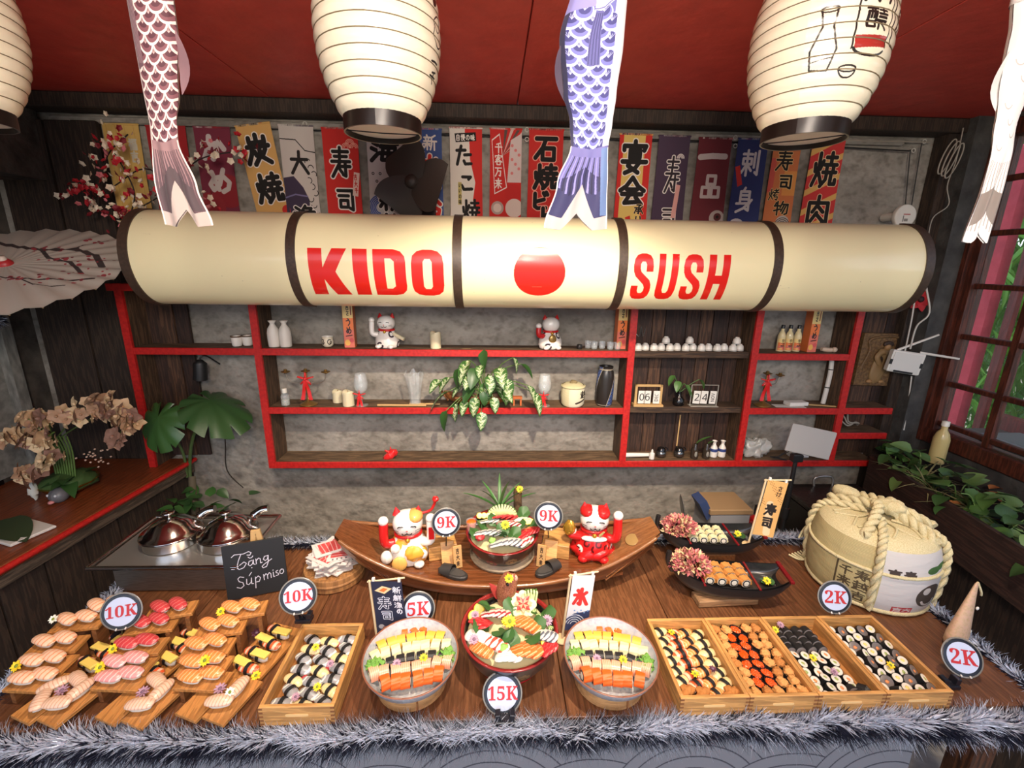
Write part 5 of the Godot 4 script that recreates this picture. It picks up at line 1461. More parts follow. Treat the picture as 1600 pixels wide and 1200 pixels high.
		if k in [1,2,4]:
			for j in 16: part(pp, "grass_blade", mb().leaf(at(Vector3(rng.randfn(0,0.02), 0, rng.randfn(0,0.02)), rng.randf() * 360, rng.randf_range(-75,-45)), rng.randf_range(0.1,0.2), 0.007,0.8,0.2,0.6,5).mesh(), mat("grass_dry", c8(140,136,92), 0.7))
	for q in [[Vector3(2.1808,0.98,-1.7693), 30.0], [Vector3(2.2537,0.99,-1.7974), 100.0], [Vector3(2.2315,0.98,-1.734), 160.0], [Vector3(2.054,0.96,-1.7054), 250.0]]:
		solo("dry_leaf", "curled orange-brown dry leaf lying on the window planter", "leaf", mb().leaf(Transform3D.IDENTITY, 0.09,0.035,0.3,0.5,0.5,6).mesh(), mat("dry_leaf", c8(168,104,52), 0.7), at(q[0], q[1], -10), "dry leaves on the window planter")

# ---------------------------------------------------------------- beckoning cats
func cat(xf: Transform3D, label: String, k: Dictionary, group := "") -> Node3D:
	var o := thing("beckoning_cat", label, "figurine", xf, group)
	var skin: Material = k.skin
	var trim: Material = k.trim
	var gloss := mat("cat_ink", c8(30,22,20), 0.3)
	part(o, "body", mb().lathe(v2([0,0,0.062,0,0.072,0.008,0.078,0.03,0.074,0.06,0.06,0.09,0.048,0.108,0.044,0.118,0,0.12]), 28, Transform3D.IDENTITY, 0.86).mesh(), k.coat)
	var head := part(o, "head", mb().blob(Vector3(0,0.158,0.004), Vector3(0.056,0.049,0.05), 24,16,0.9,0.95).mesh(), skin)
	for s in [-1.0,1.0]:
		var ear := mb()
		ear.grid(10,5, func(u: float, v: float) -> Vector3: return Vector3(s * 0.036 + 0.02 * (1.0 - v) * sin(TAU * u) + s * 0.006 * v, 0.19 + 0.034 * v, 0.011 * (1.0 - v) * cos(TAU * u)))
		part(head, "ear", ear.mesh(), trim)
		if k.face:
			var eye := []
			for q in 7: eye.append(Vector3(s * 0.022 + 0.011 * cos(PI * q / 6.0), 0.162 + 0.006 * sin(PI * q / 6.0), 0.0535 - 0.004 * absf(cos(PI * q / 6.0)) ))
			part(head, "eye", mb().tube(eye, [0.0021], 6).mesh(), gloss)
			var mo := []
			for q in 7: mo.append(Vector3(s * 0.009 + 0.009 * cos(PI + PI * q / 6.0), 0.142 + 0.006 * sin(PI + PI * q / 6.0), 0.0545))
			part(head, "mouth", mb().tube(mo, [0.0018], 6).mesh(), gloss)
			for w in 2: part(head, "whisker", mb().tube([Vector3(s * 0.03,0.148 - 0.006 * w, 0.05), Vector3(s * 0.05,0.15 - 0.009 * w, 0.038)], [0.0008], 4).mesh(), gloss)
	if k.face: part(head, "nose", mb().blob(Vector3(0,0.15,0.054), Vector3(0.004,0.003,0.003), 8,5).mesh(), mat("cat_nose", c8(206,90,84), 0.3))
	if k.has("patch"): part(head, "patch", mb().blob(Vector3(0.026,0.186,0.008), Vector3(0.032,0.024,0.04), 14,8).mesh(), k.patch)
	part(o, "collar", mb().lathe(v2([0.047,0.108,0.053,0.112,0.053,0.119,0.047,0.122]), 24, Transform3D.IDENTITY, 0.9).mesh(), mat("cat_red", c8(190,28,28), 0.3))
	part(o, "bell", mb().blob(Vector3(0,0.106,0.045), Vector3(0.01,0.01,0.01), 12,8).mesh(), mat("cat_gold", c8(206,160,62), 0.25,0.7))
	for a in k.arms:
		var s: float = a[0]
		var y: float = a[1]
		var arm := part(o, "arm", mb().tube(smooth([Vector3(s * 0.05,0.085,0.02), Vector3(s * 0.084,0.095,0.03), Vector3(s * 0.086, y, 0.026)], 5), [0.016,0.018,0.017], 12).mesh(), a[2])
		part(arm, "paw", mb().blob(Vector3(s * 0.086, y + 0.012,0.026), Vector3(0.019,0.018,0.018), 14,10).mesh(), skin)
	for s in [-1.0,1.0]: part(o, "foot", mb().blob(Vector3(s * 0.04,0.014,0.06), Vector3(0.02,0.014,0.02), 12,8).mesh(), k.feet)
	for q in k.extras: part(o, q[0], q[1], q[2])
	return o

func red_ribbon(o: Node3D, c: Vector3, s: float, tails: int, sd: int) -> void:
	var m := mat("ribbon_red", c8(206,34,34), 0.35)
	m.rim_enabled = true
	m.rim = 0.4
	var r := RandomNumberGenerator.new()
	r.seed = sd
	for k in 5:
		var a := TAU * k / 5.0 + 0.3
		var pts := []
		for j in 9:
			var t := TAU * j / 8.0
			pts.append(c + Vector3(cos(a) * (1.0 - cos(t)) * 0.5, sin(a) * (1.0 - cos(t)) * 0.42,0.16 * sin(t)) * s * r.randf_range(0.9,1.1))
		part(o, "ribbon_loop", mb().tube(pts, [s * 0.08], 6).mesh(), m)
	part(o, "ribbon_knot", mb().blob(c + Vector3(0,0, s * 0.1), Vector3(1,1,1) * s * 0.2,10,8).mesh(), m)
	for k in tails:
		var x := (k - (tails - 1) * 0.5) * s * 1.0
		var f := func(u: float, v: float) -> Vector3: return c + Vector3(x * v + (u - 0.5) * s * (0.28 + 0.2 * v), -s * 2.6 * v, s * 0.12 + 0.08 * s * sin(v * 7.0 + k))
		var g := func(u: float, v: float) -> Vector3: return f.call(1.0 - u, v) - Vector3(0,0,0.001)
		part(o, "ribbon_tail", mb().grid(3,10, f).grid(3,10, g).mesh(), m)

func glass_mat() -> StandardMaterial3D:
	if mats.has("clear_glass"): return mats["clear_glass"]
	var g := mat("clear_glass", Color(0.92,0.95,0.96,0.16), 0.03)
	g.transparency = BaseMaterial3D.TRANSPARENCY_ALPHA
	return g

func on(p: Vector3, y: float) -> Vector3:
	return Vector3(p.x, y, p.z)

func build_shelf_things() -> void:
	var Y1 := 1.5275
	var Y2 := 1.2255
	var Y3 := 0.9255
	var ceramic := mat("white_ceramic", c8(222,216,206), 0.3)
	var cream := mat("candle_cream", c8(214,202,168), 0.5)
	cream.subsurf_scatter_enabled = true
	cream.subsurf_scatter_strength = 0.1
	var glass := glass_mat()
	# cups in the end bay
	for q in [Vector3(-1.273,1.5297,-2.31), Vector3(-1.2304,1.5264,-2.33)]:
		var o := thing("small_cup", "small white sake cup in the shelf bay beside the umbrella", "cup", at(on(q, Y1)), "white cups in the end bay")
		part(o, "body", lathed("smallcup", [0,0,0.018,0,0.022,0.004,0.026,0.05,0.023,0.05,0.019,0.008,0,0.006]), ceramic)
		part(o, "rim_band", lathed("smallcupband", [0.0255,0.045,0.0268,0.047,0.0266,0.052,0.0245,0.052]), mat("cup_brown", c8(92,66,46), 0.4))
	for q in [Vector3(-1.0857,1.5135,-2.3), Vector3(-1.0292,1.5139,-2.3)]:
		var o := thing("sake_flask", "plain off-white sake flask at the end of the top shelf", "flask", at(on(q, Y1)), "pair of off-white flasks")
		part(o, "body", lathed("flask", [0,0,0.024,0,0.027,0.004,0.029,0.04,0.029,0.07,0.024,0.092,0.012,0.11,0.011,0.118,0.019,0.128,0.019,0.131,0.012,0.128,0.009,0.115,0,0.11], 28), mat("flask_white", c8(214,207,196), 0.45))
	var pc := thing("painted_cup", "small cream cup painted with black curls on the top shelf", "cup", at(on(Vector3(-0.8237,1.522,-2.3), Y1)))
	var pp := Pad.new(256,64, c8(210,200,176))
	for k in 5:
		pp.arc(Vector2(26 + k * 51,34), 14,40,330,3, c8(44,34,28))
		pp.arc(Vector2(34 + k * 51,30), 6,0,300,3, c8(44,34,28))
	part(pc, "body", lathed("pcup", [0.018,0.004,0.026,0.012,0.03,0.03,0.026,0.044,0.028,0.054], 28), printed("painted_cup", pp, 0.4))
	part(pc, "inside", lathed("pcupi", [0.0275,0.054,0.024,0.044,0.02,0.012,0,0.01], 28), ceramic)
	part(pc, "foot", lathed("pcupf", [0,0,0.015,0,0.018,0.006,0.0,0.008]), mats["cup_brown"])
	# plum cordial cartons
	var ump := Pad.new(96,384, c8(220,190,120))
	ump.rect(0,130,96,254, c8(222,116,56))
	ump.rect(0,230,96,154, c8(214,110,90))
	ump.disc(Vector2(30,340), 26, c8(226,170,80))
	ump.disc(Vector2(70,320), 20, c8(206,80,80))
	write(ump, "吉さ", Rect2(30,14,34,100), 3, c8(50,36,26))
	ump.rect(74,4,10,100, c8(120,40,30))
	write(ump, "うめ", Rect2(22,128,52,140), 5, c8(40,24,20))
	ump.line(Vector2(20,284), Vector2(78,276), 4, c8(40,24,20))
	var um := printed("plum_carton", ump, 0.4)
	for a in [[Vector3(-0.7132,1.5145,-2.31), "tall orange plum-liqueur carton beside the beckoning cat"], [Vector3(0.6593,1.5077,-2.33), "tall orange plum-liqueur carton beside the little glasses"], [Vector3(1.6649,1.5067,-2.32), "tall orange plum-liqueur carton beside the three small bottles"]]:
		var o := thing("liqueur_carton", a[1], "carton", at(on(a[0], Y1 if a[0].x < 1.3 else 1.5205), 4))
		part(o, "box", mb().box(Vector3(0,0.112,0), Vector3(0.05,0.224,0.05), Basis.IDENTITY, 0.002).mesh(), mat("carton_orange", c8(196,104,54), 0.4))
		part(o, "front_print", mb().grid(1,1, func(u: float, v: float) -> Vector3: return Vector3((u - 0.5) * 0.048,0.223 - v * 0.222,0.0256)).mesh(), um)
	# cats on the shelf
	var white := mat("cat_white", c8(226,220,212), 0.22)
	white.clearcoat_enabled = true
	var redm := mat("cat_red", c8(190,28,28), 0.3)
	var paint := Pad.new(256,128, c8(226,220,212))
	paint.disc(Vector2(128,54), 34, c8(150,120,70))
	paint.disc(Vector2(128,54), 24, c8(196,160,100))
	for k in 8: paint.arc(Vector2(30 + k * 30,40 + (k % 2) * 40), 10,0,300,3, c8(60,50,60))
	paint.im.flip_y()
	var coat := printed("cat_coat_gold", paint, 0.25)
	cat(at(on(Vector3(-0.5309,1.5126,-2.31), Y1), -6,0,0,0.78), "white beckoning cat with red ears and a lantern on the top shelf", {"skin": white, "trim": redm, "coat": coat, "face": true, "arms": [[-1.0,0.165, white]], "feet": white, "extras": [["lantern", lathed("catlantern", [0,0.095,0.014,0.095,0.014,0.103,0.018,0.103,0.018,0.14,0.014,0.14,0,0.148]), redm], ["sleeve", mb().tube([Vector3(0.05,0.09,0.02), Vector3(0.12,0.06,0.03)], [0.014,0.012], 8).mesh(), cream]]})
	cat(at(on(Vector3(0.2938,1.5122,-2.31), Y1), 8,0,0,0.78), "white beckoning cat with a blank smooth head and gold belly coin", {"skin": white, "trim": redm, "coat": coat, "face": false, "arms": [[-1.0,0.14, redm]], "feet": white, "extras": [["coin", mb().blob(Vector3(0.0,0.07,0.058), Vector3(0.026,0.03,0.01), 16,10).mesh(), mat("coin_gold", c8(156,122,66), 0.3,0.6)], ["lantern_cap", lathed("catcap", [0,0.165,0.024,0.166,0.016,0.18,0,0.184]), redm]]})
	var candle := func(p: Vector3, r: float, h: float, label: String) -> void:
		var o := thing("pillar_candle", label, "candle", at(p))
		part(o, "wax", mb().grid(24,10, func(u: float, v: float) -> Vector3:
			var a := -TAU * u
			var rr: float = r if v < 0.75 else r * (1.0 - (v - 0.75) * 4.0)
			return Vector3(sin(a) * rr, (h + 0.006 * sin(a * 2.0)) * minf(1.0, v / 0.7) - (0.006 if v > 0.8 else 0.0), cos(a) * rr)).mesh(), cream)
		part(o, "wick", mb().tube([Vector3(0, h - 0.008,0), Vector3(0.002, h + 0.006,0)], [0.0012], 5).mesh(), mat("wick", c8(60,50,40), 0.8))
	candle.call(on(Vector3(-0.2878,1.513,-2.3), Y1), 0.027,0.078, "cream pillar candle with a dipped top on the top shelf")
	candle.call(on(Vector3(-0.7419,1.2226,-2.29), Y2), 0.029,0.074, "wider cream pillar candle on the middle shelf before another candle")
	candle.call(on(Vector3(-0.8143,1.2105,-2.35), Y2), 0.027,0.06, "shorter cream candle half hidden behind a wider one")
	solo("bamboo_whisk_stick", "pale bent bamboo stick lying on the top shelf", "stick", mb().tube(smooth([Vector3(-0.2126,1.5155,-2.29), Vector3(-0.1544,1.5225,-2.29), Vector3(-0.1092,1.5228,-2.29)], 4), [0.004], 6).mesh(), mat("pale_wood", c8(186,150,98), 0.6))
	var tg := thing("black_tin", "tiny black round tin beside the shot glasses on the top shelf", "tin", at(on(Vector3(0.4464,1.5133,-2.31), Y1)))
	part(tg, "disc", lathed("blacklid", [0,0,0.013,0,0.014,0.003,0.014,0.02,0.012,0.022,0,0.022]), mat("lid_black", c8(30,28,27), 0.4))
	part(tg, "ridge", lathed("blackridge", [0.0145,0.006,0.0155,0.008,0.0155,0.012,0.0145,0.014]), mats["lid_black"])
	for q in [Vector3(0.4918,1.5118,-2.32), Vector3(0.5208,1.5158,-2.3), Vector3(0.5631,1.5142,-2.31), Vector3(0.6013,1.5183,-2.29), Vector3(0.6378,1.5186,-2.29)]:
		solo("shot_glass", "little clear shot glass in a row by the plum carton", "glass", lathed("shot", [0,0.004,0.012,0.004,0.016,0.008,0.018,0.042,0.017,0.042,0.015,0.012,0,0.012], 20), glass, at(on(q, Y1) - Vector3(0,0.0035,0)), "shot glasses by the carton")
	# white bowls upside down in the dark niche
	var bowl := lathed("ricebowl", [0.0205,0.0,0.0205,0.01,0.0185,0.024,0.012,0.031,0.0105,0.031,0.0105,0.035,0.0085,0.035,0.008,0.032,0,0.031], 24)
	var band := lathed("bowlmark", [0.0207,0.002,0.0208,0.004,0.0207,0.007], 24)
	for k in 14:
		var o := thing("white_bowl", "small white bowl upside down in the row inside the dark niche", "bowl", at(Vector3(0.752 + 0.0418 * k, 1.5225,-2.31 - 0.012 * (k % 2)), k * 40.0), "white bowls in the niche")
		part(o, "shell", bowl, ceramic)
		part(o, "rim", band, mat("bowl_rim", c8(184,178,168), 0.3))
	for k in 3:
		var o := thing("white_bowl", "small white bowl upside down on top of the row inside the dark niche", "bowl", at(Vector3([0.898,1.023,1.274][k], 1.558,-2.318)), "white bowls stacked on the row")
		part(o, "shell", bowl, ceramic)
		part(o, "rim", band, mats["bowl_rim"])
	var hk := thing("wire_hook", "thin wire hook hanging inside the niche above the white bowls", "hook", at(Vector3(0.7628,1.6028,-2.33)))
	part(hk, "wire", mb().tube(smooth([Vector3(-0.02,0,0), Vector3(-0.006,-0.01,0.01), Vector3(0.0,0.04,0.01), Vector3(0.012,-0.01,0.012), Vector3(0.02,0.03,0.014)], 5), [0.002], 5).mesh(), mat("wire_steel", c8(150,148,144), 0.3,0.8))
	part(hk, "screw", mb().tube([Vector3(-0.02,0,0), Vector3(-0.02,0,-0.05)], [0.0025], 6).mesh(), mats["wire_steel"])
	# three little bottles
	for k in 3:
		var o := thing("mini_bottle", "miniature clear bottle with an orange label and black cap", "bottle", at(on([Vector3(1.5113,1.5091,-2.32), Vector3(1.5529,1.5094,-2.32), Vector3(1.5981,1.5097,-2.32)][k], 1.5205)), "three miniature plum bottles")
		part(o, "glass", lathed("minib", [0,0,0.017,0,0.019,0.003,0.019,0.08,0.014,0.098,0.008,0.108,0.008,0.125,0,0.125], 20), mat("liqueur", c8(214,196,150), 0.1))
		part(o, "front_label", mb().grid(6,1, func(u: float, v: float) -> Vector3: return Vector3(0.0196 * sin((u - 0.5) * 2.4), 0.068 - v * 0.06,0.0196 * cos((u - 0.5) * 2.4))).mesh(), um)
		part(o, "cap", lathed("minicap", [0.0095,0.12,0.0095,0.138,0,0.139]), mats["lid_black"])
	var pipe := thing("clay_pipe", "pale clay elbow pipe lying on the upper shelf of the end bay", "pipe", at(on(Vector3(1.7579,1.5113,-2.3), 1.533)))
	part(pipe, "stem", mb().tube(smooth([Vector3(-0.035,0.004,0), Vector3(0,0.0,0), Vector3(0.02,0.0,0.0)], 4), [0.01,0.009,0.012], 10).mesh(), mat("clay_pale", c8(196,172,148), 0.6))
	part(pipe, "bowl", mb().blob(Vector3(0.032,0.002,0.004), Vector3(0.015,0.014,0.014), 12,8).mesh(), mats["clay_pale"])
	# middle shelf
	var sb := thing("spirit_bottle", "small clear bottle with a white cap on the middle shelf", "bottle", at(on(Vector3(-1.06,1.2218,-2.29), Y2)))
	part(sb, "glass", lathed("spirit", [0,0.0,0.018,0.0,0.021,0.003,0.021,0.05,0.016,0.058,0.009,0.062,0.009,0.068,0,0.068], 20), glass)
	part(sb, "liquid", lathed("spiritl", [0,0.003,0.019,0.003,0.019,0.032,0,0.032], 20), mat("spirit_liquid", Color(0.82,0.84,0.78,0.35), 0.05))
	(mats["spirit_liquid"] as StandardMaterial3D).transparency = BaseMaterial3D.TRANSPARENCY_ALPHA
	part(sb, "cap", lathed("spiritc", [0.0125,0.066,0.0125,0.088,0.011,0.09,0,0.09]), mats["cap_white"])
	var brass := mat("brass", c8(150,116,66), 0.35,0.7)
	var holder := func(p: Vector3, label: String, arms: bool, sd: int) -> void:
		var o := thing("brass_candelabrum", label, "candle holder", at(p))
		part(o, "base", lathed("cbase", [0,0,0.042,0,0.044,0.004,0.03,0.012,0.01,0.022,0.007,0.04,0,0.04]), brass)
		part(o, "stem", lathed("cstem", [0.007,0.038,0.005,0.06,0.011,0.09,0.006,0.12,0.006,0.17,0,0.172]), brass)
		var cup := lathed("ccup", [0,-0.004,0.008,-0.004,0.012,0.0,0.022,0.003,0.022,0.006,0.008,0.006,0.008,0.016,0,0.016])
		part(o, "drip_cup", cup, brass, at(Vector3(0,0.174,0)))
		if arms:
			for s in [-1.0,1.0]:
				part(o, "arm", mb().tube(smooth([Vector3(0,0.13,0), Vector3(s * 0.05,0.115,0), Vector3(s * 0.09,0.13,0), Vector3(s * 0.1,0.165,0)], 5), [0.003], 6).mesh(), mat("silver_wire", c8(150,140,126), 0.3,0.7))
				part(o, "drip_cup", cup, brass, at(Vector3(s * 0.1,0.17,0)))
		else:
			part(o, "arm", mb().tube(smooth([Vector3(0,0.13,0), Vector3(0.05,0.12,0), Vector3(0.07,0.16,0)], 5), [0.003], 6).mesh(), mat("silver_wire", c8(150,140,126), 0.3,0.7))
			part(o, "drip_cup", cup, brass, at(Vector3(0.07,0.165,0)))
		red_ribbon(o, Vector3(0.0,0.14,0.012), 0.042,2, sd)
	holder.call(on(Vector3(-0.9477,1.2189,-2.3), Y2), "three-armed brass candle holder tied with a drooping red ribbon", true, 4)
	holder.call(on(Vector3(1.4547,1.2247,-2.3), 1.2265), "brass candle holder with a red ribbon in the end bay", false, 9)
	for a in [[Vector3(-0.6733,1.2227,-2.29), "upturned stemmed wine glass tied with red ribbon beside the candles", 5], [Vector3(0.2714,1.225,-2.29), "stemmed wine glass with a red bow beside the little straw barrel", 6]]:
		var o := thing("wine_glass", a[1], "glass", at(on(a[0], Y2)))
		part(o, "bowl", lathed("wbowl", [0.005,0.062,0.02,0.07,0.032,0.09,0.035,0.115,0.03,0.15,0.026,0.168,0.025,0.168,0.029,0.15,0.033,0.115,0.03,0.092,0.018,0.073,0,0.066], 28), glass)
		part(o, "stem", lathed("wstem", [0.03,0,0.031,0.002,0.006,0.006,0.004,0.02,0.004,0.06,0.006,0.064], 20), glass)
		red_ribbon(o, Vector3(-0.006,0.06,0.018), 0.03,2, a[2])
	var vs := thing("crystal_vase", "flared cut-glass vase on the middle shelf", "vase", at(on(Vector3(-0.4039,1.217,-2.31), Y2)))
	part(vs, "body", mb().grid(32,16, func(u: float, v: float) -> Vector3:
		var a := -TAU * u
		var r := 0.026 + 0.016 * pow(v, 2.0) + 0.0035 * sin(a * 8.0) * (0.4 + v) + 0.006 * v * v * absf(sin(a * 3.0))
		return Vector3(sin(a) * r, 0.17 * v + 0.012 * v * v * sin(a * 6.0), cos(a) * r)).mesh(), glass)
	part(vs, "base", lathed("vbase", [0,0,0.03,0,0.031,0.006,0.026,0.012,0,0.012], 20), glass)
	for q in [[Vector3(-0.5906,1.2183,-2.272), Vector3(-0.3419,1.2188,-2.272), 0.006, "long pale wooden rod lying along the middle shelf edge"], [Vector3(-0.432,1.2201,-2.3), Vector3(-0.2725,1.2205,-2.3), 0.005, "short pale wooden rod lying behind the longer one"]]:
		solo("wooden_rod", q[3], "rod", mb().tube([on(q[0], Y2 + q[2]), on(q[1], Y2 + q[2])], [q[2], q[2], q[2] * 0.6], 8).mesh(), mats["pale_wood"])
	# variegated plant in a wooden boat
	var bt := thing("boat_planter", "small brown wooden boat planter on the middle shelf", "planter", at(on(Vector3(-0.0718,1.221,-2.3), Y2)))
	var bw := wood("planter_boat_wood", c8(92,52,26), c8(146,90,46), 0,0.5,111)
	part(bt, "hull", mb().grid(20,10, func(u: float, v: float) -> Vector3:
		var x := (u - 0.5) * 0.36
		var w := 0.045 * sqrt(maxf(0.0,1.0 - pow(u * 2.0 - 1.0,4.0)))
		var a := PI * (v - 0.5)
		return Vector3(x, 0.048 - 0.046 * cos(a) * (1.0 - 0.4 * pow(absf(u * 2 - 1), 3.0)) + 0.03 * pow(absf(u * 2 - 1), 3.0), w * sin(a))).mesh(), bw)
	part(bt, "prow", mb().tube(smooth([Vector3(-0.155,0.03,0), Vector3(-0.19,0.07,0), Vector3(-0.205,0.125,0)], 5), [0.011,0.009,0.007], 8).mesh(), bw)
	part(bt, "gunwale", mb().box(Vector3(0.02,0.05,0.044), Vector3(0.28,0.01,0.008), Basis.IDENTITY, 0.002).mesh(), bw)
	rng.seed = 88
	var vp := thing("variegated_plant", "bushy plant with white-splashed green leaves spilling from the boat planter", "plant", at(on(Vector3(-0.0414,1.2383,-2.29), Y2 + 0.05)))
	var sl := Pad.new(128,192, c8(58,98,44))
	var r2 := RandomNumberGenerator.new()
	r2.seed = 3
	for k in 60:
		var a := Vector2(64, r2.randf_range(10,180))
		var s := -1.0 if k % 2 else 1.0
		p_streak(sl, a, a + Vector2(s * r2.randf_range(20,56), -r2.randf_range(8,40)), r2.randf_range(1.5,4.5), c8(206,212,178) if k % 3 else c8(150,180,110))
	var vm := printed("variegated_leaf", sl, 0.4)
	var gm := mat("plain_leaf", c8(50,84,40), 0.4)
	var lfm := []
	for k in 3: lfm.append(mb().leaf(Transform3D.IDENTITY, [0.1,0.12,0.085][k], [0.06,0.062,0.05][k], 0.35,0.22,0.5,8).mesh())
	var spots := [[720,575], [735,562], [752,570], [765,585], [740,600], [722,605], [706,590], [705,610], [756,610], [776,600], [790,590], [800,560], [812,570], [745,620], [752,645], [715,632], [700,640], [770,620], [735,585], [780,575], [757,548], [822,600], [830,612], [730,625], [745,575], [760,598], [690,595], [785,610]]
	for k in spots.size():
		var px: float = spots[k][0]
		var py: float = spots[k][1]
		# leaf positions spread across the front of the shelf
		var q := Vector3((px - 757.0) * 0.00335, (630.0 - py) * 0.00335 - 0.02,0.03 + 0.05 * r2.randf())
		part(vp, "leaf", lfm[k % 3], vm if k % 4 else gm, at(q, rad_to_deg(atan2(px - 757.0,40.0)) + r2.randf_range(-25,25), r2.randf_range(20,70), r2.randf_range(-20,20), r2.randf_range(0.85,1.2)))
		part(vp, "stem", mb().tube(smooth([Vector3(r2.randf_range(-0.03,0.03), -0.02,0), q * 0.5 + Vector3(0,0.05,0), q], 4), [0.0025], 5).mesh(), mats["orchid_stem"])
	var st := thing("tiny_stool", "tiny orange wooden stool beside the boat planter", "stool", at(on(Vector3(0.1304,1.218,-2.3), Y2)))
	part(st, "seat", mb().box(Vector3(0,0.042,0), Vector3(0.05,0.01,0.036), Basis.IDENTITY, 0.002).mesh(), mat("stool_orange", c8(188,98,46), 0.5))
	for s in [Vector2(-0.018,0.01), Vector2(0.018,0.01), Vector2(-0.018,-0.01), Vector2(0.018,-0.01)]: part(st, "leg", mb().box(Vector3(s.x, 0.019, s.y), Vector3(0.008,0.038,0.008)).mesh(), mats["stool_orange"])
	# little straw barrel
	var lb := thing("mini_sake_barrel", "miniature straw-wrapped sake barrel with a knotted rope on top", "barrel", at(on(Vector3(0.4228,1.2151,-2.3), Y2)))
	var mp := Pad.new(256,128, c8(206,196,158))
	for y in range(0,128,6): mp.rect(0, y, 256,1, c8(176,164,124))
	mp.rect(30,0,90,128, c8(212,204,176))
	write(mp, "越", Rect2(70,24,34,46), 3, c8(36,30,26))
	mp.line(Vector2(56,96), Vector2(104,72), 5, c8(60,48,40))
	mp.im.flip_y()
	part(lb, "wrap", lathed("minibarrel", [0.05,0.002,0.06,0.014,0.064,0.06,0.06,0.1,0.054,0.112], 32), printed("mini_barrel", mp, 0.8), at(Vector3.ZERO, -70))
	part(lb, "top", lathed("minibarreltop", [0.054,0.112,0.04,0.122,0,0.124]), mat("straw", c8(200,188,146), 0.85))
	part(lb, "rope_ring", mb().lathe(v2([0.058,0.1,0.064,0.104,0.064,0.11,0.057,0.114]), 32).mesh(), mats["straw"])
	part(lb, "knot", mb().blob(Vector3(0,0.128,0), Vector3(0.022,0.01,0.02), 12,8,1,1, Basis.IDENTITY, 0.5,0.4,3).mesh(), mat("knot_brown", c8(130,112,78), 0.85))
	# dark glazed vase
	var dv := thing("glazed_vase", "dark vase with slanting blue lattice bands at the end of the middle shelf", "vase", at(on(Vector3(0.5933,1.2123,-2.31), Y2)))
	var gp := Pad.new(512,256, c8(40,36,34))
	for k in 2:
		var x0 := 256.0 * k
		gp.poly(PackedVector2Array([Vector2(x0,0), Vector2(x0 + 90,0), Vector2(x0 + 200,256), Vector2(x0 + 110,256)]), c8(70,90,140))
		for j in 12:
			gp.line(Vector2(x0 + j * 9, j * 22 - 10), Vector2(x0 + 96 + j * 9, j * 22 + 14), 1.4, c8(30,32,44))
			gp.line(Vector2(x0 + j * 9, j * 22 + 26), Vector2(x0 + 96 + j * 9, j * 22 - 14), 1.4, c8(30,32,44))
		for j in [0,90]: gp.line(Vector2(x0 + j, 0), Vector2(x0 + j + 110,256), 2.5, c8(176,164,140))
	gp.rect(0,236,512,8, c8(150,140,120))
	gp.rect(0,8,512,6, c8(150,140,120))
	part(dv, "body", lathed("dvase", [0.036,0.0,0.042,0.01,0.046,0.07,0.046,0.15,0.04,0.185,0.034,0.195,0.037,0.21], 32), printed("glazed_vase", gp, 0.3))
	part(dv, "lip", lathed("dvasel", [0.037,0.21,0.034,0.212,0.03,0.2,0.03,0.1,0,0.1], 32), mats["lid_black"])
	# perpetual calendars in the niche
	for c in [[Vector3(0.8254,1.216,-2.3), "06", "DEC", "pale wooden desk calendar showing 06 DEC in the niche", true], [Vector3(1.1276,1.2239,-2.3), "24", "NOV", "black wire desk calendar showing 24 NOV in the niche", false]]:
		var o := thing("desk_calendar", c[3], "calendar", at(on(c[0], 1.223), -2))
		var fm: Material = mats["pale_wood"] if c[4] else mat("cal_wire", c8(186,180,168), 0.4,0.5)
		var t := 0.012 if c[4] else 0.004
		for q in [[Vector3(0,0.118 - t / 2,0), Vector3(0.145, t, t)], [Vector3(0, t / 2,0), Vector3(0.145 + t, t, 0.045)], [Vector3(-0.0725 + t / 2,0.06,0), Vector3(t, 0.116, t)], [Vector3(0.0725 - t / 2,0.06,0), Vector3(t, 0.116, t)]]:
			part(o, "frame_bar", mb().box(q[0], q[1], Basis.IDENTITY, 0.001).mesh(), fm)
		var xs := [-0.042,-0.002,0.044] if not c[4] else [-0.036,-0.006,0.042]
		for k in 3:
			var card := part(o, "card", mb().box(Vector3(xs[k], 0.05,0.008), Vector3(0.036 if k < 2 else 0.034,0.07,0.003), Basis(Vector3.BACK, 0.0 if c[4] else -0.05), 0.001).mesh(), mat("card_white", c8(216,212,204), 0.6))
			var tm := TextMesh.new()
			var fnt := SystemFont.new()
			fnt.font_names = PackedStringArray(["Droid Sans"])
			tm.font = fnt
			tm.text = c[1][k] if k < 2 else c[2]
			tm.depth = 0.001
			tm.pixel_size = 0.0032 if k < 2 else 0.0015
			tm.font_size = 16
			part(card, "number" if k < 2 else "month", tm, mat("print_black", c8(28,26,25), 0.6), at(Vector3(xs[k], 0.05,0.0105), 0,0,0.0 if k < 2 else 90.0))
			part(o, "hanger", mb().tube([Vector3(xs[k], 0.084,0.008), Vector3(xs[k], 0.108,0.004)], [0.0012], 5).mesh(), mat("hanger_black", c8(30,28,27), 0.5))
	var bv := thing("bud_vase", "small black vase with pothos sprigs between the two calendars", "vase", at(on(Vector3(0.9965,1.2132,-2.31), 1.223)))
	part(bv, "body", lathed("budvase", [0,0,0.024,0,0.03,0.01,0.03,0.035,0.012,0.055,0.012,0.075,0.015,0.08,0.01,0.078,0,0.06]), mat("vase_black", c8(20,18,18), 0.15))
	for k in 5: part(bv, "sprig_leaf", lfm[2], mat("sprig_green", c8(74,112,56), 0.45), at(Vector3([-0.045,-0.02,0.02,0.03,0.09][k], [0.17,0.14,0.12,0.1,0.15][k], 0.02), [-70.0,-30.0,40.0,60.0,100.0][k], 40.0,0,0.75))
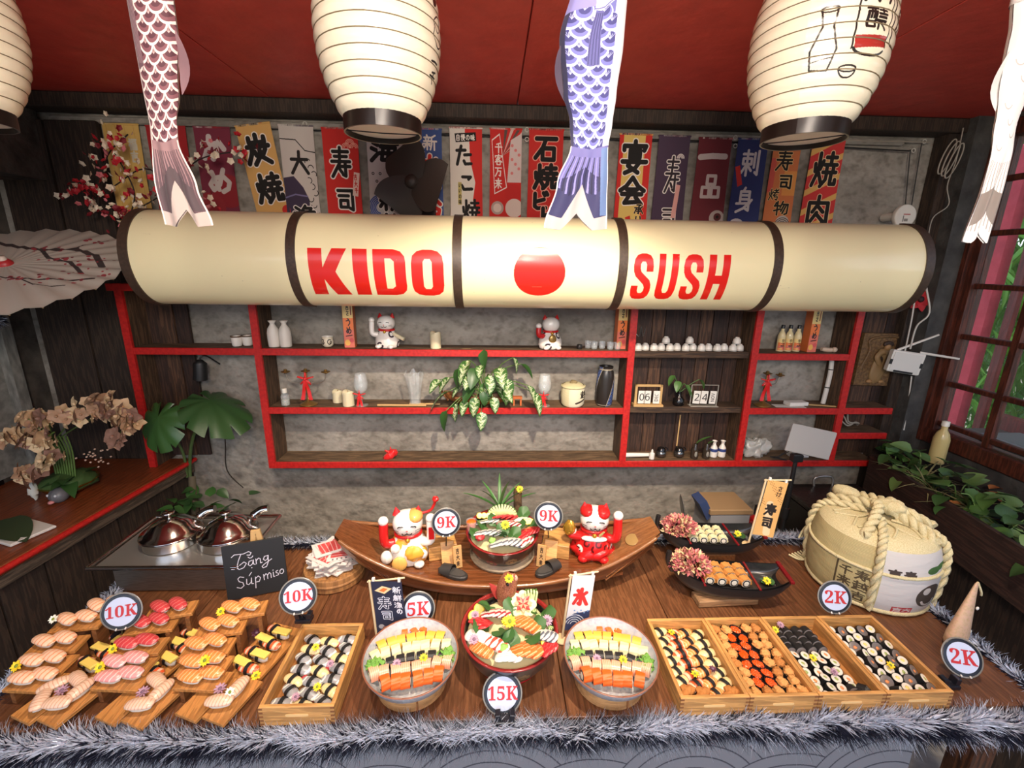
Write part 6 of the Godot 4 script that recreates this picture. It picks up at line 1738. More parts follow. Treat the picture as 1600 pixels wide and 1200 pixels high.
	for k in 3: part(bv, "sprig_stem", mb().tube(smooth([Vector3(0,0.07,0), Vector3([-0.02,0.01,0.05][k], 0.12,0.01), Vector3([-0.045,0.02,0.09][k], [0.17,0.12,0.15][k], 0.02)], 4), [0.002], 5).mesh(), mats["sprig_green"])
	# end bay: paper box, sticks, white tube
	solo("white_carton", "flat white paper carton lying in the end bay", "carton", mb().box(Vector3.ZERO, Vector3(0.11,0.02,0.05), Basis.IDENTITY, 0.002).mesh(), mats["card_white"], at(on(Vector3(1.6451,1.2293,-2.31), 1.237), 6))
	solo("wooden_spatula", "thin brown wooden spatula lying across the end bay", "spatula", mb().box(Vector3.ZERO, Vector3(0.15,0.006,0.016), Basis.IDENTITY, 0.002).mesh(), mats["pale_wood"], at(on(Vector3(1.7885,1.2287,-2.29), 1.2296), -14))
	solo("paper_sheet", "torn pale paper slip under the white carton in the end bay", "paper", mb().box(Vector3.ZERO, Vector3(0.16,0.0014,0.05)).mesh(), mats["napkin_white"], at(on(Vector3(1.5945,1.221,-2.29), 1.2268), -4))
	var wt := thing("plastic_tube", "bent white plastic tube standing in the end bay", "tube", at(on(Vector3(1.8196,1.2166,-2.34), 1.2265)))
	part(wt, "tube", mb().tube(smooth([Vector3(0,0,0), Vector3(0.006,0.1,0), Vector3(0.008,0.18,0), Vector3(0.0,0.262,0)], 5), [0.012], 10).mesh(), mats["router_white"])
	for k in 2: part(wt, "joint", mb().lathe(v2([0.0125,0.0,0.0135,0.001,0.0135,0.004,0.0125,0.005]), 14).mesh(), mats["lid_black"], at(Vector3(0.006,0.09 + 0.1 * k, 0)))
	# bottom shelf
	var rb := thing("red_ribbon", "crumpled red satin ribbon lying alone on the bottom shelf", "ribbon", at(on(Vector3(-0.5434,0.9241,-2.3), Y3 + 0.034)))
	red_ribbon(rb, Vector3(0.0,0.0,0.0), 0.034,0,12)
	part(rb, "crumple", mb().blob(Vector3(0.0,-0.012,0.0), Vector3(0.04,0.022,0.026), 16,10,1,1, Basis(Vector3.BACK, 0.5), 0.6,0.4,3).mesh(), mats["ribbon_red"])
	solo("paper_roll", "white tapered paper roll lying in the niche corner", "paper", mb().tube([on(Vector3(0.7268,0.932,-2.3), Y3 + 0.014), on(Vector3(0.8616,0.9392,-2.3), Y3 + 0.016)], [0.013,0.010], 10).mesh(), mats["card_white"])
	var sbt := thing("salt_bottle", "short white plastic bottle with a nozzle on the niche floor", "bottle", at(on(Vector3(0.87,0.9291,-2.28), Y3)))
	part(sbt, "body", lathed("saltb", [0,0,0.013,0,0.014,0.003,0.014,0.034,0.006,0.04,0,0.04]), mats["router_white"])
	part(sbt, "nozzle", lathed("saltn", [0.006,0.038,0.006,0.048,0.002,0.056,0,0.057]), mats["router_white"])
	for a in [[Vector3(0.9311,0.9232,-2.31), "small steel teapot with a dark lid on the niche floor", 0.028], [Vector3(1.032,0.9229,-2.31), "small steel pot holding a stick on the niche floor", 0.028]]:
		var o := thing("steel_pot", a[1], "pot", at(on(a[0], Y3)))
		part(o, "body", lathed("spot", [0,0,0.02,0,0.028,0.012,0.028,0.026,0.02,0.04,0,0.042]), mat("pot_steel", c8(120,118,114), 0.18,0.9))
		part(o, "collar", lathed("spotc", [0.024,0.036,0.02,0.052,0.012,0.056,0,0.056]), mats["vase_black"])
		part(o, "handle", mb().tube(smooth([Vector3(0.026,0.03,0), Vector3(0.036,0.044,0), Vector3(0.022,0.056,0)], 4), [0.003], 6).mesh(), mats["vase_black"])
	solo("bamboo_stick", "thin bamboo stick leaning up in the niche from the steel pot", "stick", mb().tube([on(Vector3(1.0241,0.9679,-2.33), Y3 + 0.056), Vector3(1.0374,1.1528,-2.36)], [0.004], 6).mesh(), mats["pale_wood"])
	for a in [[Vector3(1.11,0.924,-2.29), "small brown glass bottle with a tall leaf on the niche floor"], [Vector3(1.1752,0.92,-2.29), "small brown glass bottle with a short sprig on the niche floor"]]:
		var o := thing("medicine_bottle", a[1], "bottle", at(on(a[0], Y3)))
		part(o, "glass", lathed("medb", [0,0,0.017,0,0.02,0.004,0.02,0.05,0.01,0.066,0.009,0.084,0,0.084], 20), mat("brown_glass", c8(52,44,36), 0.1))
		part(o, "front_label", mb().blob(Vector3(0,0.03,0.0185), Vector3(0.008,0.018,0.003), 10,8).mesh(), mat("label_grey", c8(136,132,122), 0.5))
		var tall: bool = a[0].x < 1.12
		part(o, "leaf", mb().leaf(Transform3D.IDENTITY, 0.1 if tall else 0.04,0.045 if tall else 0.03,0.2,0.2,0.5,6).mesh(), mats["sprig_green"], at(Vector3(0,0.08,0), 60,-50))
	for k in 2:
		var o := thing("painted_flask", "white sake flask with a blue band on the niche floor", "flask", at(on([Vector3(1.2261,0.9339,-2.31), Vector3(1.2733,0.9338,-2.31)][k], Y3)), "blue-banded flasks")
		part(o, "body", lathed("pflask", [0,0,0.018,0,0.02,0.003,0.021,0.04,0.017,0.058,0.008,0.074,0.008,0.084,0.014,0.094,0.012,0.094,0.006,0.084,0,0.08], 24), ceramic)
		part(o, "band", lathed("pflaskb", [0.0212,0.034,0.0213,0.044,0.0196,0.05], 24), mat("cobalt", c8(52,66,118), 0.3))
	# plastic bag and cables
	var bg := mat("plastic_bag", Color(0.8,0.8,0.78,0.45), 0.2)
	bg.transparency = BaseMaterial3D.TRANSPARENCY_ALPHA
	solo("plastic_bag", "crumpled clear plastic bag lying in the end bay", "bag", mb().blob(Vector3(0,0.055,0), Vector3(0.075,0.055,0.045), 30,20,1,1, Basis.IDENTITY, 0.7,0.22,6).mesh(), bg, at(on(Vector3(1.4674,0.9173,-2.32), Y3 - 0.004)))
	var plg := thing("power_strip", "white power strip with plugs on the bottom shelf behind the screen", "power strip", at(on(Vector3(1.709,0.9134,-2.31), Y3)))
	part(plg, "strip", mb().box(Vector3(0,0.012,0), Vector3(0.1,0.024,0.045), Basis.IDENTITY, 0.003).mesh(), mats["router_white"])
	for k in 2: part(plg, "plug", mb().blob(Vector3(-0.025 + 0.04 * k, 0.036,0), Vector3(0.015,0.016,0.018), 12,8,0.7,0.7).mesh(), mats["router_white"])
	for k in 2: part(plg, "cord", mb().tube(smooth([Vector3(-0.03 + 0.03 * k, 0.05,0), Vector3(-0.06,0.07 - 0.02 * k, 0.03), Vector3(-0.13,0.012,0.03), Vector3(-0.16 - 0.03 * k, 0.02,0.05), Vector3(-0.1,0.004,0.06)], 5), [0.0025], 5).mesh(), mats["black_wire"])
	for k in 3: solo("coiled_cable", "pale cable coiled in the small red-edged compartment", "cable", mb().tube(smooth([Vector3(1.89,1.095,-2.36), Vector3(1.92 + 0.02 * k, 1.14 + 0.02 * k, -2.34), Vector3(1.98,1.10 + 0.012 * k, -2.33), Vector3(2.03,1.12,-2.34 + 0.01 * k), Vector3(2.06,1.092,-2.36)], 6), [0.004], 6).mesh(), mats["loop_pale"], Transform3D.IDENTITY, "cables in the small compartment")

func p_streak(p: Pad, a: Vector2, b: Vector2, t: float, c: Color) -> void:
	p.line(a, a.lerp(b, 0.6), t, c)
	p.line(a.lerp(b, 0.6), b, t * 0.5, c)

# ---------------------------------------------------------------- sushi
func striped(key: String, base: Color, line: Color, n: int, t: float, slant: float) -> StandardMaterial3D:
	if mats.has(key): return mats[key]
	var p := Pad.new(64,128, base)
	for k in n:
		var y := (k + 0.5) * 128.0 / n
		p.path([Vector2(-4, y - slant), Vector2(24, y + slant * 0.4), Vector2(44, y + slant * 0.2), Vector2(68, y - slant)], t, line)
	var m := printed(key, p, 0.3)
	m.subsurf_scatter_enabled = true
	m.subsurf_scatter_strength = 0.06
	return m

func topping_mesh(key: String, r: Vector3, bend: float, droop: float, bump := 0.06) -> ArrayMesh:
	if meshes.has(key): return meshes[key]
	var b := mb().blob(Vector3.ZERO, r, 18,8,0.75,0.6, Basis.IDENTITY, bump, 0.25, key.hash() % 97)
	for k in b.v.size():
		var q := b.v[k]
		b.uv[k] = Vector2(q.x / r.x * 0.48 + 0.5, q.z / r.z * 0.48 + 0.5)
		b.v[k].y += -bend * q.x * q.x - droop * q.z * q.z
	meshes[key] = b.mesh()
	return meshes[key]

func rice_mesh(n: int) -> ArrayMesh:
	var key := "rice_%d" % n
	if not meshes.has(key): meshes[key] = mb().blob(Vector3(0,0.0105,0), Vector3(0.0125,0.0108,0.027), 16,9,0.8,0.75, Basis.IDENTITY, 0.14,0.9, n).mesh()
	return meshes[key]

var stock := {}

# kind -> [what it is called, topping material, nori band]
func nigiri(xf: Transform3D, kind: String, label: String, group: String) -> void:
	var key := "nigiri_" + kind
	if stock.has(key):
		copy(stock[key], xf, label, group)
		return
	var o := thing("nigiri", label, "sushi", xf, group)
	stock[key] = o
	part(o, "rice", rice_mesh(kind.length() % 3), mats["rice"])
	var m: Material
	var band := kind.ends_with("_nori")
	match kind.replace("_nori", ""):
		"salmon": m = striped("salmon_top", c8(232,140,72), c8(244,190,140), 7,2.2,8)
		"shrimp": m = striped("shrimp_top", c8(240,200,166), c8(232,146,100), 6,2.6,5)
		"tuna": m = striped("tuna_top", c8(196,66,68), c8(222,128,120), 6,1.8,9)
		"bream": m = striped("bream_top", c8(226,150,144), c8(240,206,196), 6,2.2,9)
		"seared": m = striped("seared_top", c8(228,192,164), c8(206,156,126), 9,1.8,6)
		"squid": m = striped("squid_top", c8(226,204,152), c8(212,184,124), 5,1.4,3)
		"crab": m = striped("crab_top", c8(228,190,162), c8(218,92,48), 4,8.0,2)
		"herring": m = striped("herring_top", c8(150,150,152), c8(224,222,214), 3,5.0,14)
		"egg": m = striped("egg_top", c8(238,208,104), c8(230,192,80), 4,1.2,2)
		"floss": m = mats["floss"]
	if kind.begins_with("floss"):
		part(o, "topping", mb().blob(Vector3(0,0.026,0), Vector3(0.016,0.01,0.028), 20,12,1,1, Basis.IDENTITY, 0.7,0.6,8).mesh(), m)
	elif kind.begins_with("egg"):
		part(o, "topping", mb().box(Vector3(0,0.0255,0), Vector3(0.026,0.012,0.058), Basis.IDENTITY, 0.003).mesh(), m)
	else:
		part(o, "topping", topping_mesh("top_a" if kind.begins_with("sa") or kind.begins_with("t") else "top_b", Vector3(0.0165,0.0042,0.034), 26.0,6.0), m, at(Vector3(0,0.0235,0)))
	if band:
		var f := func(u: float, v: float) -> Vector3:
			var a := TAU * u
			return Vector3(0.0175 * pow(absf(sin(a)), 0.7) * signf(sin(a)), 0.0148 - 0.0152 * pow(absf(cos(a)), 0.8) * signf(cos(a)), (0.5 - v) * 0.0125)
		part(o, "nori_band", mb().grid(20,1, f).mesh(), mats["nori"])

func gunkan(xf: Transform3D, kind: String, label: String, group: String) -> void:
	var key := "gunkan_" + kind
	if stock.has(key):
		copy(stock[key], xf, label, group)
		return
	var o := thing("gunkan_roll", label, "sushi", xf, group)
	stock[key] = o
	part(o, "nori", lathed("gunkan_wall", [0.0,0.0005,0.0165,0.0005,0.017,0.001,0.0165,0.029,0.0155,0.029,0.0152,0.02,0,0.02], 20,1.3), mats["nori"])
	if kind == "roe":
		var b := mb()
		var r := RandomNumberGenerator.new()
		r.seed = 5
		b.blob(Vector3(0,0.025,0), Vector3(0.0135,0.006,0.0175), 12,6)
		for k in 46:
			var a := r.randf() * TAU
			var d := sqrt(r.randf())
			b.blob(Vector3(sin(a) * d * 0.0125,0.031 - 0.006 * d * d, cos(a) * d * 0.0165), Vector3(1,1,1) * 0.0028,7,5)
		part(o, "roe", b.mesh(), mats["roe"])
	else:
		part(o, "topping", mb().blob(Vector3(0,0.03,0), Vector3(0.0145,0.0105,0.0165), 24,14,1,1, Basis.IDENTITY, 0.6,1.5,12).mesh(), mats["floss"] if kind == "floss" else mats["crab_salad"])

func maki(xf: Transform3D, kind: String, label: String, group: String) -> void:
	var key := "maki_" + kind
	if stock.has(key):
		copy(stock[key], xf, label, group)
		return
	var o := thing("maki_roll", label, "sushi", xf, group)
	stock[key] = o
	var big := kind.begins_with("fat")
	var r := 0.0185 if big else 0.0145
	var h := 0.022 if big else 0.027
	part(o, "nori", mb().lathe(v2([0.0,0.0004, r - 0.001,0.0004, r, 0.0014, r, h - 0.0008, r - 0.0008, h, r - 0.0014, h - 0.0008]), 22).mesh(), mats["nori"])
	part(o, "rice", mb().lathe(v2([r - 0.0012, h - 0.0012, r - 0.002, h + 0.0006,0.006, h + 0.0012,0.0052, h - 0.0004]), 22).mesh(), mats["rice"] if not kind.ends_with("dark") else mats["eel"])
	part(o, "filling", mb().blob(Vector3(0.0006, h - 0.0012,0), Vector3(0.0056,0.003,0.0052), 10,6,0.8,1, Basis.IDENTITY, 0.3,0.8,3).mesh(), mats["fill_" + ("yellow" if kind.contains("yellow") else ("green" if kind.contains("green") else "orange"))])

# cut roll piece lying on its side with a coloured cover on top
func roll(xf: Transform3D, kind: String, label: String, group: String) -> void:
	var key := "roll_" + kind
	if stock.has(key):
		copy(stock[key], xf, label, group)
		return
	var o := thing("roll_slice", label, "sushi", xf, group)
	stock[key] = o
	var w := 0.021
	var face := mb().slab_poly(loop_poly(0.0145,0.0145,0.75,20), w, Transform3D(Basis(Vector3(0,1,0), Vector3(1,0,0), Vector3(0,0,-1)), Vector3(0,0.0148,0)), 0.0015).mesh()
	part(o, "rice", face, mats["nori"] if kind == "nori" else mats["rice"])
	for s in [-1.0,1.0]:
		var rice := mb().slab_poly(loop_poly(0.0118,0.0118,0.8,16), 0.001, Transform3D(Basis(Vector3(0,1,0), Vector3(1,0,0), Vector3(0,0,-1)), Vector3(s * (w / 2 + 0.0003), 0.0148,0))).mesh()
		var disc := part(o, "cut_face", rice, mats["rice"] if kind == "nori" else mats["nori"])
		part(disc, "filling", mb().slab_poly(loop_poly(0.0085 if kind != "nori" else 0.006,0.0085 if kind != "nori" else 0.006,0.9,12), 0.0014, Transform3D(Basis(Vector3(0,1,0), Vector3(1,0,0), Vector3(0,0,-1)), Vector3(s * (w / 2 + 0.0006), 0.0148,0))).mesh(), mats["rice"] if kind != "nori" else mats["fill_green"])
	if kind != "nori":
		var m: Material = {"egg": mats["egg_plain"], "cheese": mats["cheese"], "salmon": striped("roll_salmon", c8(226,156,124), c8(236,186,160), 5,3,5), "roe": mats["roe_bed"], "fried": mats["fried"], "seaweed": mats["nori"]}[kind]
		var f := func(u: float, v: float) -> Vector3:
			var a := lerpf(-1.75,1.75, u)
			var rr := 0.0178 + (0.0012 * sin(u * 31.0 + v * 17.0) if kind in ["roe", "cheese", "fried"] else 0.0)
			return Vector3((v - 0.5) * (w + 0.002), 0.0145 + rr * pow(absf(cos(a)), 0.8) * signf(cos(a)), -rr * pow(absf(sin(a)), 0.8) * signf(sin(a)))
		var g := func(u: float, v: float) -> Vector3:
			var q: Vector3 = f.call(u, v)
			return Vector3(q.x, 0.0145 + (q.y - 0.0145) * 0.82, q.z * 0.82)
		var b := mb().grid(16,3, f)
		for e in [0.0,1.0]:
			b.grid(16,1, func(u: float, v: float) -> Vector3: return (f.call(u, e) as Vector3).lerp(g.call(u, e), v if e > 0.5 else 1.0 - v))
		for e in [0.0,1.0]:
			b.grid(1,3, func(u: float, v: float) -> Vector3: return (f.call(e, v) as Vector3).lerp(g.call(e, v), u if e > 0.5 else 1.0 - u))
		part(o, "cover", b.mesh(), m)

func loop_poly(rx: float, ry: float, e: float, n: int) -> PackedVector2Array:
	var o := PackedVector2Array()
	for k in n:
		var a := TAU * k / n
		o.append(Vector2(rx * pow(absf(cos(a)), e) * signf(cos(a)), ry * pow(absf(sin(a)), e) * signf(sin(a))))
	return o

func flower(xf: Transform3D, kind: String, label: String, group: String) -> void:
	var key := "flower_" + kind
	if stock.has(key):
		copy(stock[key], xf, label, group)
		return
	var o := thing("garnish_flower", label, "flower", xf, group)
	stock[key] = o
	var n := 11 if kind != "mauve" else 16
	var col: Material = {"yellow": mat("petal_yellow", c8(240,206,40), 0.6), "white": mat("petal_white", c8(238,234,216), 0.6), "mauve": mat("petal_mauve", c8(178,140,158), 0.6), "dark": mat("petal_dark", c8(92,50,66), 0.6)}[kind]
	var b := mb()
	for k in n: b.leaf(at(Vector3(0,0.002,0), k * 360.0 / n, -14.0 - 16.0 * (k % 2)), 0.0125,0.006 if kind != "mauve" else 0.004,0.15,0.2,0.7,4)
	part(o, "petals", b.mesh(), col)
	part(o, "heart", mb().blob(Vector3(0,0.004,0), Vector3(0.0042,0.003,0.0042), 10,6).mesh(), mat("heart_" + kind, c8(120,130,40) if kind in ["yellow", "white"] else c8(120,92,110), 0.7))

func leafy(xf: Transform3D, kind: String, label: String, group: String) -> void:
	var key := "leafy_" + kind
	if stock.has(key):
		copy(stock[key], xf, label, group)
		return
	match kind:
		"shiso":
			var b := mb()
			for side in [1.0,-1.0]:
				var s: float = side
				b.grid(24,6, func(u: float, v: float) -> Vector3:
					var a := (u - 0.5) * TAU * 0.96 * s
					var r := 0.03 * (0.82 + 0.3 * cos(a)) * (1.0 + 0.06 * sin(a * 18.0)) * v
					return Vector3(sin(a) * r * 0.85,0.004 * sin(a * 3.0) * v + 0.004 - 4.0 * r * r * absf(sin(a)) - 0.0004 * (1.0 - s), cos(a) * r))
			stock[key] = solo("shiso_leaf", label, "leaf", b.mesh(), mat("shiso", c8(54,92,44), 0.5), xf, group)
		"wasabi":
			stock[key] = solo("wasabi", label, "wasabi", mb().blob(Vector3(0,0.01,0), Vector3(0.013,0.011,0.012), 16,10,1,1, Basis.IDENTITY, 0.45,0.6,5).mesh(), mat("wasabi", c8(134,176,84), 0.7), xf, group)
		"parsley":
			stock[key] = solo("parsley", label, "parsley", mb().blob(Vector3(0,0.016,0), Vector3(0.024,0.018,0.022), 34,22,1,1, Basis.IDENTITY, 0.9,1.1,6).mesh(), mat("parsley", c8(104,152,62), 0.7), xf, group)
		"lemon":
			var o := thing("lemon_slice", label, "lemon", xf, group)
			part(o, "rind", lathed("lemonr", [0.0,0.0,0.017,0.0,0.0175,0.001,0.0175,0.003,0.015,0.0034,0,0.0034], 20), mat("lemon_rind", c8(240,206,50), 0.4))
			part(o, "flesh", lathed("lemonf", [0.0145,0.0034,0.0,0.0038], 20), mat("lemon_flesh", c8(246,232,130), 0.3))
			stock[key] = o
		"ginger":
			stock[key] = solo("pickled_ginger", label, "ginger", mb().blob(Vector3(0,0.006,0), Vector3(0.014,0.007,0.01), 20,12,1,1, Basis.IDENTITY, 0.8,0.5,9).mesh(), mat("ginger_red", c8(186,54,58), 0.4), xf, group)

# thin slice of raw fish, leaning; length along z
func sashimi(xf: Transform3D, kind: String, label: String, group: String) -> void:
	var key := "sashimi_" + kind
	if stock.has(key):
		copy(stock[key], xf, label, group)
		return
	var m: Material = {"salmon": striped("salmon_slice", c8(222,112,52), c8(236,174,126), 6,2.0,9), "tuna": striped("tuna_slice", c8(178,38,42), c8(204,88,84), 6,1.6,9), "mackerel": striped("mackerel_slice", c8(200,196,188), c8(96,100,110), 3,6,10), "octopus": striped("octopus_slice", c8(222,200,190), c8(156,54,62), 3,7,6), "clam": striped("clam_slice", c8(242,228,214), c8(214,80,64), 2,10,2), "white": striped("white_slice", c8(236,228,214), c8(214,204,190), 6,1.6,6)}[kind]
	stock[key] = solo("sashimi_slice", label, "sashimi", topping_mesh("slice_" + kind, Vector3(0.0155,0.003,0.028), 12.0,8.0,0.08), m, xf, group)

func build_food() -> void:
	mat("rice", c8(216,209,194), 0.6)
	mat("nori", c8(22,22,24), 0.5)
	mat("roe", c8(232,84,24), 0.2)
	mat("roe_bed", c8(226,96,26), 0.45)
	mat("floss", c8(180,118,58), 0.85)
	mat("crab_salad", c8(206,148,84), 0.8)
	mat("egg_plain", c8(226,168,62), 0.5)
	mat("cheese", c8(212,204,160), 0.6)
	mat("fried", c8(190,128,62), 0.7)
	mat("eel", c8(112,104,100), 0.4)
	mat("fill_yellow", c8(226,206,120), 0.5)
	mat("fill_green", c8(150,164,90), 0.5)
	mat("fill_orange", c8(224,140,84), 0.5)

# ---------------------------------------------------------------- wooden trays
func tray(c: Vector3, label: String, w: float, l: float) -> Vector3:
	var o := thing("sushi_tray", label, "tray", at(c))
	var m := wood("tray_wood", c8(176,118,60), c8(216,160,92), 0,0.5,121)
	var mz := wood("tray_wood_z", c8(176,118,60), c8(214,156,88), 2,0.5,122)
	var h := 0.062
	var t := 0.011
	part(o, "bottom", mb().box(Vector3(0,0.009,0), Vector3(w - 0.02,0.006, l - 0.02)).mesh(), wood("tray_floor", c8(150,94,48), c8(190,130,70), 2,0.6,123))
	for s in [-1.0,1.0]:
		var e := part(o, "end_wall", mb().box(Vector3(0, h / 2, s * (l / 2 - t / 2)), Vector3(w - 0.0006, h, t), Basis.IDENTITY, 0.0015).mesh(), m)
		part(o, "side_wall", mb().box(Vector3(s * (w / 2 - t / 2), h / 2,0), Vector3(t, h, l - 2 * t), Basis.IDENTITY, 0.0015).mesh(), mz)
		if s > 0.0:
			part(e, "hand_slot", mb().slab_poly(loop_poly(0.03,0.0042,0.35,20), 0.001, Transform3D(Basis.IDENTITY, Vector3(0, h * 0.55, l / 2 + 0.0002)) * Transform3D(Basis(Vector3.RIGHT, PI / 2), Vector3.ZERO)).mesh(), mat("slot_pale", c8(228,186,124), 0.6))
			for k in 5:
				for q in [-1.0,1.0]: part(e, "finger_joint", mb().box(Vector3(q * (w / 2 - 0.0055), 0.006 + 0.0125 * k, l / 2 - 0.0006), Vector3(0.0105,0.0055,0.002)).mesh(), mat("joint_brown", c8(128,80,42), 0.7))
	return c + Vector3(0,0.0125,0)

func build_trays() -> void:
	rng.seed = 60
	var z := -1.108
	var n := 0
	# tray of banded nigiri next to the blue plate
	var c := tray(Vector3(0.612,0.7505, z), "wooden tray of banded squid and shrimp nigiri next to the round plate", 0.193,0.29)
	for r in 7:
		for k in 4:
			var kind: String = ["squid_nori", "crab_nori", "salmon_nori", "squid_nori"][k]
			var lab: String = ["pale nigiri with a nori band in the squid and shrimp tray", "orange-striped crab nigiri with a nori band in the squid and shrimp tray", "salmon nigiri with a nori band in the squid and shrimp tray", "pale nigiri with a nori band in the squid and shrimp tray"][k]
			var gr: String = ["pale nigiri in the squid tray", "crab nigiri in the squid tray", "salmon nigiri in the squid tray", "pale nigiri in the squid tray"][k]
			if r == 6 and k != 2:
				kind = "floss"
				lab = "nigiri heaped with brown floss at the end of the squid and shrimp tray"
				gr = "floss nigiri in the squid tray"
			nigiri(at(c + Vector3(-0.062 + 0.041 * k, 0.0,-0.114 + 0.0365 * r + 0.009 * (k % 2) + rng.randf_range(-0.003,0.003)), 120 + rng.randf_range(-14,14), 0,0), kind, lab, gr)
	flower(at(c + Vector3(-0.03,0.036,-0.095)), "yellow", "yellow garnish flower on the squid and shrimp tray", "yellow flowers on the squid tray")
	flower(at(c + Vector3(-0.02,0.036,0.06)), "yellow", "yellow garnish flower on the squid and shrimp tray", "yellow flowers on the squid tray")
	flower(at(c + Vector3(0.04,0.036,0.045)), "dark", "dark purple garnish flower on the squid and shrimp tray", "")
	# gunkan
	c = tray(Vector3(0.806,0.7505, z), "wooden tray of gunkan rolls with orange roe down the middle", 0.193,0.29)
	for r in 8:
		for k in 5:
			if (r + k) % 13 == 12: continue
			var roe := (k == 1 or k == 2) and r > 0 and r < 7 or (k == 2 and r == 0)
			gunkan(at(c + Vector3(-0.068 + 0.034 * k + rng.randf_range(-0.003,0.003) + 0.006 * (r % 2), 0,-0.112 + 0.0325 * r + rng.randf_range(-0.003,0.003)), rng.randf_range(-50,50)), "roe" if roe else ("floss" if (k + r) % 4 == 0 else "salad"), "gunkan roll topped with bright orange roe" if roe else ("gunkan roll topped with golden brown floss" if (k + r) % 4 == 0 else "gunkan roll topped with pale tan crab salad"), "roe gunkan" if roe else ("floss gunkan" if (k + r) % 4 == 0 else "crab salad gunkan"))
	# maki
	c = tray(Vector3(1.0,0.7505, z), "wooden tray of white-faced maki with dark slices at its corners", 0.193,0.29)
	for r in 4:
		for k in 4: maki(at(c + Vector3(-0.066 + 0.034 * k, 0.0182,-0.114 + 0.023 * r), 10 + rng.randf_range(-8,8), 82,0), "fat_dark", "thick dark maki slice standing on edge in the white maki tray", "dark maki slices on edge")
	for r in 6:
		for k in 4:
			if r == 5 and k > 1: continue
			maki(at(c + Vector3(-0.066 + 0.0335 * k + 0.006 * (r % 2), 0.0,-0.012 + 0.0275 * r + rng.randf_range(-0.002,0.002)), rng.randf_range(0,90), rng.randf_range(6,20), rng.randf_range(-8,8)), "small_green" if (r + k) % 3 else "small_orange", "small maki showing its white rice face in the white maki tray", "white-faced maki")
	for k in 4: maki(at(c + Vector3(0.03 + 0.026 * (k % 2), 0.012,0.1 + 0.02 * (k / 2)), 40 * k, 70,0), "fat_dark", "thick dark maki slice tipped over by the front of the white maki tray", "tipped dark maki slices")
	flower(at(c + Vector3(-0.075,0.04,-0.095), 0,30), "yellow", "yellow garnish flower at the back of the white maki tray", "")
	flower(at(c + Vector3(-0.02,0.033,0.01), 0,20), "yellow", "yellow garnish flower in the middle of the white maki tray", "")
	flower(at(c + Vector3(0.01,0.033,0.06), 0,20), "mauve", "mauve garnish flower in the white maki tray", "")
	flower(at(c + Vector3(-0.045,0.04,-0.115), 0,20), "mauve", "mauve garnish flower at the back of the white maki tray", "")
	# ovals
	c = tray(Vector3(1.1945,0.7505, z), "wooden tray of cream oval maki in lines between dark maki", 0.193,0.29)
	for r in 8:
		for k in 5:
			var pale := k == 0 or k == 2 or (k == 4 and r % 4 == 0)
			maki(at(c + Vector3(-0.07 + 0.034 * k, 0.003,-0.112 + 0.0305 * r + rng.randf_range(-0.002,0.002)), 20,14 if pale else rng.randf_range(20,46), 10 if pale else rng.randf_range(-20,20)), "small_yellow" if pale else "fat_dark" if (r + k) % 2 else "small_green", "cream-faced maki in a line in the cream oval tray" if pale else ("thick dark maki tipped between the cream lines" if (r + k) % 2 else "small green-hearted maki tipped between the cream lines"), "cream-faced maki" if pale else ("dark maki between cream lines" if (r + k) % 2 else "green-hearted maki between cream lines"))
	flower(at(c + Vector3(0.0,0.036,0.045), 0,20), "yellow", "yellow garnish flower in the cream oval tray", "")
	# left tray
	c = tray(Vector3(-0.513,0.7505,-1.112), "wooden tray of silver-skinned banded nigiri beside the stepped stands", 0.197,0.29)
	for r in 7:
		for k in 3:
			var kind: String = ["herring_nori", "squid_nori", "herring_nori"][(k + r) % 3]
			nigiri(at(c + Vector3(-0.055 + 0.055 * k + 0.008 * (r % 2), 0,-0.11 + 0.036 * r + 0.008 * (k % 2)), 66 + rng.randf_range(-18,18)), kind, "silver-skinned nigiri with a nori band in the tray beside the stands" if kind.begins_with("h") else "pale nigiri with a nori band in the tray beside the stands", "silver nigiri beside the stands" if kind.begins_with("h") else "pale nigiri beside the stands")
			if (r + k) % 3 == 1: leafy(at(c + Vector3(-0.03 + 0.055 * k, 0.006,-0.098 + 0.031 * r), r * 50.0), "ginger", "red pickled ginger between the silver-skinned nigiri", "red ginger in the tray")
	for q in [Vector3(-0.025,0.036,-0.062), Vector3(0.03,0.036,0.076)]: flower(at(c + q, 0,25), "yellow", "yellow garnish flower on the silver-skinned nigiri tray", "yellow flowers on the silver tray")
	for q in [Vector3(0.04,0.036,0.0), Vector3(-0.02,0.03,0.1)]: flower(at(c + q, 0,25), "mauve", "mauve garnish flower on the silver-skinned nigiri tray", "mauve flowers on the silver tray")

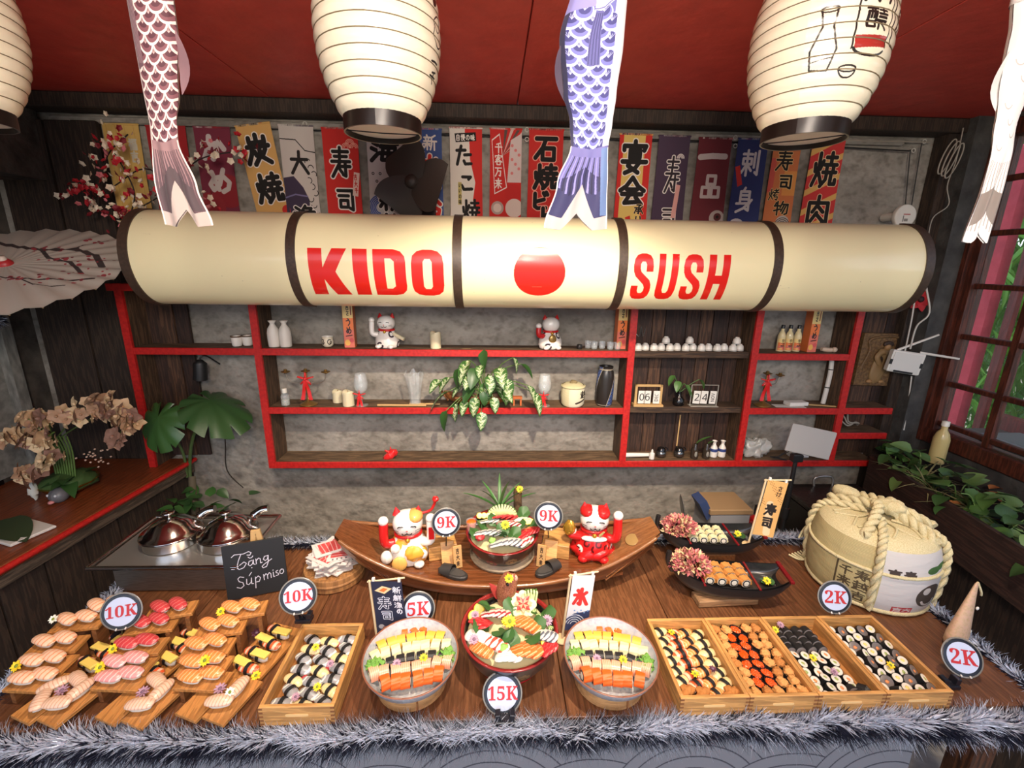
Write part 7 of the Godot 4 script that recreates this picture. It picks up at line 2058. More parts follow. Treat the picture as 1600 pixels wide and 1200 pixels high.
# ---------------------------------------------------------------- stepped nigiri stands
func build_stands() -> void:
	rng.seed = 17
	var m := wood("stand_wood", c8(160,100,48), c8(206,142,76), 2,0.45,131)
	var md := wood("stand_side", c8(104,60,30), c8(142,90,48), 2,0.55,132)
	var kinds := [["shrimp", "shrimp nigiri with pale orange stripes", "shrimp"], ["tuna", "deep red tuna nigiri", "tuna"], ["salmon", "bright orange salmon nigiri", "salmon"]]
	var names := ["stepped wooden stand of shrimp nigiri at the tinselled table end", "stepped wooden stand of red tuna nigiri between the shrimp and salmon stands", "stepped wooden stand of salmon nigiri beside the chalkboard"]
	for s in 3:
		var steps: Array = [[Vector3(-1.2267,0.86,-1.285), Vector3(-1.2858,0.845,-1.2434), Vector3(-1.2937,0.83,-1.1744), Vector3(-1.2816,0.815,-1.1207), Vector3(-1.2683,0.8,-1.0755), Vector3(-1.1726,0.78,-1.0433)], [Vector3(-1.0229,0.86,-1.272), Vector3(-1.0541,0.845,-1.2274), Vector3(-1.0459,0.83,-1.1589), Vector3(-1.0458,0.815,-1.1103), Vector3(-1.0351,0.8,-1.0734), Vector3(-0.9512,0.78,-1.0335)], [Vector3(-0.7963,0.86,-1.2668), Vector3(-0.8358,0.845,-1.2119), Vector3(-0.8428,0.83,-1.1538), Vector3(-0.8271,0.815,-1.1047), Vector3(-0.8109,0.8,-1.0675), Vector3(-0.7478,0.78,-1.0377)]][s]
		var plat: Vector3 = [Vector3(-1.1872,0.77,-1.1637), Vector3(-0.9748,0.77,-1.1815), Vector3(-0.7088,0.77,-1.1867)][s]
		var o := thing("nigiri_stand", names[s], "stand")
		for k in 5:
			var q: Vector3 = steps[k]
			part(o, "step", mb().box(q - Vector3(0,0.006,0), Vector3(0.135,0.011,0.062), Basis(Vector3.UP, 0.24 - 0.08 * k), 0.0015).mesh(), m)
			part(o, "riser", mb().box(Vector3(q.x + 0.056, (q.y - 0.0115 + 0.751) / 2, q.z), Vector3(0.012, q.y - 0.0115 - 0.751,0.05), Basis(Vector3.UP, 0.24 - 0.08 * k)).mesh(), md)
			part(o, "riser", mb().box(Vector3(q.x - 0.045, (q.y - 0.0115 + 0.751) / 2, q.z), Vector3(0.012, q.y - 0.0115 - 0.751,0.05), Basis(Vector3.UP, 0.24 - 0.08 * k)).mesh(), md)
		var f: Vector3 = steps[5]
		for k in 2: part(o, "front_board", mb().box(f + Vector3(-0.038 + 0.077 * k, -0.006,0.0 + 0.012 * k), Vector3(0.073,0.011,0.13), Basis.from_euler(Vector3(0.05,-0.35,0)), 0.0015).mesh(), m)
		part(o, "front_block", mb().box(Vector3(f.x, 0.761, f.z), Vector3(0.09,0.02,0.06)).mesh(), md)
		part(o, "side_board", mb().box(plat - Vector3(0,0.007,0), Vector3(0.085 if s < 2 else 0.12,0.012,0.23), Basis(Vector3.UP, -0.3), 0.0015).mesh(), m)
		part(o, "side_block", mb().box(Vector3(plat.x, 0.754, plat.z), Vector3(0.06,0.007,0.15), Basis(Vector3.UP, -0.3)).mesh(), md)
		var lab: String = kinds[s][1]
		for k in 5:
			var kind: String = kinds[s][0]
			if s == 1 and k > 2: kind = "bream"
			for j in 2:
				nigiri(at(steps[k] + Vector3(-0.03 + 0.048 * j, 0.0,0.004 - 0.012 * j), 62 + 5 * k + rng.randf_range(-6,6), 0,0,1.16), kind, (lab if kind != "bream" else "pink bream nigiri") + " on a step of the %s stand" % kinds[s][2], kind + " nigiri on the %s stand" % kinds[s][2])
		for j in (5 if s == 0 else (3 if s == 1 else 2)):
			var a := TAU * j / 5.0 + 0.4
			nigiri(at(f + Vector3(sin(a) * 0.044,0.002, cos(a) * 0.038), rad_to_deg(a) + 70,0,0,1.12), "seared", "pale seared nigiri on the front boards of the %s stand" % kinds[s][2], "seared nigiri on the %s stand" % kinds[s][2])
		flower(at(f + Vector3(0.0,0.016,0.0), 0,10,0,1.4), "mauve", "mauve flower among the seared nigiri of the %s stand" % kinds[s][2], "")
		flower(at(steps[3] + Vector3(-0.055 if s < 2 else 0.02,0.012 if s < 2 else 0.034,0.02), 0,40,0,1.3), "yellow", "yellow flower on a step of the %s stand" % kinds[s][2], "")
		if s > 0: flower(at(steps[0 if s == 2 else 2] + Vector3(-0.055,0.012,0.02), 0,40,0,1.2), "yellow", "yellow flower higher up the %s stand" % kinds[s][2], "")
		if s != 1: flower(at((f if s == 2 else steps[1]) + Vector3(0.04 if s == 2 else -0.05,0.03,0.02), 0,40,0,1.1), "white", "white flower on the %s stand" % kinds[s][2], "")
		for r in 4:
			for j in 2:
				if s == 0 and r == 3: continue
				var d := Vector3(-0.016 + 0.033 * j, 0,-0.075 + 0.045 * r + 0.008 * j).rotated(Vector3.UP, -0.3)
				nigiri(at(plat + d, 72 + rng.randf_range(-10,10), 0,0,0.95), "egg_nori" if (r + j) % 2 else "crab_nori", "%s nigiri with nori band on the side board of the %s stand" % ["yellow egg" if (r + j) % 2 else "red-white crab", kinds[s][2]], "%s nigiri on the %s side board" % ["egg" if (r + j) % 2 else "crab", kinds[s][2]])
		flower(at(plat + Vector3(0.03,0.012,0.095) , 0,20,0,1.2), "dark" if s != 2 else "yellow", "%s flower on the side board of the %s stand" % ["dark purple" if s != 2 else "yellow", kinds[s][2]], "")
	flower(at(Vector3(-0.7593,0.77,-1.2586) + Vector3(0,0.004,0), 0,0,0,1.5), "dark", "dark purple flower at the top of the salmon stand side board", "")
	flower(at(Vector3(-0.6793,0.77,-1.262) + Vector3(0,0.004,0), 0,0,0,1.2), "dark", "smaller dark purple flower near the chalkboard", "")

# ---------------------------------------------------------------- two round plates of rolls
func roll_plate(c: Vector3, label: String, wlabel: String, turn: float, which: String) -> void:
	var stump := thing("wood_round", wlabel, "wood round", at(c))
	part(stump, "bark", lathed("plate_stump", [0.0,0.0,0.098,0.0,0.102,0.006,0.1,0.036,0.096,0.04,0,0.04], 36), wood("stump_wood", c8(140,96,54), c8(190,142,90), 0,0.7,141))
	part(stump, "crack", mb().box(Vector3(0.03,0.02,0.0965), Vector3(0.004,0.03,0.008)).mesh(), mats["joint_brown"])
	var o := thing("round_plate", label, "plate", at(c + Vector3(0,0.0405,0), 0,3))
	part(o, "bowl", lathed("rollplate", [0,0.0,0.09,0.0,0.1,0.004,0.124,0.03,0.136,0.056,0.1365,0.059], 48), rough_mat("plate_glaze", [0.0, c8(140,146,160), 0.5, c8(176,178,180), 1.0, c8(194,193,189)], 0.18, Vector3(6,6,6), 0.02,4,143))
	part(o, "rim", lathed("rollrim", [0.1365,0.059,0.137,0.0615,0.133,0.062,0.1325,0.06], 48), mat("rim_brown", c8(132,84,64), 0.3))
	part(o, "inside", lathed("rollin", [0.1325,0.06,0.122,0.036,0.105,0.018,0.09,0.015,0,0.015], 48), mats["plate_glaze"])
	var base := c + Vector3(0,0.058,0)
	# five rows across the plate, drawn up towards the back
	var rows := [["egg", -0.075,7], ["cheese", -0.04,8], ["nori", -0.006,7], ["salmon", 0.031,8], ["roe", 0.068,6]]
	for row in rows:
		var n: int = row[2]
		for k in n:
			var t := (k + 0.5) / n * 2.0 - 1.0
			var half: float = n * 0.0146
			var p := Vector3(t * half, 0, row[1] + (0.018 * t * t if row[1] < 0 else -0.004 * t * t)).rotated(Vector3.UP, deg_to_rad(turn))
			var kind: String = row[0]
			var lb: String = {"egg": "roll slice under a yellow egg cover", "cheese": "roll slice under crumbly pale cheese", "nori": "black nori-wrapped roll slice", "salmon": "roll slice under pale pink salmon", "roe": "roll slice coated in orange roe"}[kind]
			roll(at(base + p + Vector3(0,0.004 * absf(t), 0), turn + 18 * -t + rng.randf_range(-9,9), 0, rng.randf_range(-5,5), 1.13), kind, lb + " on the " + which, kind + " rolls on the " + which)
	for k in 2: leafy(at(base + Vector3((-0.1 if k == 0 else 0.098), 0.006,0.004 if k == 0 else 0.012).rotated(Vector3.UP, deg_to_rad(turn)), 60.0 * k, 0,0,1.05), "parsley", "clump of curly green lettuce at the side of the " + which, "green clumps on the " + which)
	for q in [[Vector3(-0.04,0.034,0.02), "mauve"], [Vector3(0.035,0.036,0.018), "yellow"], [Vector3(0.0,0.014,-0.105), "mauve"], [Vector3(0.03,0.014,-0.104), "white"]]:
		flower(at(base + (q[0] as Vector3).rotated(Vector3.UP, deg_to_rad(turn)), 0,25,0,1.1), q[1], "%s garnish flower on the %s" % [q[1], which], "%s flowers on the %s" % [q[1], which])
	for k in 3: roll(at(base + Vector3(-0.02 + 0.028 * k, 0,-0.108).rotated(Vector3.UP, deg_to_rad(turn)), turn + 30 * k, 0,0,0.8), "roe", "small orange roe roll behind the egg rolls on the " + which, "small roe rolls on the " + which)

# ---------------------------------------------------------------- the big wooden boat
func build_boat() -> void:
	var c := Vector3(0.03,0.7505,-1.59)
	var o := thing("wooden_boat", "large varnished wooden serving boat with upswept ends on the table", "boat", at(c))
	var hull := wood("boat_hull", c8(70,36,20), c8(118,66,36), 0,0.3,151)
	var deck := wood("boat_deck", c8(78,42,22), c8(120,70,40), 0,0.16,152)
	var pale := wood("boat_pale", c8(110,68,38), c8(150,98,58), 0,0.3,153)
	for m in [hull, deck, pale]:
		m.clearcoat_enabled = true
		m.clearcoat = 0.6
		m.clearcoat_roughness = 0.1
	var L := 0.60
	var sheer := func(t: float) -> float: return 0.078 + 0.105 * pow(absf(t), 2.4)
	var beam := func(t: float) -> float: return 0.195 * (1.0 - 0.66 * pow(absf(t), 2.2))
	var f := func(u: float, v: float) -> Vector3:
		var t := u * 2.0 - 1.0
		var a := PI * (v - 0.5)
		var b: float = beam.call(t)
		var top: float = sheer.call(t)
		var bot := 0.0 + 0.09 * pow(absf(t), 3.0)
		var flat := pow(absf(sin(a)), 0.6) * signf(sin(a))
		return Vector3(t * (L - 0.06 * cos(a) * pow(absf(t), 3.0)), lerpf(bot, top, 1.0 - pow(cos(a), 0.55)), b * flat * (0.82 + 0.18 * absf(sin(a))))
	part(o, "hull", mb().grid(48,22, f).mesh(), hull)
	var poly := PackedVector2Array()
	for s in [1.0,-1.0]:
		for k in 25:
			var t: float = (-1.0 + 2.0 * k / 24.0) * 0.78 * s
			poly.append(Vector2(t * L, s * (beam.call(t) - 0.008)))
	part(o, "deck", mb().slab_poly(poly, 0.01, at(Vector3(0,0.065,0))).mesh(), deck)
	for s in [1.0,-1.0]:
		var pts := []
		for k in 31:
			var t := -1.0 + 2.0 * k / 30.0
			pts.append(Vector3(t * L, sheer.call(t) + 0.002, s * beam.call(t) * 0.995))
		part(o, "gunwale", mb().tube(pts, [0.008], 8).mesh(), pale)
		# broad sloping end planks
		var g := func(u: float, v: float) -> Vector3:
			var t: float = lerpf(0.66,1.03, u) * s
			return Vector3(t * L, lerpf(0.074, float(sheer.call(1.0)) + 0.022, u) , (v - 0.5) * 2.0 * float(beam.call(t)) * s)
		var g2 := func(u: float, v: float) -> Vector3: return g.call(1.0 - u, v) - Vector3(0,0.016,0)
		var e := mb().grid(8,8, g).grid(8,8, g2)
		e.grid(1,8, func(u: float, v: float) -> Vector3: return (g.call(1.0, v) as Vector3) - Vector3(0,0.016 * u, 0))
		part(o, "end_plank", e.mesh(), pale if s > 0 else deck)
		part(o, "keel_foot", mb().box(Vector3(s * 0.25,0.012,0), Vector3(0.04,0.024,0.16), Basis.IDENTITY, 0.003).mesh(), hull)
	part(o, "emblem", mb().lathe(v2([0,0,0.026,0,0.028,0.002,0.026,0.005,0,0.005]), 24, Transform3D(Basis(Vector3.BACK, 0.42), Vector3(0.525,0.147,0.02)), 1.3).mesh(), mat("emblem_tan", c8(150,120,74), 0.4))
	for k in 6: part(o, "deck_seam", mb().box(Vector3(0,0.0703,-0.15 + 0.06 * k), Vector3(0.9 - 0.12 * absf(k - 2.5), 0.0008,0.0012)).mesh(), mats["joint_brown"])
	var dy := 0.8207
	# bowl plinth planks with little writing boards
	for s in [-1.0,1.0]:
		var pk := thing("sloping_plank", "light wooden plank block on the boat deck %s" % ("beside the orange-patched cat" if s < 0 else "beside the red-robed cat"), "plank", at(Vector3(0.03 + s * 0.235, dy, -1.63), s * -14))
		part(pk, "block", mb().box(Vector3(0,0.03,0), Vector3(0.11,0.06,0.13), Basis.IDENTITY, 0.003).mesh(), mats["tray_wood"])
		part(pk, "leaning_board", mb().box(Vector3(-s * 0.015,0.04,0.085), Vector3(0.05,0.09,0.008), Basis(Vector3.RIGHT, -0.5), 0.002).mesh(), mats["tray_wood"])
		var p := Pad.new(64,128, c8(186,146,94))
		write(p, "吉大来", Rect2(18,8,28,112), 2.5, c8(60,40,24))
		var wp := thing("name_board", "small upright wooden board with brush characters %s" % ("between the 9K tag and the bowl" if s < 0 else "on the far side of the bowl"), "board", at(Vector3(0.03 + s * 0.158, dy, -1.515), s * -22,-8))
		part(wp, "board", mb().box(Vector3(0,0.045,0), Vector3(0.034,0.09,0.007), Basis.IDENTITY, 0.0015).mesh(), mats["tray_wood"])
		part(wp, "print", mb().grid(1,1, func(u: float, v: float) -> Vector3: return Vector3((u - 0.5) * 0.032,0.088 - v * 0.086,0.0039)).mesh(), printed("name_board_print_%d" % int(s), p, 0.6))
		# toy slippers used as chopstick rests
		var sl := thing("toy_slipper", "small black slide slipper on the boat deck %s" % ("with its toe towards the 9K bowl" if s < 0 else "turned towards the red-robed cat"), "slipper", at(Vector3(-0.145 if s < 0 else 0.215, dy, -1.475 if s < 0 else -1.49), 64 if s < 0 else -54))
		var sm := mat("slipper_black", c8(44,42,41), 0.5)
		var out := PackedVector2Array()
		for k in 24:
			var a := TAU * k / 24.0
			out.append(Vector2(cos(a) * 0.026 * (1.0 + 0.14 * sin(a)), sin(a) * 0.062))
		part(sl, "sole", mb().slab_poly(out, 0.016, at(Vector3(0,0.008,0)), 0.003).mesh(), sm)
		part(sl, "footbed", mb().slab_poly(loop_poly(0.02,0.052,1.0,24), 0.002, at(Vector3(0,0.0163,0))).mesh(), mat("slipper_bed", c8(60,57,55), 0.6))
		part(sl, "strap", mb().grid(14,6, func(u: float, v: float) -> Vector3: return Vector3(cos(PI * u) * 0.027,0.012 + 0.03 * sin(PI * u) * (0.7 + 0.3 * v), -0.045 + 0.045 * v)).grid(14,6, func(u: float, v: float) -> Vector3: return Vector3(-cos(PI * u) * 0.025,0.012 + 0.027 * sin(PI * u) * (0.7 + 0.3 * v), -0.045 + 0.045 * v)).mesh(), sm)
	# the two cats
	var white: Material = mats["cat_white"]
	var redm: Material = mats["cat_red"]
	var gold: Material = mats["cat_gold"]
	var paint := Pad.new(256,128, c8(226,220,212))
	paint.rect(0,100,256,28, c8(170,30,30))
	rng.seed = 4
	for k in 26: paint.disc(Vector2(rng.randf() * 256, rng.randf_range(20,96)), rng.randf_range(5,14), [c8(230,150,50), c8(240,190,80), c8(206,60,50), c8(238,232,224)][k % 4])
	paint.im.flip_y()
	cat(at(Vector3(-0.3231,0.82,-1.5802) + Vector3(0,0.0005,0), 6,0,0,1.02), "white beckoning cat with orange patch and both red-sleeved paws raised on the boat", {"skin": white, "trim": redm, "patch": mat("cat_orange", c8(232,158,84), 0.3), "coat": printed("cat_coat_bright", paint, 0.25), "face": true, "arms": [[-1.0,0.17, redm], [1.0,0.17, white]], "feet": white, "extras": [
		["scroll", mb().blob(Vector3(-0.078,0.045,0.05), Vector3(0.022,0.026,0.02), 14,10).mesh(), white],
		["coin", mb().blob(Vector3(-0.03,0.03,0.075), Vector3(0.028,0.03,0.01), 14,10).mesh(), mat("coin_bright", c8(226,176,92), 0.35)],
		["picture", mb().blob(Vector3(0.02,0.062,0.064), Vector3(0.034,0.03,0.014), 18,12,1,1, Basis.IDENTITY, 0.4,0.3,2).mesh(), mat("cat_amber", c8(236,168,62), 0.35)],
		["kitten_head", mb().blob(Vector3(-0.045,0.078,0.05), Vector3(0.018,0.018,0.016), 12,8).mesh(), white],
		["kitten_head", mb().blob(Vector3(0.056,0.05,0.052), Vector3(0.016,0.018,0.014), 12,8).mesh(), white],
		["braid", mb().tube(smooth([Vector3(0.05,0.19,0), Vector3(0.085,0.2,0.0), Vector3(0.1,0.225,0), Vector3(0.104,0.24,0)], 5), [0.005], 8).mesh(), redm],
		["tassel", mb().blob(Vector3(0.104,0.245,0), Vector3(0.012,0.012,0.012), 12,8,1,1, Basis.IDENTITY, 0.5,0.8,2).mesh(), redm],
		["cuff_plate", mb().box(Vector3(0.088,0.13,0.046), Vector3(0.02,0.05,0.004), Basis.IDENTITY, 0.001).mesh(), redm]]})
	var rp := Pad.new(256,128, c8(196,30,30))
	for k in 9: rp.disc(Vector2(20 + k * 29,96 - (k % 2) * 30), 9, c8(230,220,212))
	for k in 14: rp.arc(Vector2(10 + k * 19,50 + (k % 3) * 10), 6,0,300,2, c8(90,20,20))
	rp.im.flip_y()
	cat(at(Vector3(0.4053,0.82,-1.5996) + Vector3(0,0.0005,0), -8,0,0,1.02), "beckoning cat in a glossy red robe holding a gold ball on the boat", {"skin": white, "trim": redm, "patch": redm, "coat": printed("cat_coat_robe", rp, 0.2), "face": true, "arms": [[-1.0,0.10, redm], [1.0,0.175, redm]], "feet": redm, "extras": [
		["gold_ball", mb().blob(Vector3(-0.096,0.125,0.03), Vector3(0.024,0.03,0.024), 18,12,1,1, Basis.IDENTITY, 0.25,0.7,2).mesh(), gold],
		["robe_fold", mb().blob(Vector3(0,0.03,0.0), Vector3(0.085,0.032,0.074), 24,12,1,0.8, Basis.IDENTITY, 0.3,0.25,4).mesh(), redm],
		["sash", mb().blob(Vector3(0.0,0.09,0.04), Vector3(0.05,0.012,0.016), 16,8).mesh(), white],
		["tassel", mb().tube([Vector3(0.02,0.11,0.05), Vector3(0.034,0.132,0.056)], [0.006,0.003], 8).mesh(), mat("tassel_olive", c8(170,150,96), 0.6)],
		["patch_crown", mb().blob(Vector3(-0.028,0.188,0.006), Vector3(0.03,0.022,0.038), 14,8).mesh(), redm]]})

# ---------------------------------------------------------------- sashimi bowls
func lacquer_bowl(c: Vector3, r: float, h: float, label: String, tilt: float) -> Node3D:
	var o := thing("lacquer_bowl", label, "bowl", at(c, 0, tilt))
	var p := Pad.new(1024,128, c8(26,20,20))
	rng.seed = int(h * 1000)
	for k in 12:
		var q := Vector2(40 + k * 84,64 + (k % 2) * 20)
		for j in 9: p.disc(q + Vector2(cos(TAU * j / 9.0), sin(TAU * j / 9.0)) * 22,9, c8(116,26,30) if k % 3 else c8(120,96,62))
		p.disc(q, 10, c8(150,110,60))
	p.im.flip_y()
	var m := printed("lacquer_%d" % int(h * 1000), p, 0.15)
	m.clearcoat_enabled = true
	part(o, "side", mb().lathe(v2([r * 0.74,0.0, r * 0.8,0.01, r * 0.93, h * 0.5, r, h]), 56).mesh(), m)
	part(o, "base", mb().lathe(v2([0,0.0, r * 0.74,0.0]), 40).mesh(), mats["vase_black"])
	part(o, "rim", mb().lathe(v2([r, h, r + 0.003, h + 0.003, r, h + 0.006, r - 0.007, h + 0.005, r - 0.009, h - 0.004]), 56).mesh(), mat("lacquer_red", c8(126,34,32), 0.2))
	part(o, "inside", mb().lathe(v2([r - 0.009, h - 0.004, r * 0.9, h * 0.62,0, h * 0.62]), 48).mesh(), mats["vase_black"])
	var ic := part(o, "radish_bed", mb().blob(Vector3(0, h * 0.68,0), Vector3(r * 0.9, h * 0.24, r * 0.9), 40,14,1,0.8, Basis.IDENTITY, 0.08,0.5,3).mesh(), mat("radish", c8(196,186,142), 0.6))
	ic.set_meta("label", "pale bed of shredded radish")
	return o

func fan_slices(c: Vector3, n: int, step: Vector3, yaw: float, lean: float, kind: String, label: String, group: String, s := 1.0) -> void:
	for k in n:
		var t := k - (n - 1) / 2.0
		sashimi(at(c + step * t * 1.25 + Vector3(0,0.006 - 0.0012 * t * t, 0), yaw + t * 7.0, lean, 18, s * 1.4), kind, label, group)

func build_bowls() -> void:
	var plate_x := "plate by the navy flag"
	roll_plate(Vector3(-0.232,0.7505,-1.092), "round pale glazed plate of rolls beside the navy flag", "round wood slice under the plate beside the navy flag", 10, plate_x)
	roll_plate(Vector3(0.348,0.7505,-1.082), "round pale glazed plate of rolls beside the white ice flag", "round wood slice under the plate beside the white ice flag", -8, "plate by the white ice flag")
	# 15K bowl on its red foot
	var c := Vector3(0.055,0.7505,-1.165)
	var ft := thing("bowl_stand", "red lacquer round stand under the 15K sashimi bowl", "stand", at(c))
	part(ft, "ring", lathed("bowlfoot", [0,0,0.096,0.0,0.098,0.004,0.088,0.02,0.088,0.03,0,0.03], 40), mat("stand_red", c8(142,24,26), 0.2))
	part(ft, "top", lathed("bowlfoott", [0.089,0.026,0.092,0.029,0.089,0.032,0,0.032], 40), mats["stand_red"])
	lacquer_bowl(c + Vector3(0,0.0325,0), 0.146,0.09, "black lacquer bowl with red flowers holding the 15K sashimi", 5)
	var b := c + Vector3(0,0.128,0.008)
	var which := " in the 15K bowl"
	fan_slices(b + Vector3(0.045,0.006,-0.01), 5, Vector3(0.008,0,0.006), 20,-25, "salmon", "orange salmon slice fanned out behind the yellow flower" + which, "upper salmon fan in the 15K bowl")
	fan_slices(b + Vector3(0.04,0.004,0.085), 4, Vector3(0.012,0,0.002), 10,-25, "salmon", "orange salmon slice fanned out by the front rim" + which, "front salmon fan in the 15K bowl", 1.1)
	fan_slices(b + Vector3(-0.045,0.008,-0.05), 5, Vector3(0.011,0,0.001), 5,-30, "octopus", "pink-edged white octopus slice" + which, "octopus in the 15K bowl", 0.9)
	fan_slices(b + Vector3(-0.085,0.006,-0.015), 3, Vector3(0.008,0,0.008), -30,-30, "tuna", "red tuna slice beside the mauve flower" + which, "tuna in the 15K bowl")
	fan_slices(b + Vector3(0.095,0.006,0.04), 4, Vector3(0.008,0,0.004), 30,-30, "mackerel", "silver mackerel slice" + which, "mackerel in the 15K bowl", 0.95)
	fan_slices(b + Vector3(-0.055,0.005,0.062), 4, Vector3(0.011,0,0.008), 35,-20, "clam", "white and red surf clam slice" + which, "surf clam in the 15K bowl", 0.9)
	fan_slices(b + Vector3(-0.098,0.004,0.045), 2, Vector3(0.01,0,0.01), 60,-15, "white", "pale pink fish slice by the rim" + which, "pale slices in the 15K bowl")
	fan_slices(b + Vector3(-0.005,0.002,0.105), 4, Vector3(0.011,0,0.0), -10,-20, "white", "pale fish slice by the front rim" + which, "front pale slices in the 15K bowl", 0.85)
	fan_slices(b + Vector3(0.098,0.002,0.085), 3, Vector3(0.009,0,-0.006), 40,-20, "tuna", "red tuna slice beside the front salmon" + which, "front tuna in the 15K bowl", 0.8)
	fan_slices(b + Vector3(-0.088,0.002,0.085), 3, Vector3(0.01,0,0.008), 40,-20, "salmon", "orange salmon slice beside the surf clam" + which, "side salmon in the 15K bowl", 0.8)
	for q in [[Vector3(0.0,0.004,0.075), 170.0], [Vector3(-0.08,0.006,0.02), 250.0], [Vector3(0.11,0.006,-0.03), 100.0], [Vector3(-0.03,0.008,0.03), 20.0], [Vector3(0.01,0.01,-0.055), 200.0], [Vector3(0.075,0.008,0.02), 120.0], [Vector3(0.058,0.008,0.06), 60.0], [Vector3(-0.065,0.01,-0.07), 300.0], [Vector3(-0.02,0.008,0.05), 80.0]]:
		leafy(at(b + q[0], q[1], -35,0,1.25), "shiso", "serrated green shiso leaf between the slices" + which, "shiso leaves in the 15K bowl")
	leafy(at(b + Vector3(-0.018,0.0,0.09), 0,0,0,1.1), "wasabi", "green wasabi mound at the front rim" + which, "")
	leafy(at(b + Vector3(0.105,0.004,0.07), 30,20), "lemon", "yellow lemon slice beside the mackerel" + which, "")
	leafy(at(b + Vector3(-0.11,0.006,-0.04), 0,60,0), "lemon", "yellow lemon slice standing by the rim" + which, "lemon slices at the rim of the 15K bowl")
	leafy(at(b + Vector3(-0.095,0.006,-0.07), 20,60,0), "lemon", "yellow lemon slice standing by the rim" + which, "lemon slices at the rim of the 15K bowl")
	flower(at(b + Vector3(0.0,0.024,0.008), 0,30,0,1.7), "yellow", "large yellow flower in the middle" + which, "")
	flower(at(b + Vector3(-0.012,0.018,0.0), 0,30,0,1.2), "yellow", "smaller yellow flower beside the large one" + which, "")
	flower(at(b + Vector3(0.115,0.014,-0.005), 0,30,0,1.5), "mauve", "mauve chrysanthemum above a carved cucumber" + which, "")
	flower(at(b + Vector3(-0.105,0.012,0.06), 0,30,0,1.3), "mauve", "mauve flower by the pale slices" + which, "")
	flower(at(b + Vector3(-0.105,0.018,-0.03), 0,50,0,1.2), "mauve", "mauve flower by the red tuna" + which, "")
	# the fish head and carved vegetables
	var fh := thing("fish_head", "upright reddish brown fish head holding a yellow flower at the back of the 15K bowl", "fish", at(b + Vector3(-0.015,-0.01,-0.105), 60,0,-8))
	part(fh, "head", mb().grid(24,14, func(u: float, v: float) -> Vector3:
		var a := TAU * u
		var y := 0.13 * (1.0 - v)
		var r := 0.034 * pow(sin(PI * clampf(0.16 + 0.72 * v, 0.0,1.0)), 0.8) * (1.0 if v > 0.04 else 0.55)
		return Vector3(sin(a) * r * 0.62, y - 0.01, cos(a) * r + 0.018 * (1.0 - v) * (1.0 - v))).mesh(), rough_mat("fish_skin", [0.0, c8(84,44,34), 0.5, c8(138,82,58), 1.0, c8(176,132,104)], 0.25, Vector3(14,14,14), 0.03,4,161))
	part(fh, "jaw", mb().blob(Vector3(0,0.104,0.03), Vector3(0.009,0.012,0.012), 14,10).mesh(), mat("fish_lip", c8(190,150,130), 0.3))
	for s in [-1.0,1.0]: part(fh, "eye", mb().blob(Vector3(s * 0.0165,0.085,0.016), Vector3(0.005,0.006,0.006), 10,8).mesh(), mats["vase_black"])
	part(fh, "gill", mb().leaf(at(Vector3(0,0.01,-0.02), 180,-60), 0.06,0.04,0.2,0.2,0.6,6).mesh(), mat("fish_gill", c8(150,54,50), 0.3))
	flower(at(b + Vector3(0.0,0.105,-0.088), 0,70,0,1.3), "yellow", "yellow flower held in the mouth of the fish head", "")
	var cu := mat("cucumber_skin", c8(70,112,50), 0.35)
	var cf := mat("cucumber_flesh", c8(204,218,156), 0.4)
	var cc := thing("carved_cucumber", "crown of upright cucumber spears at the back of the 15K bowl", "cucumber", at(b + Vector3(0.072,-0.002,-0.088)))
	for k in 5:
		var q := part(cc, "spear", mb().box(Vector3(-0.016 + 0.008 * k, 0.03,0), Vector3(0.006,0.06 - 0.006 * absf(k - 2), 0.012), Basis(Vector3.BACK, 0.06 * (2 - k)), 0.0015).mesh(), cf)
		part(q, "skin", mb().box(Vector3(-0.016 + 0.008 * k, 0.03,-0.0065), Vector3(0.006,0.058,0.002)).mesh(), cu)
	var lo := thing("melon_flower", "carved red and white watermelon flower on cucumber slices at the back of the 15K bowl", "garnish", at(b + Vector3(0.045,0.022,-0.068), 0,32))
	for k in 8:
		part(lo, "cucumber_slice", lathed("cuslice", [0,0,0.013,0,0.014,0.001,0.014,0.002,0.013,0.003,0,0.003], 16), cf, at(Vector3(sin(TAU * k / 8.0) * 0.03,-0.003, cos(TAU * k / 8.0) * 0.03), 0,8))
		part(lo, "petal", mb().leaf(at(Vector3(0,0.002,0), k * 45.0,-22), 0.032,0.018,0.1,0.2,0.5,5).mesh(), mat("melon_red", c8(200,48,44), 0.35) if k % 2 else mat("melon_pale", c8(232,150,120), 0.35))
	for q in [Vector3(0.085,0.006,-0.04), Vector3(0.118,0.0,0.004)]:
		var gc := thing("cucumber_fan", "fanned cucumber slices with green skins%s, %s" % [which, "behind the upper salmon fan" if q.y > 0.003 else "under the mauve chrysanthemum"], "cucumber", at(b + q, 30))
		for k in 7: part(gc, "slice", mb().box(Vector3(0,0.004,0).rotated(Vector3.UP, 0), Vector3(0.003,0.008,0.034), Basis(Vector3.UP, -0.6 + 0.2 * k), 0.0008).mesh(), cf if k % 2 else cu)
	# 9K bowl on the boat
	c = Vector3(0.042,0.8207,-1.60)
	var ft2 := thing("bowl_stand", "grey turned ring stand under the 9K sashimi bowl on the boat", "stand", at(c))
	part(ft2, "ring", lathed("ringfoot", [0.10,0.0,0.124,0.0,0.127,0.005,0.124,0.012,0.118,0.014,0.118,0.022,0.112,0.026,0,0.026], 48), wood("stand_grey", c8(110,96,80), c8(160,142,118), 0,0.5,171))
	part(ft2, "bead", lathed("ringbead", [0.124,0.006,0.129,0.009,0.129,0.012,0.124,0.015], 48), mats["stand_grey"])
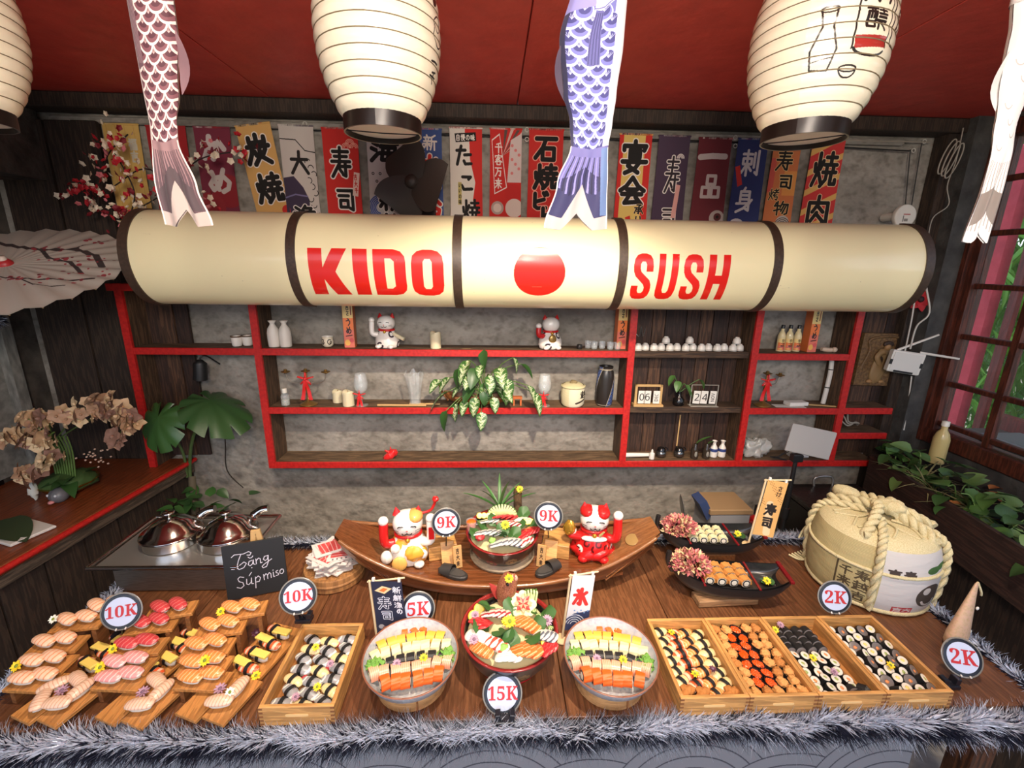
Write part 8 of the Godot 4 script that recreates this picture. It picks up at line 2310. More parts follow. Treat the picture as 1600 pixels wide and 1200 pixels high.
	lacquer_bowl(c + Vector3(0,0.0265,0), 0.141,0.085, "black lacquer bowl with red rim holding the 9K sashimi on the boat", 6)
	b = c + Vector3(0,0.118,0.008)
	which = " in the 9K bowl"
	fan_slices(b + Vector3(0.0,0.008,-0.07), 6, Vector3(0.012,0,0), 0,-40, "tuna", "red tuna slice before the cucumber fan" + which, "back tuna fan in the 9K bowl", 1.05)
	fan_slices(b + Vector3(-0.065,0.006,-0.045), 5, Vector3(0.013,0,-0.004), -8,-30, "mackerel", "silver mackerel slice under lemon slices" + which, "back mackerel fan in the 9K bowl", 0.95)
	fan_slices(b + Vector3(-0.062,0.006,0.03), 5, Vector3(0.013,0,0.0), 4,-28, "mackerel", "silver mackerel slice with an orange edge" + which, "side mackerel fan in the 9K bowl", 1.0)
	fan_slices(b + Vector3(0.012,0.004,0.088), 7, Vector3(0.012,0,0), 16,-22, "mackerel", "silver-skinned slice by the front rim" + which, "front mackerel fan in the 9K bowl", 1.0)
	fan_slices(b + Vector3(0.02,0.012,-0.022), 6, Vector3(0.009,0,0.004), 10,-30, "octopus", "purple-edged octopus slice in the middle" + which, "octopus in the 9K bowl", 0.9)
	fan_slices(b + Vector3(0.085,0.006,0.035), 5, Vector3(0.01,0,-0.008), 40,-26, "tuna", "red tuna slice by the side rim" + which, "side tuna fan in the 9K bowl", 1.0)
	fan_slices(b + Vector3(0.075,0.004,-0.058), 4, Vector3(0.01,0,0.002), 10,-30, "white", "pale grey fish slice at the back" + which, "pale slices in the 9K bowl", 0.9)
	fan_slices(b + Vector3(0.075,0.002,0.085), 3, Vector3(0.01,0,-0.006), 40,-20, "octopus", "pink octopus slice by the front rim" + which, "front octopus in the 9K bowl", 0.8)
	for q in [[Vector3(0.04,0.006,0.06), 140.0], [Vector3(-0.1,0.004,0.05), 250.0], [Vector3(0.11,0.006,0.0), 100.0], [Vector3(0.0,0.008,0.035), 180.0], [Vector3(-0.03,0.01,-0.03), 220.0], [Vector3(0.06,0.008,0.0), 90.0], [Vector3(-0.01,0.01,0.055), 0.0], [Vector3(-0.075,0.008,-0.005), 270.0], [Vector3(0.085,0.012,-0.075), 160.0]]:
		leafy(at(b + q[0], q[1], -40,0,1.2), "shiso", "serrated green shiso leaf between the slices" + which, "shiso leaves in the 9K bowl")
	for k in 4: leafy(at(b + Vector3(-0.092 + 0.018 * k, 0.02,-0.066), 0,60,0,0.7), "lemon", "yellow lemon slice standing over the silver mackerel" + which, "lemon slices over the mackerel")
	for k in 3: leafy(at(b + Vector3(0.085 + 0.014 * k, 0.016,-0.024), 0,50,0,0.7), "lemon", "yellow lemon slice on the cucumber fan" + which, "lemon slices on the cucumber")
	leafy(at(b + Vector3(-0.04,0.0,0.09)), "wasabi", "green wasabi mound at the front rim" + which, "")
	leafy(at(b + Vector3(-0.085,0.002,0.075), 20,0,0,1.3), "ginger", "red pickled ginger by the front rim" + which, "")
	flower(at(b + Vector3(0.01,0.026,0.016), 0,40,0,1.6), "yellow", "yellow flower in the middle" + which, "")
	var fan := thing("cucumber_fan", "tall fan of green-edged cucumber slices at the back of the 9K bowl", "cucumber", at(b + Vector3(0.0,0.0,-0.088), 0,-12))
	for k in 15:
		var a := PI * k / 14.0
		var sl := part(fan, "slice", mb().box(Vector3(0,0.026,0), Vector3(0.008,0.05,0.003), Basis.IDENTITY, 0.0008).mesh(), cf, Transform3D(Basis(Vector3.BACK, a - PI / 2), Vector3(-cos(a) * -0.012,0.004,0)))
		part(sl, "skin", mb().box(Vector3(0,0.0505,0), Vector3(0.0085,0.003,0.0034)).mesh(), cu)
	var lg := thing("wood_stub", "dark bark wood stub with a yellow flower behind the 9K bowl", "wood stub", at(b + Vector3(0.066,-0.03,-0.125)))
	part(lg, "bark", mb().blob(Vector3(0,0.07,0), Vector3(0.018,0.075,0.018), 18,12,1,0.4, Basis.IDENTITY, 0.25,0.5,3).mesh(), rough_mat("bark", [0.0, c8(48,34,22), 1.0, c8(120,92,56)], 0.9, Vector3(16,3,16), 0.03,4,172))
	part(lg, "cut_top", mb().blob(Vector3(0,0.143,0), Vector3(0.015,0.003,0.015), 14,6).mesh(), mats["pale_wood"])
	flower(at(b + Vector3(0.072,0.112,-0.112), 0,60,0,1.3), "yellow", "yellow flower stuck on the dark wood stub", "")
	var gr := thing("palm_sprig", "spiky green palm sprig rising behind the 9K bowl", "plant", at(b + Vector3(0.0,0.0,-0.115)))
	for k in 9: part(gr, "blade", mb().leaf(at(Vector3(-0.01,0.02,0), [-100.0,-70.0,-40.0,20.0,60.0,95.0,180.0,-140.0,130.0][k], [-36.0,-48.0,-62.0,-74.0,-58.0,-38.0,-60.0,-50.0,-50.0][k]), [0.17,0.19,0.2,0.21,0.2,0.17,0.16,0.15,0.15][k], 0.014,0.25,0.3,0.6,7).mesh(), mat("palm_green", c8(62,106,52), 0.4))
	part(gr, "stalk", mb().tube([Vector3(0,-0.02,0), Vector3(-0.01,0.03,0)], [0.006], 8).mesh(), mats["palm_green"])
	var cup := thing("roe_cup", "small clear cup of orange roe at the rim of the 9K bowl", "cup", at(b + Vector3(-0.122,-0.012,0.0)))
	part(cup, "glass", lathed("roecup", [0,0,0.016,0,0.022,0.05,0.021,0.05,0.015,0.003,0,0.003], 20), glass_mat())
	part(cup, "roe", lathed("roefill", [0,0.004,0.015,0.004,0.0195,0.044,0.015,0.049,0,0.051], 20), mats["roe_bed"])

# ---------------------------------------------------------------- two black lacquer boats
func small_boat(c: Vector3, turn: float, label: String) -> Node3D:
	var o := thing("lacquer_boat", label, "boat", at(c, turn))
	var bk := mat("boat_black", c8(20,18,18), 0.18)
	bk.clearcoat_enabled = true
	var L := 0.215
	var f := func(u: float, v: float) -> Vector3:
		var t := u * 2.0 - 1.0
		var a := PI * (v - 0.5)
		var b := 0.085 * (1.0 - (0.82 * pow(maxf(-t, 0.0), 2.2) + 0.45 * pow(maxf(t, 0.0), 3.0)))
		var top := 0.06 + 0.05 * pow(maxf(-t, 0.0), 3.0) + 0.03 * pow(maxf(t, 0.0), 3.0)
		var bot := 0.05 * pow(absf(t), 4.0)
		return Vector3(t * (L - 0.03 * cos(a) * pow(absf(t), 3.0)), lerpf(bot, top, 1.0 - pow(cos(a), 0.5)), b * pow(absf(sin(a)), 0.7) * signf(sin(a)))
	part(o, "hull", mb().grid(32,16, f).mesh(), bk)
	part(o, "inner_hull", mb().grid(32,16, func(u: float, v: float) -> Vector3:
		var q: Vector3 = f.call(u, 1.0 - v)
		return Vector3(q.x * 0.97, lerpf(0.034, q.y, smoothstep(0.0,1.0, absf(v - 0.5) * 2.0)) + 0.001, q.z * 0.93)).mesh(), bk)
	part(o, "prow_post", mb().tube(smooth([Vector3(-0.195,0.06,0), Vector3(-0.216,0.1,0), Vector3(-0.214,0.14,0)], 4), [0.01,0.011,0.01], 8).mesh(), bk)
	var rd := mat("boat_red", c8(112,22,26), 0.25)
	part(o, "transom", mb().box(Vector3(0.204,0.086,0), Vector3(0.014,0.012,0.12), Basis.IDENTITY, 0.002).mesh(), rd)
	for x in [-0.1,0.09]: part(o, "cross_bar", mb().box(Vector3(x, 0.062,0), Vector3(0.008,0.006,0.158), Basis.IDENTITY, 0.001).mesh(), rd)
	for k in 3: part(o, "painted_wave", mb().blob(Vector3(-0.04 + 0.06 * k, 0.035,0.0755), Vector3(0.016,0.006,0.003), 10,6).mesh(), mat("wave_tan", c8(110,92,66), 0.4))
	return o

func coral(xf: Transform3D, label: String, sd: int) -> void:
	var o := thing("pink_coral_lettuce", label, "garnish", xf)
	var r := RandomNumberGenerator.new()
	r.seed = sd
	var bs := [mb(), mb(), mb()]
	for k in 420:
		var d := Vector3(r.randfn(0,1), absf(r.randfn(0.2,0.8)), r.randfn(0,1)).normalized()
		var p := d * Vector3(0.062,0.045,0.05) * r.randf_range(0.7,1.05) + Vector3(0,0.05,0)
		(bs[k % 3] as MB).leaf(Transform3D(Basis.looking_at(-d, Vector3(0.1,0.3,0.95)).rotated(d, r.randf() * TAU), p), 0.022,0.012,0.3,0.6,0.55,3)
	for k in 3:
		var q := part(o, "frilly_leaves", (bs[k] as MB).mesh(), [mat("coral_pink", c8(206,128,122), 0.6), mat("coral_cream", c8(214,186,140), 0.6), mat("coral_rose", c8(178,92,96), 0.6)][k])
		q.set_meta("kind", "stuff")
	part(o, "stalk", mb().tube([Vector3(0,0,0), Vector3(0,0.06,0)], [0.02,0.012], 10).mesh(), mat("coral_stalk", c8(176,112,104), 0.6))

func build_small_boats() -> void:
	var blk := thing("wood_block", "pale weathered wood block under the front black boat", "block", at(Vector3(0.86,0.7505,-1.40), 3))
	part(blk, "beam", mb().box(Vector3(0,0.014,0), Vector3(0.225,0.028,0.06), Basis.IDENTITY, 0.004).mesh(), wood("block_wood", c8(110,80,52), c8(164,126,88), 0,0.7,181))
	part(blk, "foot", mb().box(Vector3(0,0.014,-0.1), Vector3(0.2,0.028,0.05), Basis.IDENTITY, 0.004).mesh(), mats["block_wood"])
	var a := Vector3(0.875,0.779,-1.435)
	var ta := -8.0
	small_boat(a, ta, "black lacquer boat of fried rolls with a red stern on the wood block")
	var b := Vector3(0.905,0.7505,-1.655)
	var blk2 := thing("wood_block", "dark wood block under the rear black boat", "block", at(b))
	part(blk2, "beam", mb().box(Vector3(0,0.025,0), Vector3(0.2,0.05,0.1), Basis.IDENTITY, 0.004).mesh(), mats["stand_side"])
	part(blk2, "cap", mb().box(Vector3(0,0.053,0), Vector3(0.18,0.006,0.08)).mesh(), mats["stand_side"])
	b.y = 0.8065
	small_boat(b, -4, "black lacquer boat of cream-topped rolls carrying the gold flag")
	var put := func(c: Vector3, t: float, q: Vector3) -> Vector3: return c + q.rotated(Vector3.UP, deg_to_rad(t))
	for r in 3:
		for k in 4:
			roll(at(put.call(a, ta, Vector3(-0.07 + 0.042 * k, 0.037,-0.045 + 0.036 * r)), 80 + 4 * k, 0,0,1.12), "fried", "golden fried roll slice on the front black boat", "fried rolls on the front boat")
			roll(at(put.call(b, -4, Vector3(-0.07 + 0.04 * k, 0.037,-0.042 + 0.034 * r)), 80,0,0,1.0), "cheese", "cream-topped roll slice on the rear black boat", "cream rolls on the rear boat")
	flower(at(put.call(a, ta, Vector3(0.14,0.05,0.01)), 0,30,0,1.3), "yellow", "yellow flower on green needles at the stern of the front black boat", "")
	flower(at(put.call(b, -4, Vector3(0.13,0.05,-0.02)), 0,30,0,1.3), "yellow", "yellow flower at the stern of the rear black boat", "")
	leafy(at(put.call(a, ta, Vector3(0.14,0.042,0.0)), 90), "shiso", "dark green leaf under the yellow flower on the front black boat", "")
	leafy(at(put.call(b, -4, Vector3(0.13,0.042,-0.02)), 90), "shiso", "dark green leaf under the yellow flower on the rear black boat", "")
	coral(at(put.call(a, ta, Vector3(-0.135,0.036,0.0))), "frilly pink coral lettuce at the prow of the front black boat", 3)
	coral(at(put.call(b, -4, Vector3(-0.13,0.036,0.01))), "frilly pink coral lettuce at the prow of the rear black boat", 4)
	# gold flag on a round foot
	var p := Pad.new(96,320, c8(206,160,96))
	for k in 40: p.disc(Vector2((k * 37) % 96, (k * 53) % 140), 2.5, c8(150,100,52))
	p.path([Vector2(40,130), Vector2(60,300)], 16, c8(222,190,150))
	write(p, "さけ", Rect2(56,24,26,64), 2, c8(60,34,20))
	write(p, "寿司", Rect2(24,128,54,150), 5.5, c8(30,22,18))
	little_flag(put.call(b, -4, Vector3(0.145,0.04,0.045)), 0.30,0.078,0.245, p, "gold", "gold paper flag with black sushi characters on the rear black boat", -10,5)

# ---------------------------------------------------------------- flags on sticks
func little_flag(c: Vector3, h: float, w: float, l: float, p: Pad, key: String, label: String, yaw: float, lean := 0.0) -> void:
	var o := thing("table_flag", label, "flag", at(c, yaw, 0, -lean))
	var stick := mat("flag_stick", c8(206,184,146), 0.6)
	part(o, "foot", lathed("flagfoot", [0,0,0.022,0,0.024,0.003,0.022,0.008,0,0.008], 24), mat("flag_foot", c8(206,178,134), 0.6))
	part(o, "pole", mb().tube([Vector3(0,0.004,0), Vector3(0, h, 0)], [0.004], 8).mesh(), stick)
	part(o, "cross_stick", mb().tube([Vector3(-0.006, h - 0.005,0), Vector3(w + 0.014, h + 0.012,0)], [0.003], 8).mesh(), stick)
	part(o, "cloth", cloth_sheet(w, l, 0.003,1.0,6,12), printed("flag_" + key, p, 0.85), at(Vector3(w / 2 + 0.005, h, 0.003)))
	for x in [0.014, w - 0.004]: part(o, "loop", mb().box(Vector3(x, h + 0.004,0), Vector3(0.008,0.014,0.008), Basis.IDENTITY, 0.001).mesh(), mats["card_white"])

# ---------------------------------------------------------------- the straw-wrapped barrel
func build_barrel() -> void:
	var c := Vector3(1.475,0.7505,-1.50)
	var o := thing("sake_barrel", "large straw-wrapped sake barrel bound with thick rope at the table end", "barrel", at(c, -70))
	var p := Pad.new(1024,256, c8(190,176,128))
	for y in range(0,256,5): p.rect(0, y, 1024,2, c8(160,146,100))
	for x in range(0,1024,7): p.rect(x, 0,1,256, c8(172,158,112))
	# white printed paper over one side (u from 0 = front, growing to +x)
	p.rect(110,0,330,256, c8(196,192,188))
	var brn := c8(72,60,40)
	p.disc(Vector2(250,160), 46, c8(64,54,46))
	p.disc(Vector2(236,140), 14, c8(190,184,178))
	p.arc(Vector2(250,172), 26,20,160,4, c8(190,184,178))
	write(p, "吉", Rect2(120,60,34,34), 3, c8(60,50,46))
	write(p, "寿", Rect2(158,60,34,34), 3, c8(60,50,46))
	p.disc(Vector2(250,62), 26, c8(56,92,44), 14)
	p.disc(Vector2(286,56), 26, c8(60,100,46), 13)
	p.rect(150,206,56,40, c8(176,52,56))
	write(p, "吉福", Rect2(152,208,26,38), 2, c8(206,190,186))
	write(p, "大千", Rect2(178,208,26,38), 2, c8(206,190,186))
	# stamped box of characters on the straw side
	p.path(v2([4,92,92,92,92,230,4,230,4,92]), 2, brn)
	write(p, "寿越吉", Rect2(50,98,36,126), 2.5, brn)
	write(p, "千来大", Rect2(10,98,36,126), 2.5, brn)
	p.im.flip_y()
	var m := printed("barrel_print", p, 0.85)
	relief_on(m, 0.3)
	var R := 0.2
	part(o, "wrap", mb().lathe(v2([R * 0.9,0.0, R * 0.97,0.012, R * 1.02,0.06, R * 1.03,0.14, R * 0.99,0.21, R * 0.93,0.25]), 64).mesh(), m)
	var straw := rough_mat("straw_big", [0.0, c8(160,146,104), 0.5, c8(200,188,146), 1.0, c8(220,210,174)], 0.9, Vector3(8,8,8), 0.05,4,191,0.6)
	part(o, "top", mb().lathe(v2([R * 0.93,0.25, R * 0.84,0.276, R * 0.6,0.286,0.0,0.284]), 48).mesh(), straw)
	part(o, "base", mb().lathe(v2([0.0,0.0, R * 0.9,0.0]), 40).mesh(), straw)
	var rope := func(nm: String, pts: Array, r: float) -> void:
		# two twisted strands
		var sp := smooth(pts, 10)
		for s in 2:
			var tw := []
			for k in sp.size():
				var d: Vector3 = ((sp[mini(k + 1, sp.size() - 1)] as Vector3) - sp[maxi(k - 1,0)]).normalized()
				var u := d.cross(Vector3(0.2,0.9,0.3)).normalized()
				var w := d.cross(u)
				var a := k * 0.9 + PI * s
				tw.append(sp[k] + (u * cos(a) + w * sin(a)) * r * 0.5)
			part(o, nm, mb().tube(tw, [r * 0.62], 7).mesh(), straw)
	var ring := func(y: float, rr: float, r: float, nm: String) -> void:
		var pts := []
		for k in 33: pts.append(Vector3(sin(TAU * k / 32.0) * rr, y, cos(TAU * k / 32.0) * rr))
		part(o, nm, mb().tube(pts, [r], 8, false).mesh(), straw)
	ring.call(0.165, R * 1.025,0.006, "waist_cord")
	ring.call(0.012, R * 0.97,0.008, "base_cord")
	for a in [-62.0,34.0,110.0,200.0]:
		var d := Vector3(sin(deg_to_rad(a)), 0, cos(deg_to_rad(a)))
		rope.call("side_rope", [d * 0.05 + Vector3(0,0.30,0), d * R * 0.75 + Vector3(0,0.292,0), d * R * 0.99 + Vector3(0,0.252,0), d * R * 1.05 + Vector3(0,0.15,0), d * R * 0.99 + Vector3(0,0.01,0)], 0.014)
	rope.call("top_rope", [Vector3(-0.17,0.285,0.03), Vector3(-0.08,0.31,0.0), Vector3(0.0,0.32,-0.02), Vector3(0.09,0.305,-0.03), Vector3(0.17,0.27,-0.03)], 0.02)
	rope.call("top_rope", [Vector3(-0.14,0.29,-0.08), Vector3(-0.05,0.32,-0.06), Vector3(0.05,0.325,-0.05), Vector3(0.12,0.29,-0.1)], 0.02)
	rope.call("top_rope", [Vector3(-0.05,0.31,-0.03), Vector3(0.0,0.335,0.02), Vector3(0.03,0.31,0.09), Vector3(0.05,0.27,0.165)], 0.018)
	part(o, "knot", mb().blob(Vector3(0.02,0.33,-0.03), Vector3(0.05,0.03,0.035), 20,12,1,1, Basis.IDENTITY, 0.5,0.25,3).mesh(), straw)
	part(o, "knot_end", mb().blob(Vector3(-0.15,0.30,-0.04), Vector3(0.05,0.03,0.03), 18,10,0.7,0.8, Basis.IDENTITY, 0.2,0.5,3).mesh(), straw)
	var net := func(pts: Array) -> void: part(o, "net_cord", mb().tube(smooth(pts, 4), [0.0045], 6).mesh(), straw)
	for k in 9:
		var a := TAU * k / 9.0 + 0.2
		net.call([Vector3(sin(a) * 0.04,0.292, cos(a) * 0.04), Vector3(sin(a + 0.2) * 0.09,0.291, cos(a + 0.2) * 0.09), Vector3(sin(a - 0.1) * 0.15,0.283, cos(a - 0.1) * 0.15)])
		net.call([Vector3(sin(a + 0.2) * 0.09,0.291, cos(a + 0.2) * 0.09), Vector3(sin(a + 0.5) * 0.15,0.283, cos(a + 0.5) * 0.15)])
	for t in [[Vector3(-0.185,0.165,0.045), -0.1], [Vector3(-0.16,0.014,0.09), 0.0]]:
		for k in 6: part(o, "tassel_cord", mb().tube(smooth([t[0], (t[0] as Vector3) + Vector3(-0.025,-0.01 + t[1] * 0.2,0.012 * (k - 2.5)), (t[0] as Vector3) + Vector3(-0.06 + 0.25 * -t[1], -0.006 + t[1] * 0.8,0.018 * (k - 2.5))], 4), [0.0042], 6).mesh(), straw)
	# rough paper cone beside the tag
	var cn := thing("paper_cone", "tall pinkish beige cone of rough paper at the table corner", "cone", at(Vector3(1.535,0.75,-1.1889), 20,0,-7))
	part(cn, "cone", mb().lathe(v2([0,0.0,0.042,0.0,0.05,0.012,0.05,0.04,0.008,0.225,0.003,0.23,0,0.23]), 28, Transform3D.IDENTITY, 0.5).mesh(), rough_mat("cone_paper", [0.0, c8(176,150,112), 0.5, c8(204,172,140), 1.0, c8(206,160,146)], 0.8, Vector3(5,5,5), 0.03,5,193,0.4))
	part(cn, "cord", mb().tube(smooth([Vector3(0.004,0.23,0), Vector3(0.02,0.2,0.01), Vector3(0.03,0.185,0.01)], 4), [0.0035], 6).mesh(), straw)
	for k in 2: part(cn, "button", mb().blob(Vector3(0.026 + 0.012 * k, 0.14 - 0.09 * k, 0.014), Vector3(0.006,0.006,0.004), 10,6).mesh(), mats["card_white"])

# ---------------------------------------------------------------- warmer, chalkboard, hand-wipe packets
func build_back_row() -> void:
	var steel := mat("polished_steel", c8(206,202,196), 0.12,1.0)
	var brushed := rough_mat("brushed_steel", [0.0, c8(120,112,104), 1.0, c8(160,152,142)], 0.35, Vector3(1,20,1), 0.03,4,201,0.1, false, 0.8)
	var c := Vector3(-1.18,0.7505,-1.64)
	var o := thing("soup_warmer", "stainless steel soup warmer with a wide flat rim", "warmer", at(c))
	part(o, "body", mb().box(Vector3(0,0.055,0), Vector3(0.40,0.11,0.29), Basis.IDENTITY, 0.006).mesh(), brushed)
	part(o, "top_sheet", mb().box(Vector3(0,0.114,0), Vector3(0.50,0.008,0.325), Basis.IDENTITY, 0.002).mesh(), mat("sheet_steel", c8(200,196,190), 0.28,0.85))
	for s in [-1.0,1.0]:
		part(o, "rim_roll", mb().tube([Vector3(-0.262,0.122, s * 0.172), Vector3(0.262,0.122, s * 0.172)], [0.008], 10).mesh(), steel)
		part(o, "rim_roll", mb().tube([Vector3(s * 0.262,0.122,-0.172), Vector3(s * 0.262,0.122,0.172)], [0.008], 10).mesh(), steel)
	for s in 2:
		var x := -0.075 + 0.215 * s
		var pot := thing("soup_pot", "round steel soup pot set into the warmer %s" % ("beside the side counter" if s == 0 else "behind the chalkboard"), "pot", at(c + Vector3(x, 0.1185,0.0)))
		part(pot, "wall", lathed("souppot", [0,0,0.098,0,0.1,0.004,0.1,0.036,0.106,0.04,0.106,0.043,0.098,0.043], 40), steel)
		part(pot, "inside", lathed("soupin", [0.098,0.043,0.096,0.038,0,0.036], 32), steel)
		part(pot, "lid", lathed("souplid", [0.104,0.044,0.104,0.048,0.094,0.05,0.085,0.06,0.06,0.086,0.03,0.099,0.018,0.102,0,0.102], 40), steel)
		part(pot, "lid_knob", lathed("soupknob", [0.008,0.1,0.007,0.112,0.02,0.12,0.022,0.125,0.018,0.129,0,0.13], 24), steel)
		part(pot, "ladle_flap", mb().tube(smooth([Vector3(0.06,0.06,-0.07), Vector3(0.09,0.082,-0.085), Vector3(0.12,0.088,-0.09)], 4), [0.012,0.018,0.016], 8).mesh(), steel)
	# chalkboard
	var p := Pad.new(512,512, c8(24,25,28))
	var ch := c8(196,192,206)
	var t := 3.4
	# Tang with breve and dot
	for q in [[70,110,96,90,170,96,214,82,236,96,222,118,200,112], [150,96,124,150,104,214,122,236,160,226,186,190,168,172,130,196,84,226,60,222],
		[236,170,210,176,200,206,214,220,236,204,246,168,244,208,258,214], [206,134,218,146,236,144,246,130], [268,164,268,212], [268,184,290,160,304,168,304,210,318,206],
		[370,152,342,154,330,180,344,196,364,184,374,150,368,214,350,254,320,262,312,246,336,226,400,190],
		[150,318,120,306,100,322,108,350,138,366,144,396,118,416,86,402], [172,340,168,386,184,396,206,376,212,336,210,392,224,394], [196,312,218,284],
		[246,334,240,440], [246,350,270,330,288,350,274,384,244,384],
		[316,326,318,378], [318,346,336,322,348,334,348,374], [348,342,366,318,378,330,378,370], [400,322,400,366,410,364], [398,302,402,300],
		[440,312,424,318,424,332,442,340,442,356,422,360], [476,308,458,318,456,344,474,352,490,336,486,310,470,306]]:
		p.path(v2(q), t, ch)
	p.disc(Vector2(226,240), 5, ch)
	var cb := thing("chalkboard", "small black chalkboard with handwritten soup offer in white chalk", "chalkboard", Transform3D(Basis.from_euler(Vector3(-0.16,0.28,0.02)), Vector3(-0.8569,0.75,-1.4683) + Vector3(0,0.001,0)))
	part(cb, "board", mb().box(Vector3(0,0.105,0), Vector3(0.2,0.205,0.008), Basis.IDENTITY, 0.001).mesh(), mat("board_black", c8(24,25,28), 0.6))
	part(cb, "chalk_writing", mb().grid(1,1, func(u: float, v: float) -> Vector3: return Vector3((u - 0.5) * 0.198,0.2065 - v * 0.203,0.0043)).mesh(), printed("chalk_writing", p, 0.65))
	for s in [-1.0,1.0]: part(cb, "easel_leg", mb().box(Vector3(0.01 + s * 0.022,0.12,-0.03), Vector3(0.016,0.25,0.012), Basis.from_euler(Vector3(0.12,0, s * 0.12)), 0.001).mesh(), mats["pale_wood"])
	part(cb, "back_leg", mb().box(Vector3(0.01,0.11,-0.06), Vector3(0.014,0.24,0.01), Basis(Vector3.RIGHT, 0.36), 0.001).mesh(), mats["pale_wood"])
	# stump with packets
	var sc := Vector3(-0.615,0.7505,-1.575)
	var st := thing("wood_round", "thick round wood slice under the wrapped hand-wipe packets", "wood round", at(sc))
	part(st, "bark", lathed("stump", [0,0,0.11,0.0,0.114,0.006,0.112,0.05,0.108,0.054,0,0.054], 40), wood("stump_bark", c8(120,78,42), c8(168,118,68), 1,0.7,203))
	part(st, "bark_ridge", lathed("stumpr", [0.113,0.022,0.1165,0.026,0.1165,0.03,0.113,0.034], 40), mats["stump_bark"])
	var pk := Pad.new(128,96, c8(214,208,204))
	pk.rect(20,14,88,68, c8(206,76,76))
	for k in 7: pk.line(Vector2(20 + k * 14,14), Vector2(8 + k * 18,82), 1.5, c8(232,176,172))
	for k in 4: pk.rect(4,20 + k * 16,10,6, c8(120,112,116))
	var pm := printed("wipe_packet", pk, 0.2)
	pm.clearcoat_enabled = true
	rng.seed = 9
	for k in 22:
		var a := 62.0 * k + rng.randf_range(-20,20)
		var d := Vector3(sin(deg_to_rad(a)), 0, cos(deg_to_rad(a))) * 0.028
		var y := 0.8065 + 0.0026 * k
		var pkt := func(u: float, v: float) -> Vector3: return Vector3((u - 0.5) * 0.13,0.004 * sin(PI * u) * sin(PI * v) + 0.002, (v - 0.5) * 0.095)
		if not meshes.has("packet"): meshes["packet"] = mb().grid(6,6, pkt).grid(6,6, func(u: float, v: float) -> Vector3: return (pkt.call(1.0 - u, v) as Vector3) * Vector3(1,-0.4,1)).mesh()
		solo("wipe_packet", "red and white hand-wipe packet in the clear-wrapped pile on the wood slice", "packet", meshes["packet"], pm, at(Vector3(sc.x, y, sc.z) + d, a, rng.randf_range(-5,5), rng.randf_range(-5,5)), "hand-wipe packets")
	# flags by the plates
	p = Pad.new(128,280, c8(30,34,58))
	p.poly(pv2([10,46,44,22,84,36,50,64]), c8(222,196,150))
	p.poly(pv2([28,46,48,32,66,38,48,54]), c8(206,110,50))
	var nw := c8(214,216,226)
	write(p, "新", Rect2(84,24,36,40), 2, nw)
	write(p, "鮮漁", Rect2(84,66,36,76), 2, nw)
	write(p, "の", Rect2(90,140,26,34), 2.5, nw)
	write(p, "寿", Rect2(16,76,56,76), 2.5, c8(30,34,58), nw, 3)
	write(p, "司", Rect2(24,152,50,60), 2.5, c8(30,34,58), nw, 3)
	for k in 8: p.disc(Vector2(20 + k * 15,240 + (k % 3) * 10), 12, [c8(150,150,156), c8(120,84,74), c8(196,190,184)][k % 3])
	little_flag(Vector3(-0.3695,0.75,-1.2384), 0.235,0.10,0.2, p, "navy", "navy cloth flag with white-outlined sushi characters beside the plate", -6,-3)
	p = Pad.new(96,280, c8(222,218,218))
	write(p, "氷", Rect2(16,60,64,100), 8, c8(200,44,40))
	p.poly(pv2([0,220,30,196,60,190,96,176,96,280,0,280]), c8(44,54,92))
	for k in 4: p.arc(Vector2(34,250), 14 + k * 11,190,330,2, c8(206,210,222))
	for k in 5: p.disc(Vector2(30 + k * 14,180 + (k % 2) * 10), 4, c8(120,150,190))
	little_flag(Vector3(0.2324,0.75,-1.2341), 0.25,0.075,0.21, p, "ice", "white cloth flag with a red ice character and blue waves", 4,4)

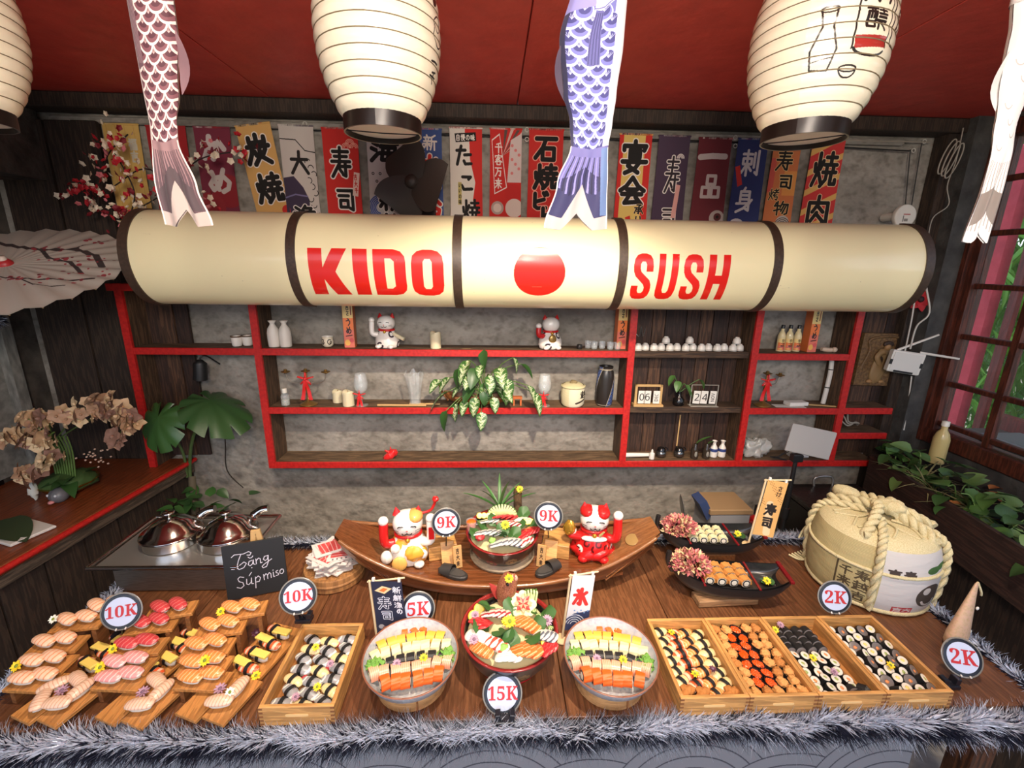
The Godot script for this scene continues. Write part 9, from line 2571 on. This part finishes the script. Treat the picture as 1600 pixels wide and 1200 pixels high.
# ---------------------------------------------------------------- price tags
func price(base: Vector3, disc: Vector3, text: String, label: String, yaw := 0.0, pitch := -22.0, clip := true) -> void:
	var o := thing("price_tag", label, "price tag", at(base))
	var bk := mat("tag_black", c8(24,25,32), 0.3)
	var d := disc - base
	var plane := Transform3D(Basis.from_euler(Vector3(deg_to_rad(90.0 + pitch), deg_to_rad(yaw), 0)), d)
	part(o, "backing", mb().lathe(v2([0,-0.003,0.049,-0.003,0.051,-0.001,0.051,0.001,0.049,0.003,0,0.003]), 36, plane).mesh(), bk)
	part(o, "clear_edge", mb().lathe(v2([0.051,-0.001,0.055,-0.0008,0.055,0.0008,0.051,0.001]), 36, plane).mesh(), mat("tag_edge", c8(120,116,108), 0.2))
	part(o, "face", mb().lathe(v2([0.042,0.0032,0.0,0.0034]), 36, plane).mesh(), mat("tag_face", c8(184,193,214), 0.4))
	var tm := TextMesh.new()
	var fnt := SystemFont.new()
	fnt.font_names = PackedStringArray(["Droid Serif"])
	fnt.font_weight = 700
	tm.font = fnt
	tm.text = text
	tm.font_size = 32
	tm.pixel_size = 0.0017 if text.length() == 2 else 0.0014
	tm.depth = 0.0012
	part(o, "price_text", tm, mat("tag_red", c8(176,30,32), 0.4), plane * Transform3D(Basis(Vector3.RIGHT, -PI / 2).scaled(Vector3(1.0,1.0,1.0)), Vector3(0,0.004,0)))
	part(o, "stem", mb().tube([d - plane.basis.z * -0.05 - plane.basis.y * 0.004, Vector3(0,0.012,0)], [0.0025], 6).mesh(), bk)
	for s in [-1.0,1.0]: part(o, "holder_tooth", mb().tube([d + plane.basis * Vector3(s * 0.012,-0.001,0.046), d + plane.basis * Vector3(s * 0.012,0.006,0.052)], [0.0025], 6).mesh(), mats["card_white"])
	if clip:
		part(o, "clip_base", mb().box(Vector3(0,0.007,0), Vector3(0.05,0.014,0.03), Basis.IDENTITY, 0.002).mesh(), bk)
		for s in [-1.0,1.0]: part(o, "clip_arm", mb().box(Vector3(s * 0.018,0.022,0), Vector3(0.014,0.024,0.022), Basis(Vector3.BACK, -s * 0.15), 0.002).mesh(), bk)
	else:
		part(o, "base_disc", lathed("tagbase", [0,0,0.024,0,0.025,0.003,0.022,0.006,0,0.006], 24), bk)

func build_tags() -> void:
	price(Vector3(-1.1657,0.771,-1.2416), Vector3(-1.1201,0.9114,-1.21), "10K", "oval 10K price tag on the stepped stands", 14)
	price(Vector3(-0.6075,0.8135,-1.2675), Vector3(-0.5925,0.9526,-1.215), "10K", "10K price tag clipped over the silver-skinned nigiri tray", 12)
	price(Vector3(-0.2468,0.751,-1.2853), Vector3(-0.2378,0.8641,-1.255), "5K", "5K price tag behind the plate of rolls", 6,-22, false)
	price(Vector3(0.0376,0.751,-0.9602), Vector3(0.031,0.8036,-1), "15K", "15K price tag standing before the sashimi bowl", 0,-30)
	price(Vector3(-0.1815,0.8205,-1.5932), Vector3(-0.1712,1.0082,-1.53), "9K", "9K price tag on the boat beside the orange-patched cat", 6,-16)
	price(Vector3(0.2358,0.8205,-1.6629), Vector3(0.2127,1.0316,-1.53), "9K", "9K price tag on the boat beside the red-robed cat", -6,-16)
	price(Vector3(1.2003,0.751,-1.2881), Vector3(1.1555,0.8768,-1.262), "2K", "2K price tag in front of the straw barrel", -8,-20, false)
	price(Vector3(1.357,0.751,-1.0333), Vector3(1.4223,0.8172,-1.07), "2K", "large 2K price tag at the table corner by the paper cone", -14,-34)
	price(Vector3(0.8167,0.751,-1.6722), Vector3(0.8339,0.9264,-1.77), "2K", "price tag seen edge-on behind the rear black boat", 78,-10, false)
